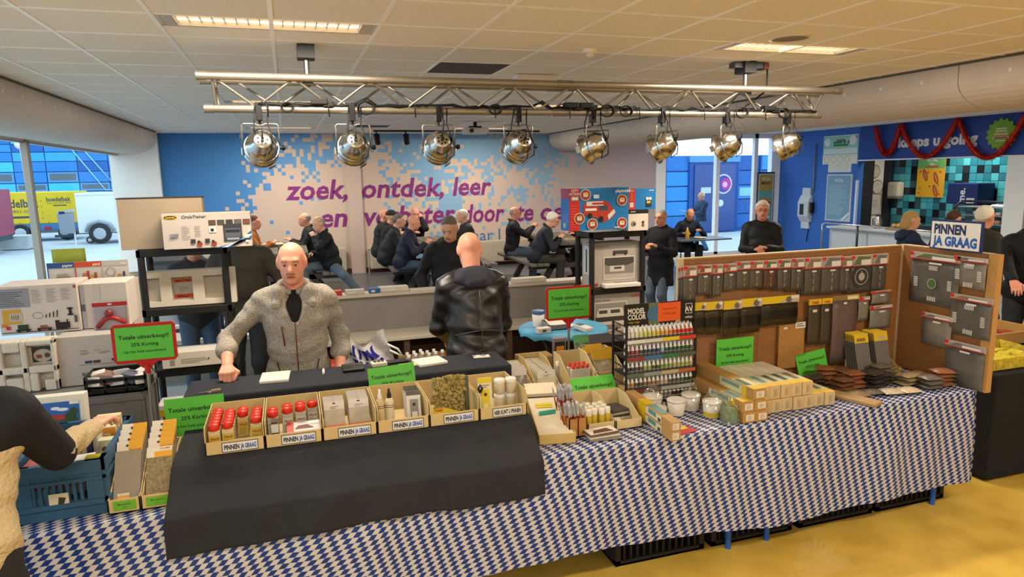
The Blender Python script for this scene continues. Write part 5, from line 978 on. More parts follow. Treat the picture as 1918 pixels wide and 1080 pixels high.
Q = Print((.12, -.016, .05)); Q.r(0, 0, .07, .065, '#cfc2a6').p([(.03, .02), (.05, .015), (.06, .045), (.035, .05)], '#3a3428'); Q.build('torn_label', t)
kc = [('#e0d8be', 'cream'), ('#dcd3b8', 'cream'), ('#d9cfae', 'cream'), ('#e3dcc8', 'cream'), ('#2f3f66', 'navy'), ('#d8d2c0', 'cream')]
for k in range(6): t = carton('kit_box', '%s spined kit box standing in the blue crate, %s' % (kc[k][1], ('first', 'second', 'third', 'fourth', 'fifth', 'sixth')[k]+' of the upright row'), 'kit box', (-.975+k*.021, 3.22+.008*k, .772), (.019, .26, .20+.008*k), kc[k][0], group='kit boxes upright in the blue crate')
for k in range(3):
    t = carton('orange_kit_box', 'orange and white kit box at the right rear of the blue crate, %s' % ('front', 'middle', 'rear')[k], 'kit box', (-.86, 3.36+.05*k, .772), (.10, .04, .24+.01*k), '#d8c9a0', group='orange kit boxes'); Q = Print((-.05, -.001, 0)); Q.r(0, .17, .1, .235, '#d08a2c').r(.02, .19, .08, .21, '#e6d6a0'); Q.build('print', t)
t = carton('tree_kit_box', 'cream kit box with brown shrub pictures in the blue crate', 'kit box', (-.86, 3.27, .772), (.105, .05, .21), '#d9dab4'); Q = Print((-.0525, -.001, 0)); Q.d(.035, .165, .012, '#6a4a24', 7).d(.075, .17, .013, '#7a4a20', 7).lines(.01, .06, .095, .14, 6, '#b9c07a'); Q.build('print', t)
t = carton('white_flat_box', 'white printed box lying across the front of the blue crate', 'box', (-.93, 3.06, .935), (.19, .10, .035), '#dcd6cc', rz=.12); one('yellow_tab_box', MB().box((0, 0, .02), (.06, .03, .05), mat('#d2bb22', .5)), 'small yellow box at the front right corner of the blue crate', 'box', (-.83, 3.075, .945))
one('pink_pack', MB().box((0, .06, .02), (.16, .12, .1), mat('#b0605a', .5, var=.3, vs=20)), 'pink patterned pack at the front left of the blue crate', 'pack', (-1.01, 3.07, .90))
t = carton('station_kit_box', 'kit box picturing a red-roofed station under blue sky behind the blue crate', 'kit box', (-1.13, 3.62, .755), (.26, .08, .345), '#ddd6c4'); t.rotation_euler = (-.1, 0, .0); Q = Print((-.13, -.001, .15)); Q.r(.01, 0, .24, .165, '#2f62a8').r(.01, 0, .24, .05, '#8a8a3c').r(.01, .03, .24, .075, '#6a6a5c').p([(.07, .08), (.1, .105), (.17, .105), (.2, .08)], '#a83a2c').r(.02, .06, .23, .08, '#4a4844').d(.2, .09, .025, '#2c4a24', 12).d(.215, .115, .018, '#2c4a24', 12).d(.14, .135, .02, '#dfe6ee', 14, .008).d(.17, .128, .025, '#dfe6ee', 14, .008).t(.012, .14, 'ort', .022, '#e6ecf2', .02).r(.2, .15, .24, .165, '#e2ddd0'); Q.build('printed_front', t)
for k, (x, lab) in enumerate(((-.725, 'left'), (-.603, 'right'))):
    b = bin_('narrow tan carton with grey embossed sheets beside the blue crate, the %s one' % lab, (x, 3.0, .755), .118, .36, .06, .17, mm=m_bin, cut=.3)
    q = Print((-.04, -.001, .012)); q.r(0, 0, .085, .04, '#6cae2c').t(.042, .022, 'Muurplaten', .011, '#2a4a1a', .01, 'CENTER').t(.042, .008, '7,5', .009, '#2a4a1a', .01, 'CENTER'); q.build('green_label', b)
    for j in range(5):
        t = thing('embossed_sheet', '%s sheet in the %s narrow carton, %s from the front' % ('plain grey' if k == 0 else 'stone patterned', lab, ('first', 'second', 'third', 'fourth', 'fifth')[j]), 'sheet', (x, 3.035+.03*j, .765), 0, 'embossed sheets in the %s carton' % lab); t.rotation_euler = (-.62, 0, 0); hh = .235 if j == 0 else .25+.016*j
        MB().box((0, 0, hh/2), (.1, .005, hh), mat('#958a78', .6, var=.05, vs=30) if k == 0 else mat('#a39066', .6, h2='#7d6f4e', vs=70, bump=.6, bs=60)).build('sheet', t)
        Q = Print((-.05, -.003, 0)); 
        if j == 0 and k == 0: Q.r(.015, .02, .06, .05, '#e0a52c').r(.015, .045, .06, .055, '#dcd0c0')
        elif j == 0: Q.r(.0, hh-.045, .1, hh, '#e2d8c6').r(.03, hh-.045, .1, hh-.02, '#e0a52c').t(.05, hh-.012, 'VOLLMER', .01, '#b23a1c', .02)
        else: Q.r(0, hh-.05, .1, hh, '#e2d8c6').r(.045, hh-.05, .1, hh-.0, '#e0a52c').t(.05, hh-.045, 'VOLLMER', .011, '#b23a1c', .02).d(.04, hh-.02, .006, '#4a3a24', 8)
        Q.build('print', t)
sheet_sign('green sale sheet leaning before the left rack beside the navy counter', (-.495, 3.48, .885), .265, .185, (-.08, 0, 0))
sheet_sign('green sale sheet propped on the navy counter behind the fourth carton', (.475, 3.56, .93), .25, .17, (-.25, -.04, 0))
sheet_sign('small green sale sheet behind the white-capped bottles', (1.63, 3.44, .765), .275, .19, (-.62, 0, 0))
# ---------------------------------------------------------------- things on the navy counter
one('note_pad', MB().b2((-.075, -.09, 0), (.075, .09, .012), mat('#e2d6c6', .6)), 'white note pad before the seller on the navy counter', 'note pad', (-.13, 3.86, 1.019), -.06)
one('note_pad', MB().b2((-.085, -.075, 0), (.085, .075, .012), mat('#e6dccb', .6)), 'white note pad before the leather-jacketed man on the navy counter', 'note pad', (.73, 3.86, 1.019), .18)
one('white_marker', MB().cyl((0, -.04, .007), (.004, .04, .007), .007, mat('#dcd8d0', .4)), 'white marker pen on the navy counter', 'pen', (.125, 3.87, 1.019))
t = thing('calculator', 'black calculator tray on the navy counter', 'calculator', (.29, 3.86, 1.019)); MB().box((0, 0, .012), (.12, .09, .024), m_blk, rot=(.15, 0, 0)).build('body', t, bevel=.005)
for i in range(6): MB().b2((-.05+.018*i, .01, .02), (-.038+.018*i, .03, .028), mat('#55504c', .5)).build('key', t)
t = thing('white_remote', 'white terminal with dark keys on the navy counter', 'card terminal', (.44, 3.90, 1.019), .1); MB().box((0, 0, .012), (.09, .065, .024), mat('#cfc6b4', .4)).build('body', t, bevel=.006)
for i in range(3): MB().b2((-.03+.022*i, -.01, .0235), (-.014+.022*i, .02, .027), m_blk).build('key', t)
one('dark_wallet', MB().b2((-.06, -.035, 0), (.06, .035, .012), mat('#1a1512', .5)), 'dark wallet beside the white terminal', 'wallet', (.55, 3.93, 1.019), .1)
one('yellow_note', MB().b2((-.05, -.03, 0), (.05, .03, .006), mat('#d8cf7a', .6)), 'yellowish note pad behind the green sheet on the navy counter', 'note pad', (.60, 3.84, 1.019), .1)
t = thing('spectacles', 'pair of folded wire spectacles lying on the navy counter', 'spectacles', (1.02, 3.84, 1.03)); gm = mat('#4a3f30', .3, metal=.7)
for s in (-1, 1):
    MB().tube([(s*.034+.024*math.cos(a), 0, .02+.019*math.sin(a)) for a in [2*PI*i/14 for i in range(14)]], .0016, gm, 5, True).build('rim', t); MB().tube([(s*.058, 0, .025), (s*.062, .05, .02), (s*.066, .11, .002)], .0016, gm, 5).build('temple', t); MB().lathe([(.023, 0), (0, .001)], clear('#5a6a5c', .05, .35), 14, Matrix.Translation((s*.034, 0, .02)) @ Matrix.Rotation(PI/2, 4, 'X')).build('lens', t)
MB().tube([(-.011, 0, .024), (0, -.002, .03), (.011, 0, .024)], .0016, gm, 5).build('bridge', t)
one('paper_slip', MB().b2((-.05, -.03, 0), (.05, .03, .003), mat('#d8d2c2', .6)), 'paper slip under the spectacles', 'paper', (1.05, 3.87, 1.019), -.1)
t = thing('key_bunch', 'bunch of keys with tag lying near the seller', 'keys', (-.42, 3.72, 1.019), .2); MB().box((0, 0, .006), (.045, .022, .01), mat('#8a7c52', .4)).build('key_tag', t); MB().tube([(-.03+.012*math.cos(a), .012*math.sin(a), .004) for a in [2*PI*i/10 for i in range(10)]], .0018, mat('#b9b4aa', .3, metal=.9), 5, True).box((-.06, .004, .003), (.045, .01, .003), mat('#b9b4aa', .3, metal=.9)).build('key', t)
# ---------------------------------------------------------------- middle of the table: tray, brushes, bottle bins
t = thing('slanted_tray', 'long slanted white-lined tray with yellow and teal stickers', 'tray', (1.215, 3.05, .755), -.19); kb = mat('#c9a964', .6, var=.05, vs=8); wl_ = mat('#d9cbb0', .6)
MB().prism([(0, 0), (.6, 0), (.6, .13), (0, .045)], .004, kb, Matrix(((0, 0, 1, -.095), (1, 0, 0, 0), (0, 1, 0, 0), (0, 0, 0, 1)))).prism([(0, 0), (.6, 0), (.6, .13), (0, .045)], .004, kb, Matrix(((0, 0, 1, .091), (1, 0, 0, 0), (0, 1, 0, 0), (0, 0, 0, 1)))).b2((-.095, 0, 0), (.095, .004, .05), kb).b2((-.095, .596, 0), (.095, .6, .13), kb).build('tray_body', t)
sl = math.atan2(.085, .6); MB().box((0, .22, .068), (.178, .42, .006), wl_, rot=(sl, 0, 0)).build('white_board', t); MB().box((0, .52, .118), (.178, .14, .02), wl_, rot=(sl, 0, 0)).build('paper_stack', t)
Q = Print((-.088, .01, .0423), (1, 0, 0), (0, math.cos(sl), math.sin(sl)), .002); Q.r(.03, .30, .12, .35, '#d6c21c').t(.075, .315, 'POTGRAS', .02, '#8a7a10', .01, 'CENTER').p([(.03, .21), (.12, .225), (.13, .27), (.035, .255)], '#1d8a78'); Q.build('stickers', t)
t = thing('brush_box', 'small wooden box divided in two holding red brushes', 'brush box', (1.345, 3.09, .755)); wd = mat('#b07a3c', .6, var=.1, vs=15); MB().b2((-.05, 0, 0), (.05, .12, .006), wd).b2((-.05, 0, 0), (-.045, .12, .1), wd).b2((.045, 0, 0), (.05, .12, .1), wd).b2((-.05, 0, 0), (.05, .005, .1), wd).b2((-.05, .115, 0), (.05, .12, .13), wd).b2((-.003, 0, 0), (.003, .12, .1), wd).build('box_body', t)
br = None; rb = random.Random(11)
for k in range(46):
    row = k//8; x = 1.30+.011*(k % 8)+rb.uniform(-.003, .003); y = 3.10+.018*(row % 3)+rb.uniform(-.004, .004); zb = .765
    if k > 22: y += .14+.02*(row-2); zb = .80; x += .02
    rot = (rb.uniform(-.3, .05), rb.uniform(-.18, .18), 0)
    if br is None:
        br = thing('paint_brush', 'red-handled paint brush in a clear sleeve in the brush holder', 'paint brush', (x, y, zb), 0, 'red paint brushes'); MB().cyl((0, 0, 0), (0, 0, .11), .0028, mat('#8e1f1a', .35), r1=.0035, n=6).build('handle', br); MB().cyl((0, 0, .11), (0, 0, .135), .003, mat('#c9c6c0', .25, metal=.9), n=6).build('ferrule', br); MB().cyl((0, 0, .135), (0, 0, .158), .003, mat('#3a2f26', .8), r1=.001, n=6).build('bristles', br); MB().cyl((0, 0, .10), (0, 0, .168), .0055, clear('#e6e8ea', .1, .45), n=6).build('sleeve', br); br.rotation_euler = rot
    else: dup(br, (x, y, zb), rot)
b1 = bin_('tan carton of white-capped yellow bottles', (1.492, 3.12, .755), .155, .3, .05, .13, mm=m_bin2)
wb_ = None
for k in range(12):
    l = (1.435+.038*(k % 4), 3.16+.045*(k//4)+.01*(k % 2), .761)
    if wb_ is None: wb_ = thing('paint_bottle', 'white-capped bottle with yellow label in the tan carton', 'bottle', l, 0, 'white-capped yellow bottles'); MB().lathe([(.016, 0), (.017, .003), (.017, .07), (.012, .078)], mat('#c2a52a', .35), 14).build('bottle_body', wb_); MB().lathe([(.0165, .076), (.0165, .105), (.014, .109), (0, .109)], mat('#e6dcc6', .4), 14).build('bottle_cap', wb_)
    else: dup(wb_, l)
b2 = bin_('tan carton with stacked striped leaflets', (1.65, 3.11, .755), .155, .3, .05, .13, mm=m_bin2)
for k in range(4): one('leaflet_pack', MB().b2((-.055, 0, 0), (.055, .12, .012), mat(['#b9b3aa', '#3a3632', '#a39c92', '#4a4540'][k], .5)), 'flat pack in the striped leaflet carton, %s' % ('lowest', 'second lowest', 'second highest', 'topmost')[k], 'pack', (1.665, 3.24, .761+.013*k), .05*k, group='leaflet packs')
one('white_sachet', MB().box((0, 0, .012), (.05, .07, .02), mat('#dcd6cc', .5), rot=(.2, .1, 0)), 'white sachet at the front of the leaflet carton', 'sachet', (1.61, 3.17, .764), bevel=.006)
for k in range(3):
    t = carton('flat_print_pack', 'brown and white flat pack on the cloth before the bottle carton, %s' % ('lowest', 'middle', 'topmost')[k], 'pack', (1.46, 3.0+.005*k, .755+.012*k), (.17, .09, .011), ['#8a7f72', '#c9bfb0', '#6a5446'][k], rz=.08*(k-1), group='flat packs at the table edge')
    if k == 2: q = Print((-.08, 0.005, .0115), (1, 0, 0), (0, 1, 0)); q.r(0, 0, .16, .08, '#d8cdbc').p([(.02, .01), (.14, .01), (.12, .06), (.04, .05)], '#5a3a2a'); q.build('print', t)
for k in range(2):
    t = carton('long_kraft_box', 'long kraft box with yellow band jutting over the table edge, the %s one' % ('lower', 'upper')[k], 'box', (1.785, 2.87, .756+.051*k), (.056, .66, .05), '#b58d55', rz=-.05, var=.06); q = Print((-.0285, .66, 0), (0, -1, 0), (0, 0, 1)); q.r(.28, 0, .38, .05, '#d3b024').r(.38, .006, .56, .046, '#d9cfae').r(.41, .02, .5, .044, '#5f8a8a').r(.52, .01, .55, .03, '#4a463c'); q.build('printed_side', t)
    q = Print((-.028, 0, .0505), (1, 0, 0), (0, 1, 0)); q.r(0, .28, .056, .38, '#d3b024').r(.006, .12, .05, .28, '#6a8f86'); q.build('printed_top', t) if k else q.build('printed_top', t); Q = Print((-.02, -.001, .008)); Q.r(0, 0, .036, .034, '#d8cfc0').lines(.005, .005, .03, .03, 5, '#7a7266'); Q.build('end_label', t)
one('red_yellow_leaflet', MB().b2((-.06, -.04, 0), (.06, .04, .003), mat('#b8302a', .5)).b2((-.06, .01, .003), (.04, .04, .0035), mat('#d8c22c', .5)), 'red and yellow leaflet on the cloth beside the kraft boxes', 'leaflet', (1.9, 2.98, .755), .2)
# bins on the rear table
def zip_bag(label, loc, w_, h_, base, band, group=None, tilt=-.3, rz=0):
    t = thing('bagged_part', label, 'bag', loc, rz, group); t.rotation_euler = (tilt, 0, rz); MB().grid(8, 8, lambda u, v: ((u-.5)*w_, -.012*math.sin(u*PI)*math.sin(v*PI), v*h_), mat(base, .25, var=.3, vs=40)).build('bag', t, solid=.004); MB().box((0, -.004, h_), (w_, .008, h_*.28), mat(band, .5)).build('header_card', t); return t
b = bin_('tan carton of red-headed sachets behind the slanted tray', (1.27, 3.76, .75), .15, .34, .09, .16, mm=m_bin)
for k in range(4): zip_bag('sachet with white and red header in the carton behind the slanted tray', (1.27+.01*(k % 2), 3.80+.06*k, .76), .11, .15, '#8a7f78', '#d8cfc8', 'sachets behind the slanted tray')
b = bin_('tan carton filled with cream swing cards', (1.45, 3.74, .75), .15, .42, .07, .18, mm=m_bin)
for k in range(8):
    t = card('cream swing card with yellow foot in the tan carton, row of eight', (1.45, 3.79+.042*k, .757), .12, .15, '#cfc6a4', '#c9b62a', 'cream swing cards', tilt=-.3, top='#dfd9c6')
b = bin_('tan carton of white glue bottles with red caps', (1.685, 3.76, .75), .19, .3, .1, .2, mm=m_bin2)
gb = None
for k in range(8):
    l = (1.63+.032*(k % 4), 3.82+.06*(k//4), .757)
    if gb is None:
        gb = thing('white_glue_bottle', 'white glue bottle with red cap in the rear carton', 'glue bottle', l, 0, 'white glue bottles with red caps'); MB().box((0, 0, .068), (.034, .026, .136), mat('#ddd6ca', .4)).build('bottle_body', gb, bevel=.005); MB().lathe([(.011, .136), (.011, .16), (0, .161)], mat('#cf3420', .35), 12).build('bottle_cap', gb); Print((-.014, -.0135, 0)).t(.014, .03, 'Noch', .011, '#3a1a14', .03, 'CENTER').r(.018, .05, .026, .06, '#1a1614').build('printed_label', gb)
    else: dup(gb, l)
t = thing('white_pump_bottle', 'single clear bottle with white cap at the left of the glue carton', 'bottle', (1.585, 3.97, .757)); MB().lathe([(.02, 0), (.021, .1), (.01, .125)], clear('#cfc9bb', .1, .6), 14).build('bottle_body', t); MB().lathe([(.013, .12), (.013, .15), (0, .152)], mat('#e6e2d8', .4), 12).build('bottle_cap', t)
b = bin_('tan carton of bagged parts with yellow headers', (1.90, 3.82, .75), .2, .32, .1, .19, mm=m_bin2)
for k in range(5): zip_bag('clear bag of beige parts with yellow header, row in the rear right carton', (1.90+.02*(k % 3-1), 3.87+.055*k, .765), .15, .17, '#b3a284', '#d8a82c', 'bags with yellow headers')
t = zip_bag('clear bag with green header in the rear right carton', (1.83, 4.10, .80), .11, .2, '#5a6a52', '#4f8a4a'); 
one('dark_box', MB().b2((-.14, 0, 0), (.14, .25, .2), mat('#231c18', .7)), 'dark open carton behind the bags with yellow headers', 'carton', (2.02, 4.16, .75), bevel=.004)
t = thing('padlock_pack', 'blister pack with an orange padlock shape standing at the rear table', 'pack', (1.70, 4.22, .75)); MB().b2((-.05, 0, 0), (.05, .02, .25), mat('#8a7c80', .3)).build('blister', t, bevel=.008); MB().b2((-.035, -.008, .08), (.035, 0, .22), mat('#2a2622', .4)).b2((-.028, -.012, .12), (.028, -.008, .19), mat('#d88a2c', .4)).build('insert', t)
for x, y, s_, l in ((1.56, 4.27, .11, 'low kraft carton standing at the left of the rear table'),): one('kraft_carton', MB().b2((-.12, 0, 0), (.12, .15, s_), mat('#c9a263', .6)), l, 'carton', (x, y, .75 if y < 4.4 else .5), bevel=.004)
# ---------------------------------------------------------------- paint rack
t = thing('paint_rack', 'black wire paint rack with printed header board on the table', 'paint rack', (1.79, 3.42, .755)); W_ = .455
for x in (.0, W_):
    for y in (0.0, .17): MB().cyl((x, y, 0), (x, y, .48), .008, m_blk, n=8).build('post', t)
    q = MB()
    for z_ in (.03, .13, .23, .33, .43, .475): q.cyl((x, 0, z_), (x, .17, z_+.0), .004, m_blk, n=6)
    q.build('side_wire', t)
MB().b2((-.005, .02, .475), (W_+.005, .026, .60), m_blk).build('header_board', t); Q = Print((0, .0195, .475)); Q.r(.15, .0, .22, .125, '#6a6a3c').d(.19, .06, .05, '#3f6a8a', 16).r(.33, 0, .36, .12, '#a8a08a').t(.015, .07, 'MODEL', .043, '#e2dcd0', .03, xs=.78).t(.015, .035, 'COLOR', .043, '#e2dcd0', .03, xs=.78).t(.02, .015, 'vallejo range', .014, '#b8a84a', .01).r(.21, .01, .36, .12, '#dd5a1c').t(.285, .08, 'vallejo acryl verf', .014, '#5a1a08', .01, 'CENTER').t(.285, .05, '2,75 per stuk', .016, '#5a1a08', .01, 'CENTER').r(.393, .045, .437, .105, '#e0dcd2').r(.396, .048, .434, .102, '#141312').t(.415, .058, 'AV', .04, '#e0dcd2', .03, 'CENTER').t(.415, .018, 'vallejo', .02, '#e0dcd2', .01, 'CENTER'); Q.build('header_print', t)
strip = [('#d9d3c6', '#cfc9bd', '#d6c22c', '#cc3a22'), ('#8a3a34', '#3f6a9a', '#3a6f46', '#4f5a44'), ('#5f6a58', '#8a9088', '#b9a878', '#b8603c'), ('#7a3a30', '#6a5a4a', '#a8a49a', '#b0aca4')]
SZ = [.385, .285, .185, .09, .012]
for j, z_ in enumerate(SZ):
    MB().b2((0, .0, z_-.006), (W_, .17, z_), m_blk).cyl((0, -.004, z_+.02), (W_, -.004, z_+.02), .003, m_blk, n=6).build('wire_shelf', t)
    if j < 4:
        Q = Print((0, -.006, z_-.012)); MB().b2((0, -.006, z_-.014), (W_, 0, z_+.012), m_blk).build('label_rail', t)
        for i in range(4): Q.r(W_*i/4, 0, W_*(i+1)/4, .022, strip[j][i])
        Q.build('colour_strip', t)
pcol = [['#ded8cc', '#d9d4c2', '#d6d090', '#b9c84a', '#d8c02c', '#d8b02c', '#d99a3c', '#d9783c', '#d0502c', '#c83a26', '#c42e22', '#bf3528'], ['#8a3a3a', '#9a4a4a', '#4a4a5a', '#3f4a62', '#3a4a6a', '#8ab0c8', '#4a5a5c', '#3f5a44', '#3f6a3c', '#4a5a40', '#5a5f50'], ['#3f4a40', '#6a4a44', '#9aa05a', '#5a5a40', '#7a9a4a', '#8aa44a', '#b0a85a', '#a8b04a', '#c0a860'], ['#b08a4a', '#5a5a40', '#8a6a3a', '#a8784a', '#b9a88a', '#6a5f50', '#5f6a4a', '#4a4a40'], ['#5a5248', '#8a7f70', '#3a3632']]
od16 = 'first second third fourth fifth sixth seventh eighth ninth tenth eleventh twelfth thirteenth fourteenth fifteenth sixteenth'.split()
shelf_n = ['top', 'second', 'third', 'fourth', 'lowest']
bdy = MB().lathe([(.0112, 0), (.0118, .003), (.0118, .046), (.008, .053)], mat('#cfc9bd', .35), 10).mesh('bottle_body'); capm = MB().lathe([(.0085, .052), (.008, .06), (.005, .064), (.0032, .078), (0, .0785)], mat('#e6e1d8', .4), 10).mesh('bottle_cap'); bands = {}
for j in range(5):
    for r in range(2 if j < 4 else 1):
        for i in range(16):
            h = pcol[j][int(i/16*len(pcol[j]))]
            if h not in bands: bands[h] = MB().lathe([(.0121, .022), (.0121, .044)], mat(h, .4), 10).mesh('colour_band')
            o = bpy.data.objects.new('paint_dropper_bottle', bdy); COL.objects.link(o); o.location = (1.79+.019+i*.0278, 3.435+.03*r, .755+SZ[j]+.001+.012*r)
            if j == 0: o.rotation_euler = (-.12, 0, 0)
            tag(o, ('white-capped paint dropper bottle, %s from the left in the front row of the %s shelf' % (od16[i], shelf_n[j])) if r == 0 else 'white-capped paint dropper bottle in the rear row of the %s shelf of the paint rack' % shelf_n[j], 'paint bottle', 'paint bottles on the %s shelf, %s row' % (shelf_n[j], ('front', 'rear')[r]))
            for me_ in (capm, bands[h]): c = bpy.data.objects.new(me_.name.split('.')[0], me_); COL.objects.link(c); c.parent = o
# ---------------------------------------------------------------- tubs in clear bags
def crumple(mb, c, r0, h, m, seed, r1=.02, amp=.18):
    rr = random.Random(seed); n, k = 14, 7; ph = [rr.uniform(0, 6) for _ in range(6)]
    def fn(u, v):
        a = 2*PI*u; r = (r0*(1-v)+r1*v)*(1+amp*math.sin(3*a+ph[0]+4*v)*math.sin(5*a+ph[1])+.1*math.sin(9*a+ph[2]+9*v)); return (c[0]+r*math.cos(a), c[1]+r*math.sin(a), c[2]+h*v)
    return mb.grid(n*2, k, fn, m, False)
bagm = clear('#e8e6e0', .15, .32); wt = mat('#dcd6ca', .45)
for i, (x, y, r, h, bag, yl, l) in enumerate(((1.90, 3.31, .055, .09, 1, 0, 'white tub tied in a clear bag at the left of the tubs'), (2.0, 3.22, .05, .085, 0, 0, 'open white tub with dark contents and wire handle'), (2.12, 3.26, .052, .09, 1, 0, 'white tub in a clear bag behind the yellow-footed tub'), (2.165, 3.12, .05, .088, 1, 1, 'white tub with yellow foot in a clear bag'), (1.875, 3.2, .045, .06, 1, 0, 'low white tub in a clear bag before the paint rack'))):
    t = thing('plastic_tub', l, 'tub', (x, y, .755)); MB().lathe([(r*.88, 0), (r*.9, .004), (r, h), (r*.95, h), (r*.86, .01)], wt, 24).build('tub_body', t); MB().lathe([(r*1.0, h-.012), (r*1.06, h-.01), (r*1.06, h), (r*.98, h+.002)], wt, 24).build('rim', t)
    if not bag: MB().lathe([(r*.95, h*.85), (0, h*.88)], mat('#3a2a20', .9, var=.3, vs=60), 20).build('contents', t); MB().tube([(r*1.05*math.cos(a), -r*.3-abs(math.sin(a))*.02, h-.015-.03*math.sin(a)) for a in [PI*i_/10 for i_ in range(11)]], .0022, wt, 5).build('handle', t)
    else: MB().lathe([(r, h), (r*.6, h+.006), (0, h+.008)], wt, 24).build('lid', t); crumple(crumple(MB(), (0, 0, h*.2), r*1.12, h*.95, bagm, i, r*1.0, .05), (0, 0, h*1.1), r*.95, .06, bagm, i+7, .012).build('clear_bag', t)
    if yl: MB().lathe([(r*.905, .004), (r*.945, .03)], mat('#d6bf22', .4), 24).build('yellow_band', t)
t = thing('green_bag', 'clear bag with green grass fibres standing by the kraft boxes', 'bag', (2.205, 3.01, .755)); crumple(MB(), (0, 0, 0), .05, .10, clear('#8d9a7c', .2, .6), 21, .045, .08).build('bag', t); crumple(MB(), (0, 0, .1), .045, .05, bagm, 22, .015).build('bag_top', t); MB().lathe([(.04, .003), (.045, .05), (.03, .08), (0, .085)], mat('#7c8a66', .8, var=.3, vs=80), 12).build('fibres', t)
# ---------------------------------------------------------------- long product boxes stacked with ends to the viewer
def tube_box(label, x, y, z_, kraft, L_=.44, w_=.082, h_=.07, group='long product boxes'):
    t = carton('long_product_box', label, 'box', (x, y, z_), (w_-.002, L_, h_-.001), '#b0854a' if kraft else '#cdb183', var=.05, group=group)
    q = Print((-w_/2+.001, 0, h_-.001), (1, 0, 0), (0, 1, 0)); W2 = w_-.002
    q.r(0, .0, W2, .06, '#d3ae26').r(0, .06, W2, .2, '#c9c49a').r(.005, .07, W2*.55, .19, ['#5a7a80', '#7a6a50', '#4a5a50', '#6a8a90'][int(x*100) % 4]).r(0, .2, W2, L_, '#b0854a' if kraft else '#d8ccb4'); q.build('printed_top', t)
    s_ = Print((-w_/2+.0005, L_, 0), (0, -1, 0), (0, 0, 1)); s_.r(L_-.10, 0, L_-.06, h_-.001, '#d3ae26').r(L_-.06+.0, .006, L_, h_-.008, '#b0854a' if kraft else '#c9b68a').r(L_-.3, .004, L_-.1, h_-.006, '#c6c48e').r(L_-.28, .03, L_-.12, h_-.01, '#6f8a84'); s_.build('printed_side', t)
    Q = Print((-w_/2, -.001, 0)); Q.r(.018 if kraft else .03, .012, w_-.012, h_-.014, '#d8cdb8' if kraft else '#c2aa80').lines(.03, .018, w_-.02, h_-.02, 6, '#7f7360'); Q.build('end_label', t); return t
K1 = 'kraft-ended long box in the stack, '
for x, z_, l in ((2.285, .756, 'bottom left'), (2.365, .756, 'bottom right'), (2.275, .818, 'middle left'), (2.357, .818, 'middle right'), (2.345, .88, 'topmost one')): tube_box(K1+l, x, 2.95, z_, True, L_=.66, h_=.062)
od = ('first', 'second', 'third', 'fourth', 'fifth', 'sixth', 'seventh')
for k in range(7): tube_box('beige-ended long box in the lower row, %s from the left' % od[k], 2.455+.0735*k, 3.03+.003*(k % 3), .756, False, w_=.073, h_=.078)
for k in range(5): tube_box('beige-ended long box in the upper row, %s from the left' % od[k], 2.44+.0735*k, 3.03+.003*(k % 2), .836, False, w_=.073, h_=.078)
# ---------------------------------------------------------------- bagged ballast in piles
rs = random.Random(17); bagc = {'brown': '#6f4a33', 'dark': '#3a332e', 'grey': '#6a6058', 'rust': '#8a5436', 'tan': '#8f7550', 'pale': '#c9b89a', 'sand': '#a08a66'}
def pillow(w_, d_, h_):
    def top(u, v): e = (max(0, math.sin(u*PI))**.6)*(max(0, math.sin(v*PI))**.6); return ((u-.5)*w_, (v-.5)*d_, h_*.5+h_*.5*e)
    def bot(u, v): e = (max(0, math.sin(u*PI))**.6)*(max(0, math.sin(v*PI))**.6); return ((u-.5)*w_, (.5-v)*d_, h_*.5-h_*.5*e)
    return top, bot
pm = {}
for k_, h in bagc.items():
    a, b = pillow(.13, .10, .034); mm = mat(h, .3, var=.35, vs=160, spec=.6, bump=.3, bs=90); pm[k_] = MB().grid(10, 8, a, mm).grid(10, 8, b, mm).mesh('ballast_bag')
yt = MB().b2((-.05, -.012, 0), (.05, .012, .002), mat('#d2b42a', .5)).mesh('yellow_tag')
piles = [(3.05, 3.34, 'dark', 3), (3.19, 3.38, 'rust', 4), (3.31, 3.40, 'brown', 3), (3.17, 3.22, 'brown', 3), (3.27, 3.24, 'rust', 4), (3.39, 3.2, 'dark', 4), (3.48, 3.23, 'dark', 3), (3.44, 3.36, 'dark', 2), (3.55, 3.30, 'grey', 4), (3.66, 3.34, 'tan', 3), (3.62, 3.16, 'sand', 3), (3.75, 3.22, 'sand', 2), (3.8, 3.08, 'rust', 4), (3.69, 3.06, 'grey', 3), (3.5, 3.05, 'pale', 1), (3.38, 3.06, 'pale', 1), (3.27, 3.1, 'grey', 1), (3.16, 3.1, 'tan', 1)]
lab = {'dark': 'near-black', 'rust': 'rust brown', 'brown': 'brown', 'grey': 'grey-brown', 'tan': 'tan', 'sand': 'sandy', 'pale': 'whitish'}
for n_, (x, y, c, k) in enumerate(piles):
    for i in range(k):
        o = bpy.data.objects.new('ballast_bag', pm[c]); COL.objects.link(o); o.location = (x+rs.uniform(-.008, .008), y+rs.uniform(-.008, .008), .754+.026*i); o.rotation_euler = (rs.uniform(-.04, .04), rs.uniform(-.04, .04), rs.uniform(-.35, .35))
        tag(o, 'clear bag of %s ballast in the piles on the right of the cloth' % lab[c], 'ballast bag', 'bags of %s ballast' % lab[c])
        if i == k-1 and n_ % 4 == 2: c2 = bpy.data.objects.new('yellow_tag', yt); COL.objects.link(c2); c2.parent = o; c2.location = (0, .035, .02)
one('wooden_board', MB().b2((-.05, -.22, 0), (.05, .22, .02), mat('#a88a5c', .6)), 'thin wooden board lying between the long boxes and the ballast bags', 'board', (3.06, 3.12, .756), .35, bevel=.003)
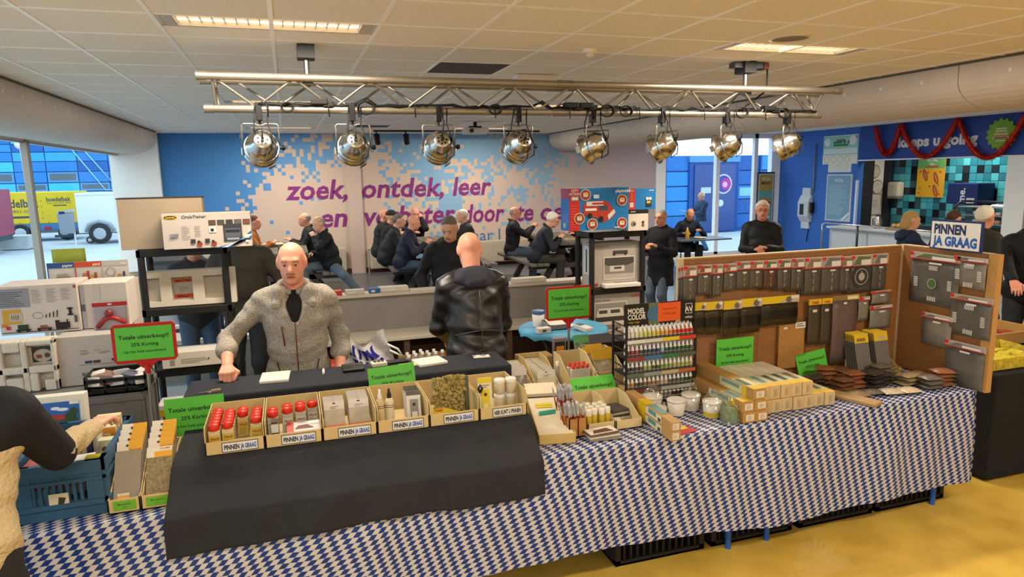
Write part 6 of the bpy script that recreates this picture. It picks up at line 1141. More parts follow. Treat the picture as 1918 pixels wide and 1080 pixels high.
# ---------------------------------------------------------------- pegboard with hanging packs
def pegmat():
    M = bpy.data.materials.new('pegboard'); M.use_nodes = True; nt = M.node_tree; N = nt.nodes.new; L = nt.links.new; b = nt.nodes['Principled BSDF']; b.inputs['Roughness'].default_value = .6
    tc = N('ShaderNodeTexCoord'); sc_ = N('ShaderNodeVectorMath'); sc_.operation = 'SCALE'; sc_.inputs['Scale'].default_value = 1/.0152; L(tc.outputs['UV'], sc_.inputs[0]); fr = N('ShaderNodeVectorMath'); fr.operation = 'FRACTION'; L(sc_.outputs[0], fr.inputs[0])
    sb = N('ShaderNodeVectorMath'); sb.operation = 'SUBTRACT'; sb.inputs[1].default_value = (.5, .5, 0); L(fr.outputs[0], sb.inputs[0]); ln_ = N('ShaderNodeVectorMath'); ln_.operation = 'LENGTH'; L(sb.outputs[0], ln_.inputs[0])
    lt = N('ShaderNodeMath'); lt.operation = 'LESS_THAN'; lt.inputs[1].default_value = .18; L(ln_.outputs['Value'], lt.inputs[0]); n = N('ShaderNodeTexNoise'); n.inputs['Scale'].default_value = 5; L(tc.outputs['Object'], n.inputs['Vector'])
    cr = N('ShaderNodeValToRGB'); cr.color_ramp.elements[0].color = lin('#8a5624'); cr.color_ramp.elements[1].color = lin('#a06a30'); L(n.outputs['Fac'], cr.inputs[0]); L(cr.outputs[0], b.inputs['Base Color']); tr_ = N('ShaderNodeBsdfTransparent'); ms_ = N('ShaderNodeMixShader'); L(lt.outputs[0], ms_.inputs[0]); L(b.outputs[0], ms_.inputs[1]); L(tr_.outputs[0], ms_.inputs[2]); L(ms_.outputs[0], nt.nodes['Material Output'].inputs[0]); return M
PEG = pegmat()
def peg_panel(t, L_, H_):
    me = bpy.data.meshes.new('perforated_board'); d = .005; v = [(0, 0, 0), (L_, 0, 0), (L_, 0, H_), (0, 0, H_), (0, d, 0), (L_, d, 0), (L_, d, H_), (0, d, H_)]; f = [(0, 1, 2, 3), (5, 4, 7, 6), (4, 0, 3, 7), (1, 5, 6, 2), (3, 2, 6, 7), (4, 5, 1, 0)]; me.from_pydata(v, [], f); u = me.uv_layers.new(name='UVMap')
    for l in me.loops: q = v[l.vertex_index]; u.data[l.index].uv = (q[0], q[2])
    me.materials.append(PEG); o = bpy.data.objects.new('perforated_board', me); COL.objects.link(o); o.parent = t; fr = mat('#cdb489', .6)
    MB().b2((0, d, H_-.025), (L_, d+.03, H_+.006), fr).build('top_batten', t); MB().b2((-.03, 0, 0), (0, d+.03, H_+.004), fr).build('end_batten', t); MB().b2((0, d, 0), (L_, d+.03, .03), fr).build('foot_batten', t)
pg = thing('pegboard', 'brown perforated pegboard standing along the back of the right table', 'pegboard', (2.235, 3.55, .755)); peg_panel(pg, 1.68, .825)
MB().b2((.55, -.001, 0), (.552, .0, .82), mat('#6a431e', .7)).build('board_joint', pg)
pg2 = thing('pegboard', 'shorter perforated pegboard wing at the right end of the table', 'pegboard', (3.915, 3.53, .755), -PI/2); peg_panel(pg2, .60, .83); MB().b2((.60, -.012, 0), (.66, .03, .835), mat('#b98a4c', .6)).build('front_post', pg2)
sheetm = clear('#d8d8d4', .12, .16)
def hang(label, x0, z0, x1, z1, kind, group, plane='main', back=0):
    w_, h_ = x1-x0, z1-z0
    if plane == 'main': t = thing('hanging_pack', label, 'hanging pack', ((x0+x1)/2-.011*back, 3.512+.011*back, z0-.004*back), 0, group)
    else: t = thing('hanging_pack', label, 'hanging pack', (3.90, (plane[0]+plane[1])/2, z0), -PI/2, group)
    w_ = w_ if plane == 'main' else abs(plane[0]-plane[1]); X = w_/2; hd = {'road': .3, 'black': .24, 'strip': .12, 'sheet': .07, 'map': .16, 'big': .14}[kind]; zc = h_*(1-hd)
    body = {'road': '#57524a', 'black': '#171412', 'strip': '#443d34', 'sheet': '#705a52', 'map': '#8a8278', 'big': '#66635e'}[kind]
    if kind == 'road' and label.count('seventh'): body = '#5a3226'
    MB().grid(4, 6, lambda u, v: ((u-.5)*(w_-.01), -.004-.010*math.sin(v*PI)*(1 if kind == 'black' else .5), v*zc), mat(body, .35, var=.1, vs=25)).build('contents', t, solid=.003)
    MB().b2((-X, -.012, 0), (X, -.0115, zc), sheetm).build('clear_sleeve', t)
    MB().b2((-X, -.014, zc), (X, -.002, h_), mat({'road': '#a89a90', 'black': '#d8b820', 'strip': '#d8b02a', 'sheet': '#c9a42a', 'map': '#b8aaa0', 'big': '#a89c8c'}[kind], .5)).build('header_card', t)
    Q = Print((-X, -.0142, 0)); 
    if kind in ('road', 'map', 'big'):
        Q.r(0, zc, w_, zc+.006, '#b8281e').r(0, h_-.022, .025, h_, '#c8281e').p([(.1*w_, zc+.01), (.7*w_, zc+.012), (.9*w_, h_-.012), (.3*w_, h_-.006)], rs.choice(['#7a4a38', '#5f6a4a', '#8a6a5a', '#6a6f76'])).r(w_*.45, zc+.008, w_*.9, zc+(h_-zc)*.6, '#dcd6cc').r(w_*.4, zc-.022, w_*.65, zc-.012, '#e0dcd4')
        if kind == 'road': Q.r(w_*.49, zc*.12, w_*.51, zc*.3, '#cfc9bf').r(w_*.49, zc*.42, w_*.51, zc*.6, '#cfc9bf').r(w_*.49, zc*.7, w_*.51, zc*.82, '#cfc9bf')
    elif kind == 'black': Q.p([(w_*.45, zc), (w_, zc), (w_, h_), (w_*.8, h_)], '#b9aa98').d(w_*.72, zc+(h_-zc)*.4, min(w_*.14, .022), '#6a5f54', 12).r(w_*.78, h_-.02, w_*.98, h_-.004, '#dcd6cc')
    elif kind == 'strip': Q.t(w_*.5, h_-.03, 'Heki', w_*.3, '#b8341c', .03, 'CENTER').r(w_*.3, zc*.82, w_*.65, zc*.88, '#dcd6cc')
    elif kind == 'sheet': Q.p([(0, zc), (w_*.55, zc), (w_*.5, h_), (0, h_)], '#8a6a48').r(w_*.55, zc+.006, w_*.95, h_-.008, '#dcd3c0').r(w_*.4, zc*.94, w_*.52, zc*.97, '#e0dcd4')
    Q.build('print', t); return t
R1 = [(2.199, 1.331, 2.301, 1.565), (2.298, 1.370, 2.405, 1.566), (2.402, 1.348, 2.481, 1.563), (2.481, 1.377, 2.584, 1.562), (2.572, 1.383, 2.685, 1.570), (2.668, 1.381, 2.776, 1.568), (2.770, 1.370, 2.880, 1.566), (2.874, 1.360, 2.982, 1.567), (2.978, 1.346, 3.086, 1.568), (3.081, 1.312, 3.223, 1.566), (3.214, 1.308, 3.382, 1.565), (3.359, 1.312, 3.469, 1.558), (3.446, 1.301, 3.629, 1.561), (3.625, 1.303, 3.760, 1.562)]
od14 = ['first', 'second', 'third', 'fourth', 'fifth', 'sixth', 'seventh', 'eighth', 'ninth', 'tenth', 'eleventh', 'twelfth', 'thirteenth', 'fourteenth']
for k, r in enumerate(R1):
    t = hang('road strip pack in the top pegboard row, %s from the left' % od14[k], r[0]+.004, r[1], r[2]-.004, r[3]-.02, 'road', 'road packs in the top pegboard row')
    for q_ in (1, 2): dup(t, (t.location.x-.011*q_, 3.512+.011*q_, t.location.z-.005*q_), 0, 'road strip pack behind the front pack, %s from the left in the top row' % od14[k])
    if k == 12:
        Q = Print((0, -.0155, .1)); Q.ring(0, 0, .075, .045, '#3a3835', 28).ring(0, 0, .053, .003, '#cfc9bf', 24).d(0, 0, .026, '#a8a29a', 16); Q.build('road_circle', t)
for k, r in enumerate([(2.283, 1.117, 2.368, 1.319), (2.361, 1.110, 2.483, 1.317), (2.490, 1.090, 2.623, 1.314), (2.617, 1.098, 2.770, 1.318), (2.767, 1.129, 3.050, 1.317)]): hang('black sheet pack with yellow header on the pegboard, %s' % ('first from the left', 'second from the left', 'third from the left', 'fourth from the left', 'the wide one')[k], *r, 'black', 'black packs on the pegboard')
hang('narrow brown strip pack with yellow header, the left one', 3.133, .974, 3.228, 1.276, 'strip', 'strip packs'); hang('narrow brown strip pack with yellow header, the right one', 3.234, .969, 3.316, 1.276, 'strip', 'strip packs')
hang('large mauve-brown sheet pack with yellow header', 3.324, .826, 3.532, 1.284, 'sheet', None)
t = thing('cork_sheet', 'tan cork sheet in a clear sleeve on the pegboard', 'cork sheet', (3.03, 3.53, .82)); MB().b2((-.1, -.006, .01), (.1, -.002, .30), mat('#c8924e', .8, var=.15, vs=80)).build('cork', t); MB().b2((-.116, -.009, 0), (.116, -.0085, .335), clear('#c9b09a', .15, .35)).build('clear_sleeve', t); Q = Print((.02, -.0095, .27)); Q.r(0, 0, .08, .04, '#dcd6cc').r(.012, .012, .07, .018, '#55504a').r(.012, .026, .06, .031, '#55504a').r(-.09, .002, -.06, .016, '#dcd6cc'); Q.build('label', t)
hang('small grey pack on the pegboard beside the mauve sheet', 3.535, 1.103, 3.625, 1.263, 'map', None); hang('small photo-headed pack at the right of the pegboard, upper one', 3.64, 1.207, 3.80, 1.295, 'map', None); hang('small photo-headed pack at the right of the pegboard, lower one', 3.635, 1.036, 3.82, 1.195, 'map', None)
sheet_sign('green sale sheet on the pegboard above the stacked long boxes', (2.585, 3.50, .875), .27, .20); sheet_sign('tilted green sale sheet at the foot of the pegboard beside the mauve sheet', (3.2, 3.49, .757), .235, .17, (-.2, -.12, 0))
for k, x in enumerate((3.52, 3.68)):
    b = bin_('tan carton of grey embossed card at the pegboard corner, the %s one' % ('left', 'right')[k], (x, 3.33, .755), .15, .17, .05, .10, mm=m_bin, cut=.3)
    for j in range(6):
        t = thing('grey_card_sheet', 'grey card sheet with yellow header in the %s corner carton' % ('left', 'right')[k], 'sheet', (x-.03, 3.36+.018*j, .765), 0, 'grey card sheets, %s carton' % ('left', 'right')[k]); t.rotation_euler = (-.25, .0, 0); MB().box((0, 0, .13), (.115, .003, .26), mat('#6f6860', .4, var=.06, vs=30)).build('sheet', t); Print((-.0575, -.0025, .22)).r(0, 0, .115, .06, '#d8b424').r(.04 if k else .02, .01, .09, .03, '#8a6a2a' if not k else '#b8a48a').build('header', t)
Xp = 'side'
for (y0, z0, y1, z1), kd, l in (((3.447, 1.226, 3.09, 1.556), 'big', 'large crossroads sheet on the pegboard wing'), ((3.136, 1.369, 2.925, 1.56), 'map', 'crossing sheet at the upper right of the pegboard wing'), ((3.139, 1.074, 2.869, 1.326), 'big', 'crossing sheet with red header in the middle of the pegboard wing'), ((3.331, .966, 3.112, 1.171), 'map', 'plain grey road sheet on the pegboard wing'), ((3.148, .757, 2.884, 1.03), 'big', 'large grey sheet at the bottom of the pegboard wing')):
    t = hang(l, 0, z0, 1, z1, kd, None, (y0, y1)); w_ = y0-y1; h_ = z1-z0; Q = Print((0, -.016, h_*.42))
    if 'cross' in l:
        zr = '#d6d2c8'
        for s_ in (-1, 1):
            for i in range(6): Q.r(-.03+.011*i, s_*h_*.3-.014, -.024+.011*i, s_*h_*.3+.014, zr).r(s_*w_*.34-.014, -.03+.011*i, s_*w_*.34+.014, -.024+.011*i, zr)
        if 'large' in l: Q.d(0, 0, .03, '#4a6a36', 18).ring(0, 0, .032, .003, '#c9c5bb', 20); [Q.ring(sx*w_*.5, sy*h_*.38, .075, .002, '#b9b5ab', 24) for sx in (-1, 1) for sy in (-1, 1)] if False else None
        else: [Q.r(sx*w_*.3-.03*1, sy*h_*.22-.03, sx*w_*.3+.03, sy*h_*.22+.03, '#a89a86') for sx in (-1, 1) for sy in (-1, 1)] if False else None
        Q.build('road_markings', t)
t = thing('pin_payment_sign', 'white sign reading PINNEN JA GRAAG on top of the pegboard wing', 'sign', (3.88, 3.308, 1.59), -PI/2); MB().b2((0, 0, 0), (.345, .012, .185), mat('#1d2f6a', .4)).build('navy_back', t); Q = Print((.008, -.001, .008)); Q.r(0, 0, .325, .165, '#e4dfd6').t(.018, .092, 'PINNEN', .08, '#1a2a5c', .05, fit=.215).t(.014, .018, 'JA GRAAG', .08, '#1f5cae', .05, fit=.295); Q.build('sign_print', t)
# ---------------------------------------------------------------- neighbouring stall at far right
t = thing('neighbour_table', 'table under a black floor-length cloth at the far right', 'table', (4.33, 3.12, 0)); MB().b2((0, 0, 0.01), (1.6, 1.45, .75), mat('#171518', .85, bump=.4, bs=120)).build('black_cloth', t, bevel=.02)
t = bin_('yellow printed open carton of sachets on the neighbouring table', (4.62, 3.18, .752), .5, .34, .08, .1, mm=mat('#c9b23a', .5, var=.3, vs=30))
for k in range(12): o = one('yellow_sachet', MB().box((0, 0, .01), (.11, .07, .018), mat('#d2bd30', .4, var=.25, vs=30), rot=(rs.uniform(-.2, .2), rs.uniform(-.2, .2), 0)), 'yellow sachet in the printed carton on the neighbouring table', 'sachet', (4.46+.1*(k % 4), 3.24+.09*(k//4), .80), rs.uniform(-.5, .5), 'yellow sachets', bevel=.004)
t = thing('wooden_tray', 'shallow wooden tray of reddish packs on the neighbouring table', 'tray', (5.0, 3.62, .752)); wd2 = mat('#b98f50', .6); MB().b2((-.35, 0, 0), (.5, .42, .01), wd2).b2((-.35, 0, 0), (-.33, .42, .1), wd2).b2((-.35, 0, 0), (.5, .02, .1), wd2).b2((-.35, .4, 0), (.5, .42, .12), wd2).b2((.48, 0, 0), (.5, .42, .1), wd2).build('tray', t)
for k in range(15): one('small_red_pack', MB().box((0, 0, .012), (.12, .08, .02), mat(['#8a4a3c', '#a86a50', '#6a5a5c', '#b89a7c', '#9a3a34'][k % 5], .4)), 'small reddish pack in the wooden tray on the neighbouring table', 'pack', (4.74+.15*(k % 5), 3.70+.12*(k//5), .775+.01*(k % 2)), rs.uniform(-.15, .15), 'packs in the wooden tray', bevel=.003)
for k in range(6): one('leaflet', MB().b2((-.15, -.08, 0), (.15, .08, .004), mat(['#d8d0b8', '#cfc8ae', '#c2b89a'][k % 3], .5, var=.2, vs=20)), 'pale leaflet lying between the wooden tray and the yellow carton', 'leaflet', (4.55+.2*(k % 3), 3.52+.06*(k//3), .754+.004*k), rs.uniform(-.3, .3), 'leaflets on the neighbouring table')
t = carton('yellow_carton', 'crumpled yellow and brown carton at the back of the neighbouring table', 'carton', (5.0, 4.14, .9), (.3, .15, .2), '#b98a3a', rz=.2); Print((-.15, -.001, 0)).p([(0, 0), (.08, 0), (.2, .2), (.05, .2)], '#d8b81c').build('print', t); one('back_box', MB().b2((-.3, 0, 0), (.4, .4, .15), mat('#2a2420', .7)), 'dark low box supporting the yellow carton at far right', 'box', (5.05, 4.1, .75))
# ---------------------------------------------------------------- stacked train sets behind the blue crate (left)
for k, (z0, x0, l) in enumerate(((0, -1.58, 'lower grey plastic crate behind the station kit box'), (.5, -1.58, 'upper grey plastic crate behind the station kit box'))):
    t = thing('grey_crate', l, 'crate', (x0, 3.95, z0)); gm_ = mat('#6d6a68', .5, var=.04, vs=4); MB().b2((0, 0, 0), (.77, .4, .497), gm_).build('crate_body', t, bevel=.012); MB().b2((-.008, -.01, .45), (.778, .41, .485), gm_).build('rim', t, bevel=.006); q = MB()
    for y in (.06, .2, .34): q.b2((.77, y-.01, .02), (.78, y+.01, .45), gm_)
    q.build('rib', t)
t = thing('parts_tray', 'black tray of small packed parts on the grey crate', 'tray', (-1.07, 3.94, 1.0)); MB().b2((0, 0, 0), (.29, .2, .008), m_blk).b2((0, 0, 0), (.01, .2, .1), m_blk).b2((.28, 0, 0), (.29, .2, .1), m_blk).b2((0, .19, 0), (.29, .2, .1), m_blk).b2((0, 0, .065), (.29, .008, .085), m_blk).b2((0, 0, 0), (.29, .008, .02), m_blk).b2((.09, 0, 0), (.1, .008, .08), m_blk).b2((.19, 0, 0), (.2, .008, .08), m_blk).build('tray', t)
for k in range(10): one('part_pack', MB().box((0, 0, .03), (.07, .05, .05), mat(['#dcd6cc', '#8a6a5c', '#d0cac2', '#5a5f70', '#e2ddd4'][k % 5], .4), rot=(rs.uniform(-.4, .4), rs.uniform(-.4, .4), 0)), 'small packed part in the black tray on the grey crate', 'pack', (-1.03+.055*(k % 5), 3.985+.09*(k//5), 1.03+.01*(k % 2)), rs.uniform(-.5, .5), 'packs in the black tray', bevel=.004)
t = thing('foam_block', 'white polystyrene packing block with moulded hollows at far left', 'foam block', (-1.53, 4.14, 1.0)); mf2 = mat('#d9cfbd', .9, var=.05, vs=20, bump=.5, bs=120); W_, D_ = .29, .1
q = MB().b2((0, .05, 0), (W_, D_, .28), mf2)
for a, b_, c, d in ((0, 0, .05, .28), (.05, .0, .13, .08), (.13, 0, .16, .28), (.05, .22, .13, .28), (.16, .1, W_, .14), (.16, .25, W_, .28), (.27, 0, W_, .28), (.16, 0, .2, .1), (.225, 0, W_, .06), (.0, .1, .16, .14)): q.b2((a, 0, b_), (c, .05, d), mf2)
q.build('foam', t, bevel=.008); Q = Print((.17, .048, .15)); Q.r(0, 0, .1, .085, '#3a352f').d(.05, .035, .045, '#b9ab98', 18, .035).r(.02, .02, .045, .04, '#7a4038').d(.07, .035, .014, '#5a4038', 10); Q.build('print', t)
t = carton('train_set_box', 'wide grey-white train set box below the boxed locomotive set', 'train set', (-1.035, 4.18, 1.0), (.42, .25, .275), '#bdb3aa'); Q = Print((-.21, -.001, 0)); Q.r(.11, .19, .15, .193, '#b03a2a').r(.18, .19, .21, .193, '#b03a2a').lines(.11, .17, .16, .185, 3, '#8a8078').lines(.2, .17, .26, .185, 3, '#8a8078').r(.13, .12, .165, .135, '#2f3a5c').r(.17, .12, .205, .135, '#5a2a2c').r(.26, .125, .36, .138, '#4a2f30').r(.1, .112, .38, .114, '#6a6258').r(.11, .05, .125, .07, '#6a645c').r(.13, .05, .15, .07, '#8a847a')
for i in range(4): Q.r(.24+.014*i, .055, .244+.014*i, .075, '#5a544c')
Q.ring(.36, .065, .03, .0015, '#6a645c', 20, .012); Q.build('printed_front', t)
t = carton('locomotive_set_box', 'white train set box picturing a black locomotive with two wagons', 'train set', (-1.345, 4.33, 1.28), (.385, .25, .27), '#cfc4ba'); Q = Print((-.1925, -.001, 0)); Q.r(0, .15, .155, .255, '#8f8f9a').lines(.008, .16, .14, .245, 8, '#3f3f48', 6, .3).lines(.165, .17, .22, .25, 9, '#9a9088', 7).lines(.235, .17, .29, .25, 9, '#9a9088', 8).lines(.305, .18, .36, .25, 8, '#9a9088', 9).r(.02, .06, .105, .14, '#c99a2a').r(.05, .075, .11, .12, '#b8b0a6').r(.01, .045, .035, .065, '#cc7a2a').r(.03, .03, .05, .05, '#b82a22')
for i in range(4): Q.r(.06+.01*i, .085, .063+.01*i, .11, '#2a2622')
Q.ring(.185, .1, .026, .002, '#4a443e', 20, .018)
for i, (a, b_) in enumerate(((.22, .015), (.238, .02), (.256, .025), (.274, .03))): Q.p([(a, .085), (a+.005, .085), (a+.009, .085+b_*1.3), (a+.003, .085+b_*1.3)], '#1c1816')
Q.r(.335, .09, .35, .125, '#1c1816').d(.342, .13, .016, '#1c1816', 12, .006).d(.342, .095, .016, '#1c1816', 12, .006).r(.01, .012, .375, .016, '#1c1816').r(.085, .03, .135, .055, '#1f3a2c').r(.075, .02, .145, .03, '#1a1614').r(.175, .02, .245, .032, '#6a2f22').r(.19, .032, .225, .045, '#8a5a3a').r(.265, .02, .335, .055, '#241316').r(.32, .055, .327, .07, '#241316').r(.265, .055, .285, .068, '#241316')
for a in (.09, .13, .185, .235, .275, .295, .315): Q.d(a, .02, .008, '#151210', 10)
Q.r(.36, .05, .375, .09, '#55504a').t(.37, .245, 'e', .03, '#b82a22', .05); Q.build('printed_front', t)
t = carton('white_tall_box', 'white box with a red figure blister taped on its front', 'box', (-1.03, 4.36, 1.28), (.235, .25, .255), '#d3c8bc'); Q = Print((-.1175, -.001, 0)); Q.r(0, 0, .02, .25, '#a8adb8').r(.0, .1, .02, .14, '#5a5f70').r(.07, .16, .1, .25, '#c9bfb4'); Q.build('print', t)
t = thing('red_figure_blister', 'red headed blister pack with a red bird-like toy', 'blister pack', (-1.0, 4.33, 1.26)); MB().b2((-.088, 0, 0), (.088, .006, .17), mat('#c2b4b4', .4)).build('backing_card', t); Q = Print((-.088, -.001, 0)); Q.r(0, .145, .176, .168, '#b01f22').d(.088, .157, .012, '#dcd6d0', 12, .005).r(.01, .02, .166, .14, '#a8a0a8'); Q.build('print', t)
MB().tube([(-.07, -.012, .03), (-.03, -.02, .075), (0, -.022, .085), (.03, -.02, .075), (.075, -.012, .045)], .013, mat('#a02420', .35), 8).lathe([(0, -.026), (.018, -.018), (.024, 0), (.016, .02), (0, .026)], mat('#7a2422', .35), 12, Matrix.Translation((-.005, -.016, .105))).build('red_toy', t); MB().b2((-.09, -.03, .0), (.09, .0, .148), clear('#e6e6ea', .05, .12)).build('clear_dome', t, bevel=.01)
t = thing('grey_crate', 'grey plastic crate stack under the waste sorting box', 'crate', (-1.42, 4.66, 0)); MB().b2((0, 0, 0), (.5, .3, .998), mat('#6d6a68', .5)).build('crate_body', t, bevel=.01); MB().b2((-.008, -.008, .48), (.508, .308, .5), mat('#6d6a68', .5)).build('rim', t)
t = carton('waste_sorting_box', 'printed waste sorting box with three header panels behind the train sets', 'box', (-1.17, 4.68, 1.0), (.43, .25, .49), '#cfc4b8'); q = MB()
for k, (h, tx) in enumerate((('#2a4a86', 'papier'), ('#c8481e', 'pmd'), ('#b9b2aa', 'rest'))):
    x0 = -.215+.1433*k; MB().b2((x0, .0, .49), (x0+.1425, .006, .63), mat('#cfc6ba', .5)).build('header_panel', t); Q = Print((x0, -.001, .49)); Q.r(0, .108, .1425, .14, h).t(.135, .115, tx, .022, '#e6e2da', .02, 'RIGHT').r(0, 0, .006, .14, h)
    if k == 0: Q.p([(.04, .03), (.1, .03), (.12, .055), (.05, .06)], '#8a7f74').p([(.045, .055), (.11, .055), (.1, .075), (.05, .072)], '#a89c90')
    elif k == 1: [Q.r(.02+.02*i, .03, .034+.02*i, .06+.012*(i % 3), c) for i, c in enumerate(['#dcd6cc', '#c97a3a', '#b8402a', '#d0a03a', '#a84a2a'])]
    else: Q.ring(.045, .07, .028, .006, '#a39a90', 18).d(.09, .045, .012, '#b8903a', 10).r(.11, .04, .122, .07, '#4a3a5a').r(.07, .03, .12, .04, '#8a8f9a')
    Q.build('print', t); Q2 = Print((x0, .012, .4905), (1, 0, 0), (0, 1, 0)); Q2.r(0, 0, .1425, .23, h).d(.07, .11, .05, '#15110f', 18, .05); Q2.build('hole', t)
t = thing('yellow_high_chair', 'yellow-backed chair by the left window', 'chair', (-2.5, 9.0, .0)); MB().grid(8, 2, lambda u, v: ((u-.5)*.34, .22+.04*math.cos((u-.5)*2), 1.14+.19*v), mat('#a8a224', .5)).build('backrest', t, solid=.02); MB().b2((-.17, -.18, .76), (.17, .2, .79), mat('#a8a224', .5)).build('seat', t)
for sx in (-1, 1):
    MB().tube([(sx*.14, .26, 1.2), (sx*.16, .2, .77), (sx*.18, .24, 0)], .012, mat('#c9c2a8', .3, metal=.6), 8).build('leg', t); MB().tube([(sx*.14, -.15, .77), (sx*.18, -.2, 0)], .012, mat('#c9c2a8', .3, metal=.6), 8).build('leg', t)
t = thing('laptop_table', 'small dark table with a grey machine seen through the left rack', 'table', (-1.55, 9.0, 0)); MB().b2((-.5, -.3, .82), (.7, .3, .86), mat('#2a2e36', .5)).build('table_top', t)
for sx in (-.45, .65): MB().cyl((sx, .2, 0), (sx, .2, .82), .03, mat('#1a2030', .5)).cyl((sx, -.2, 0), (sx, -.2, .82), .03, mat('#1a2030', .5)).build('leg', t)
one('grey_machine', MB().b2((-.2, -.2, 0), (.2, .2, .3), mat('#6a6a6c', .5)).box((0, -.02, .33), (.42, .4, .05), mat('#55565a', .5), rot=(.15, 0, 0)), 'grey desktop machine on the small dark table by the window', 'machine', (-1.35, 9.0, .86), bevel=.01)
# shopping bag behind the counter
t = thing('shopping_bag', 'white and cobalt patterned shopping bag standing beside the seller', 'shopping bag', (.42, 4.5, .80)); wh = mat('#d9d6d6', .4, bump=.3, bs=20); rb2 = random.Random(8)
def bagf(u, v): return ((u-.5)*(.36-.06*v)+.02*math.sin(v*5), -.06*math.sin(u*PI)*(1-.5*v)-.012*math.sin(u*17+v*6), v*(.25+.05*math.sin(u*7+1)))
def bagb(u, v): return ((.5-u)*(.36-.06*v)+.02*math.sin(v*5), .06*math.sin(u*PI)*(1-.5*v), v*(.25+.05*math.sin((1-u)*7+1)))
MB().grid(24, 14, bagf, wh).grid(24, 14, bagb, wh).build('bag', t)
q = MB(); bl_ = mat('#26208a', .4)
for k in range(7):
    u0 = .2+.085*k
    for seg in range(2):
        va, vb = (.08, .46) if seg == 0 else (.52, .86); pts = []
        for i in range(7):
            v_ = va+(vb-va)*i/6; uu = u0+.05*math.sin(v_*7+k)*1.0+(.06*(.5-v_)); pts.append((uu, v_))
        vv = []
        for uu, v_ in pts: a = bagf(min(.97, max(.03, uu)), v_); b_ = bagf(min(.97, max(.03, uu+.052)), v_); vv += [(a[0], a[1]-.004, a[2]), (b_[0], b_[1]-.004, b_[2])]
        q.add(vv, [(2*i, 2*i+1, 2*i+3, 2*i+2) for i in range(6)], bl_)
q.build('printed_pattern', t); MB().tube([(.15, -.03, .2), (.21, -.06, .17), (.24, -.07, .12), (.2, -.06, .14), (.16, -.04, .16)], .008, wh, 6).build('handle', t)
one('bag_stand_box', MB().b2((-.3, 0, 0), (.35, .3, .80), mat('#4a382a', .7)), 'dark brown crate stack under the shopping bag', 'crate', (.42, 4.36, 0), bevel=.005)
# ---------------------------------------------------------------- people
fle = mat('#a0978a', .9, var=.38, vs=130, bump=.12, bs=300); blk = mat('#17171b', .75, bump=.35, bs=45); lea = mat('#1b1613', .40, bump=.12, bs=9, spec=.5); navy = mat('#1b2136', .7, bump=.35, bs=30); denim = mat('#3d4f66', .85, var=.2, vs=40); dgrey = mat('#2b2c2f', .8, bump=.3, bs=40); olive = mat('#3a352a', .8, bump=.3, bs=40)
t, T, Hd, arms = person('bald man in a grey fleece with rolled sleeves leaning a fist on the counter', (.0, 4.22, 0), -2, s=.985, lean=4, head=(6, -4), hr=(-.37, -.27, 1.085), hl=(.235, -.12, .95), top=fle, legs=mat('#2a2d35', .8), skin='pink', hair=None, res=.009, face=True, cuff=.42, hem=.1, hp=('relaxed', 'fist'), hn=((0, -.3, 1), (0, -.25, 1)), eR=(-.35, 1, .1), eL=(.25, 1, 0), vneck=True, inner=mat('#0f0e0f', .8), wr=.003, hd=((0, -.1, -1), (.05, -1, -.25)))
zp = mat('#6e3320', .5)
MB().tube([T(0, .166, -.09), T(0, .168, .02), T(0, .170, .15), T(0, .173, .25), T(0, .165, .37)], .004, zp, 6).build('front_zip', t)
MB().tube([T(-.078, .150, .345), T(-.072, .158, .30), T(-.066, .16, .23)], .005, zp, 6).build('chest_pocket_zip', t)
for s_ in (-1, 1): MB().tube([T(s_*.12, .115, .12), T(s_*.095, .145, .02)], .004, mat('#2a2422', .6), 6).build('pocket_seam', t); sdf_obj('collar_flap', t, [('e', T(s_*.082, .088, .505), np.array([.045, .02, .055]), None), ('e', T(s_*.088, .03, .54), np.array([.022, .07, .035]), None), ('e', T(s_*.10, .115, .465), np.array([.03, .016, .025]), None)], .008, fle, k=.03)
sdf_obj('moustache', t, [('c', Hd(-.022, .1005, -.045), Hd(0, .106, -.0435), .0045, .0055), ('c', Hd(.022, .1005, -.045), Hd(0, .106, -.0435), .0045, .0055)], .003, mat('#8a5a42', .8), k=.003)
sdf_obj('hair', t, [('e', Hd(0, -.02, .018), (.082, .1, .088), Rm(math.radians(6)+.0174, math.radians(-4)))], .008, mat('#7a5a44', .85), k=.01, cut=[(Hd(0, -.028, .03), np.array([0, -1., 0.])), (Hd(0, 0, .055), np.array([0, 0, 1.])), (Hd(0, 0, -.05), np.array([0, 0, -1.]))])
t, T, Hd, arms = person('bald man seen from behind in a black leather jacket with a hooded collar', (1.13, 4.27, 0), 180, s=.985, lean=10, head=(26, 0), hl=(.13, -.34, .98), hr=(-.13, -.34, .98), top=lea, legs=mat('#1c1d22', .8), skin='pink', res=.011, collar='hood', hoodm=mat('#33323c', .85, var=.1, vs=20), hem=.06, fat=1.12, eL=(.6, .5, -1), eR=(-.6, .5, -1), wr=.004)
gs = mat('#4a4038', .4); MB().tube([T(0, -.172, .42), T(0, -.178, .33), T(0, -.172, .2), T(0, -.166, .08), T(0, -.16, .0)], .0035, gs, 6).build('back_seam', t); MB().tube([T(-.165, -.085, .135), T(-.12, -.14, .145), T(-.06, -.168, .153), T(0, -.176, .158), T(.06, -.168, .153), T(.12, -.14, .145), T(.165, -.085, .135)], .0035, gs, 6).build('waist_seam', t); MB().tube([T(-.17, -.06, -.04), T(-.09, -.14, -.035), T(0, -.155, -.03), T(.09, -.14, -.035), T(.17, -.06, -.04)], .008, lea, 6).build('hem_band', t)
for s_ in (-1, 1): MB().tube([T(s_*.19, -.02, -.05), T(s_*.185, -.03, .0), T(s_*.18, -.04, .06)], .006, mat('#0e0c0b', .5), 6).build('side_lacing', t)
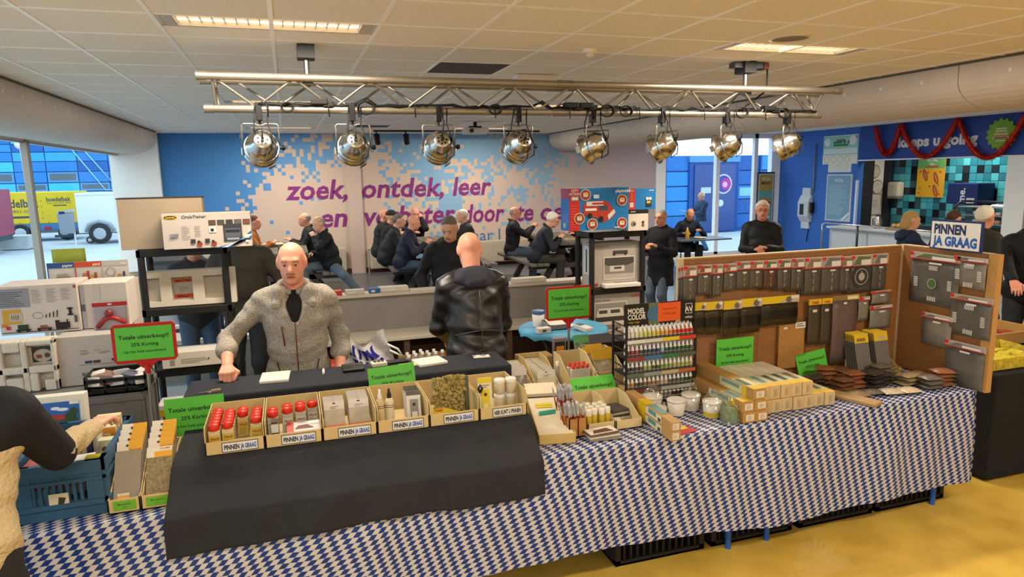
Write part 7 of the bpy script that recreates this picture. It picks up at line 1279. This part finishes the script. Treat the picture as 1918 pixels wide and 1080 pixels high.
person('grey-haired man in a black hooded jacket looking down behind the partition', (1.52, 6.68, 0), -14, s=.985, lean=14, head=(24, -16), hl=(.24, -.2, .9), hr=(-.24, -.2, .9), top=blk, skin='fair', hair='salt', res=.013, face=True, collar='hood', hem=.12, fat=1.15)
person('man in an olive work jacket behind the seller, face hidden by a box', (-.40, 6.35, 0), -10, s=1.03, lean=6, head=(16, -10), hl=(.2, -.25, 1.1), hr=(-.16, -.28, 1.28), top=olive, skin='pink', hair='grey', res=.015, hem=.15, fat=1.15)
person('man in a dark grey jacket and jeans seen through the left rack', (-.84, 6.72, 0), 8, s=.93, lean=8, head=(18, 0), hl=(.15, -.25, 1.05), hr=(-.15, -.25, 1.05), top=dgrey, legs=denim, skin='pink', hair='brown', res=.016, hem=.12)
t, T, Hd, arms = person('person in a black and cream fleece reaching into the blue crate at the left edge', (-1.12, 2.56, 0), 176, s=.95, lean=14, head=(20, 0), hr=(-.27, -.52, 1.12), hl=(.2, -.45, 1.05), top=mat('#c9b48c', .95, bump=.6, bs=60), legs=mat('#25272b', .85), skin='fair', hair='brown', res=.012, hem=.12, eR=(0, .25, -1), wr=.004)
S, E_, W_ = arms[1]; S2_, E2, W2 = arms[0]; sdf_obj('black_yoke', t, [('c', S, E_, .080, .066), ('c', S2_, E2, .080, .068), ('c', T(-.15, -.005, .465), T(.15, -.005, .465), .092, .092), ('e', T(0, .0, .40), np.array([.2, .155, .13]), None)], .012, mat('#15151a', .8, bump=.3, bs=40), k=.03)
SM = dict(sit=.44, res=.02, hn=((0, -.3, 1), (0, -.3, 1))); HT = ((.1, -.40, .86), (-.1, -.42, .86))
def seated(label, x, y, rz, top, **k):
    d = dict(SM); d.update(k); d.setdefault('hl', HT[0]); d.setdefault('hr', HT[1]); d.setdefault('lean', 12); return person(label, (x, y, .16), rz, top=top, **d)
seated('seated man in a rust orange jacket at the left picnic table', -.72, 12.4, 88, mat('#a85f1e', .8, bump=.3, bs=40), hair='brown', skin='pink')
seated('bald man partly hidden behind the grey-haired man in a black parka', .42, 12.75, -90, blk, skin='pink', hair='grey', style='fringe')
seated('seated grey-haired man in a black parka with one leg stretched out', .62, 11.55, -72, mat('#111217', .75, bump=.3, bs=40), hair='grey', style='fringe', legs=mat('#5f6d78', .85), shoes=mat('#5a4a36', .7), hl=(.12, -.32, 1.02), hr=(-.14, -.28, .72), lean=14, head=(12, 15), feet=((.55, .25, .085), (-.05, -.4, .085)), fat=1.2)
seated('seated bald man in a navy quilted coat at the middle picnic table', 1.72, 11.2, 72, navy, skin='pink', hair=None, legs=denim, lean=18, head=(12, 10), fat=1.1, feet=((.3, -.1, .085), (.1, -.3, .085)))
seated('seated man in a black and grey padded jacket seen from behind', 1.55, 11.82, 80, mat('#2a2c2f', .8, bump=.3, bs=25), skin='fair', hair='salt', lean=20, fat=1.2)
seated('seated man in a black cap at the middle picnic table', 1.62, 12.5, 85, blk, hair='dark', style='cap', skin='fair')
seated('bald man at the far side of the middle picnic table, head behind the cap', 1.58, 13.15, 80, dgrey, skin='pink')
seated('seated bald man in black with a lanyard resting his cheek on his hand', 2.36, 13.5, 0, mat('#141416', .8), skin='pink', hair='grey', style='fringe', glasses=True, hl=(.10, -.20, 1.14), hr=(-.12, -.42, .86), eL=(.3, -.6, -1), lean=10, head=(8, 0))
seated('grey-haired man behind the black-jacketed man at the middle picnic table', 3.15, 12.1, -90, dgrey, hair='white', skin='fair')
seated('seated man with glasses in a dark purple-black coat at the right picnic table', 3.93, 12.15, 75, mat('#1c1822', .75, bump=.3, bs=40), skin='pink', hair='grey', style='fringe', glasses=True, legs=mat('#5c6a7c', .85), lean=6, hl=(.1, -.4, .95), hr=(-.05, -.42, .98))
seated('seated white-haired man in a navy coat at the right picnic table', 3.98, 10.95, 70, mat('#20222e', .75, bump=.3, bs=40), skin='fair', hair='white', style='full', legs=mat('#3a342c', .85), lean=24, head=(18, 0), glasses=True, fat=1.15, shoes=mat('#3a2f24', .6))
seated('man in black behind the toy boxes at the right picnic table', 5.42, 11.5, -88, blk, skin='pink', hair='grey', hl=(.15, -.5, .86), hr=(-.1, -.52, .88))
person('old man with glasses in a long black coat walking left beside the rack', (4.80, 8.2, 0), -62, s=.905, head=(2, 0), hl=(.08, -.22, 1.12), hr=(-.08, -.26, 1.10), top=mat('#15141a', .85, bump=.3, bs=60), legs=mat('#5b6674', .85), skin='pink', hair='grey', glasses=True, res=.014, face=True, skirt=.32, fat=1.1, eL=(.8, .6, -.7))
t = thing('carrier_bag', 'white plastic carrier bag with red print beside the old man', 'bag', (5.06, 8.05, .28)); MB().grid(10, 8, lambda u, v: ((u-.5)*(.28-.1*v), -.05*math.sin(u*PI), v*.42), mat('#dcd4ca', .5)).grid(10, 8, lambda u, v: ((.5-u)*(.28-.1*v), .05*math.sin(u*PI), v*.42), mat('#dcd4ca', .5)).build('bag', t); Print((-.07, -.053, .2)).p([(0, 0), (.03, .08), (.05, .08), (.03, 0)], '#c03a30').p([(.06, .0), (.1, .09), (.12, .09), (.09, 0)], '#c03a30').build('print', t)
person('seated man in a dark blue jacket eating at the window table', (8.05, 12.75, 0), -8, sit=.45, lean=18, head=(28, -10), hl=(.2, -.3, .86), hr=(-.2, -.32, .82), top=mat('#171c2e', .75, bump=.3, bs=40), skin='tan', hair='dark', style='fringe', res=.018)
t = thing('window_table', 'small dark-topped table by the right glazing', 'table', (8.05, 12.3, 0)); MB().b2((-.6, -.35, .70), (.6, .35, .73), mat('#5b6673', .3)).build('table_top', t); MB().cyl((0, 0, .02), (0, 0, .7), .04, m_blk).build('column', t); MB().lathe([(.25, 0), (.25, .015), (.04, .03)], m_blk, 20).build('foot', t)
t = thing('sauce_bottle', 'yellow squeeze sauce bottle on the window table', 'bottle', (7.75, 12.2, .73)); MB().lathe([(.04, 0), (.042, .01), (.042, .15), (.02, .19)], mat('#c99a3a', .4), 14).build('bottle_body', t); MB().lathe([(.022, .19), (.008, .24), (0, .242)], mat('#d8c06a', .4), 10).build('nozzle', t)
one('plate', MB().lathe([(.0, .0), (.08, .0), (.13, .02), (.125, .025), (.07, .008), (0, .008)], mat('#e2dccf', .4), 24), 'white plate before the eating man', 'plate', (8.05, 12.2, .731))
t = thing('stacking_chair', 'dark chair under the man at the window table', 'chair', (8.05, 12.8, 0)); MB().b2((-.2, -.2, .40), (.2, .2, .44), m_blk).build('seat', t); MB().b2((-.2, .2, .5), (.2, .22, .85), m_blk).build('backrest', t)
for a in (-1, 1):
    for b_ in (-1, 1): MB().cyl((a*.18, b_*.18, 0), (a*.18, b_*.18, .42), .012, m_blk, n=8).build('leg', t)
person('white-haired man in blue walking left outside holding a sheet of paper', (10.25, 15.5, -.02), -88, s=.9, head=(14, 0), hl=(.06, -.36, 1.03), hr=(-.06, -.36, 1.03), top=mat('#27405e', .75, bump=.3, bs=40), legs=mat('#4f83b4', .85), skin='fair', hair='white', style='fringe', res=.018, hem=.15, feet=((.1, -.22, .085), (-.1, .26, .10)))
one('paper_sheet', MB().box((0, 0, 0), (.3, .22, .003), mat('#e8f0f4', .6), rot=(0, .25, 0)), 'white sheet held by the man outside', 'paper', (9.78, 15.5, 1.08))
person('man with white hair and glasses in a black quilted jacket facing the room', (5.80, 7.4, 0), -38, s=.965, head=(0, 6), hl=(.06, -.30, 1.14), hr=(-.06, -.32, 1.12), top=mat('#121317', .6, bump=.5, bs=14, stretch=(.2, .2, 3)), skin='pink', hair='white', style='full', glasses=True, res=.014, face=True, hem=.16, fat=1.2, hp=('hold', 'hold'))
person('woman with blond hair in a navy hooded coat at the snack counter', (7.0, 6.25, 0), 62, s=.90, head=(10, 0), hl=(.1, -.36, 1.15), hr=(-.06, -.36, 1.16), top=mat('#1d2a48', .75, bump=.3, bs=40), skin='fair', hair='blond', style='long', res=.015, collar='hood', hem=.15)
one('snack_wrapper', MB().cyl((-.06, 0, .0), (.06, 0, .06), .035, mat('#c98a3a', .6), n=10).cyl((.05, 0, .05), (.12, 0, .09), .03, mat('#9a4a2a', .6), n=10), 'paper-wrapped snack held by the woman in navy', 'snack', (7.32, 6.02, 1.19))
person('brown-haired person behind the PINNEN sign', (7.55, 6.15, 0), 95, s=.90, head=(14, 0), top=dgrey, skin='fair', hair='brown', res=.018)
person('white-haired man with glasses in an olive coat at the right', (7.1, 5.42, 0), 84, s=.945, head=(2, 0), top=mat('#35342a', .8, bump=.3, bs=40), skin='pink', hair='white', style='full', glasses=True, res=.014, hem=.15, fat=1.15)
person('person in black reaching over the neighbouring table at the right edge', (6.42, 4.42, 0), -52, s=1.0, lean=12, head=(20, 0), hr=(-.14, -.56, 1.12), hl=(.2, -.4, 1.0), top=mat('#0f0f12', .8, bump=.3, bs=40), skin='pink', hair='dark', res=.014, collar='hood', hem=.15, fat=1.1)
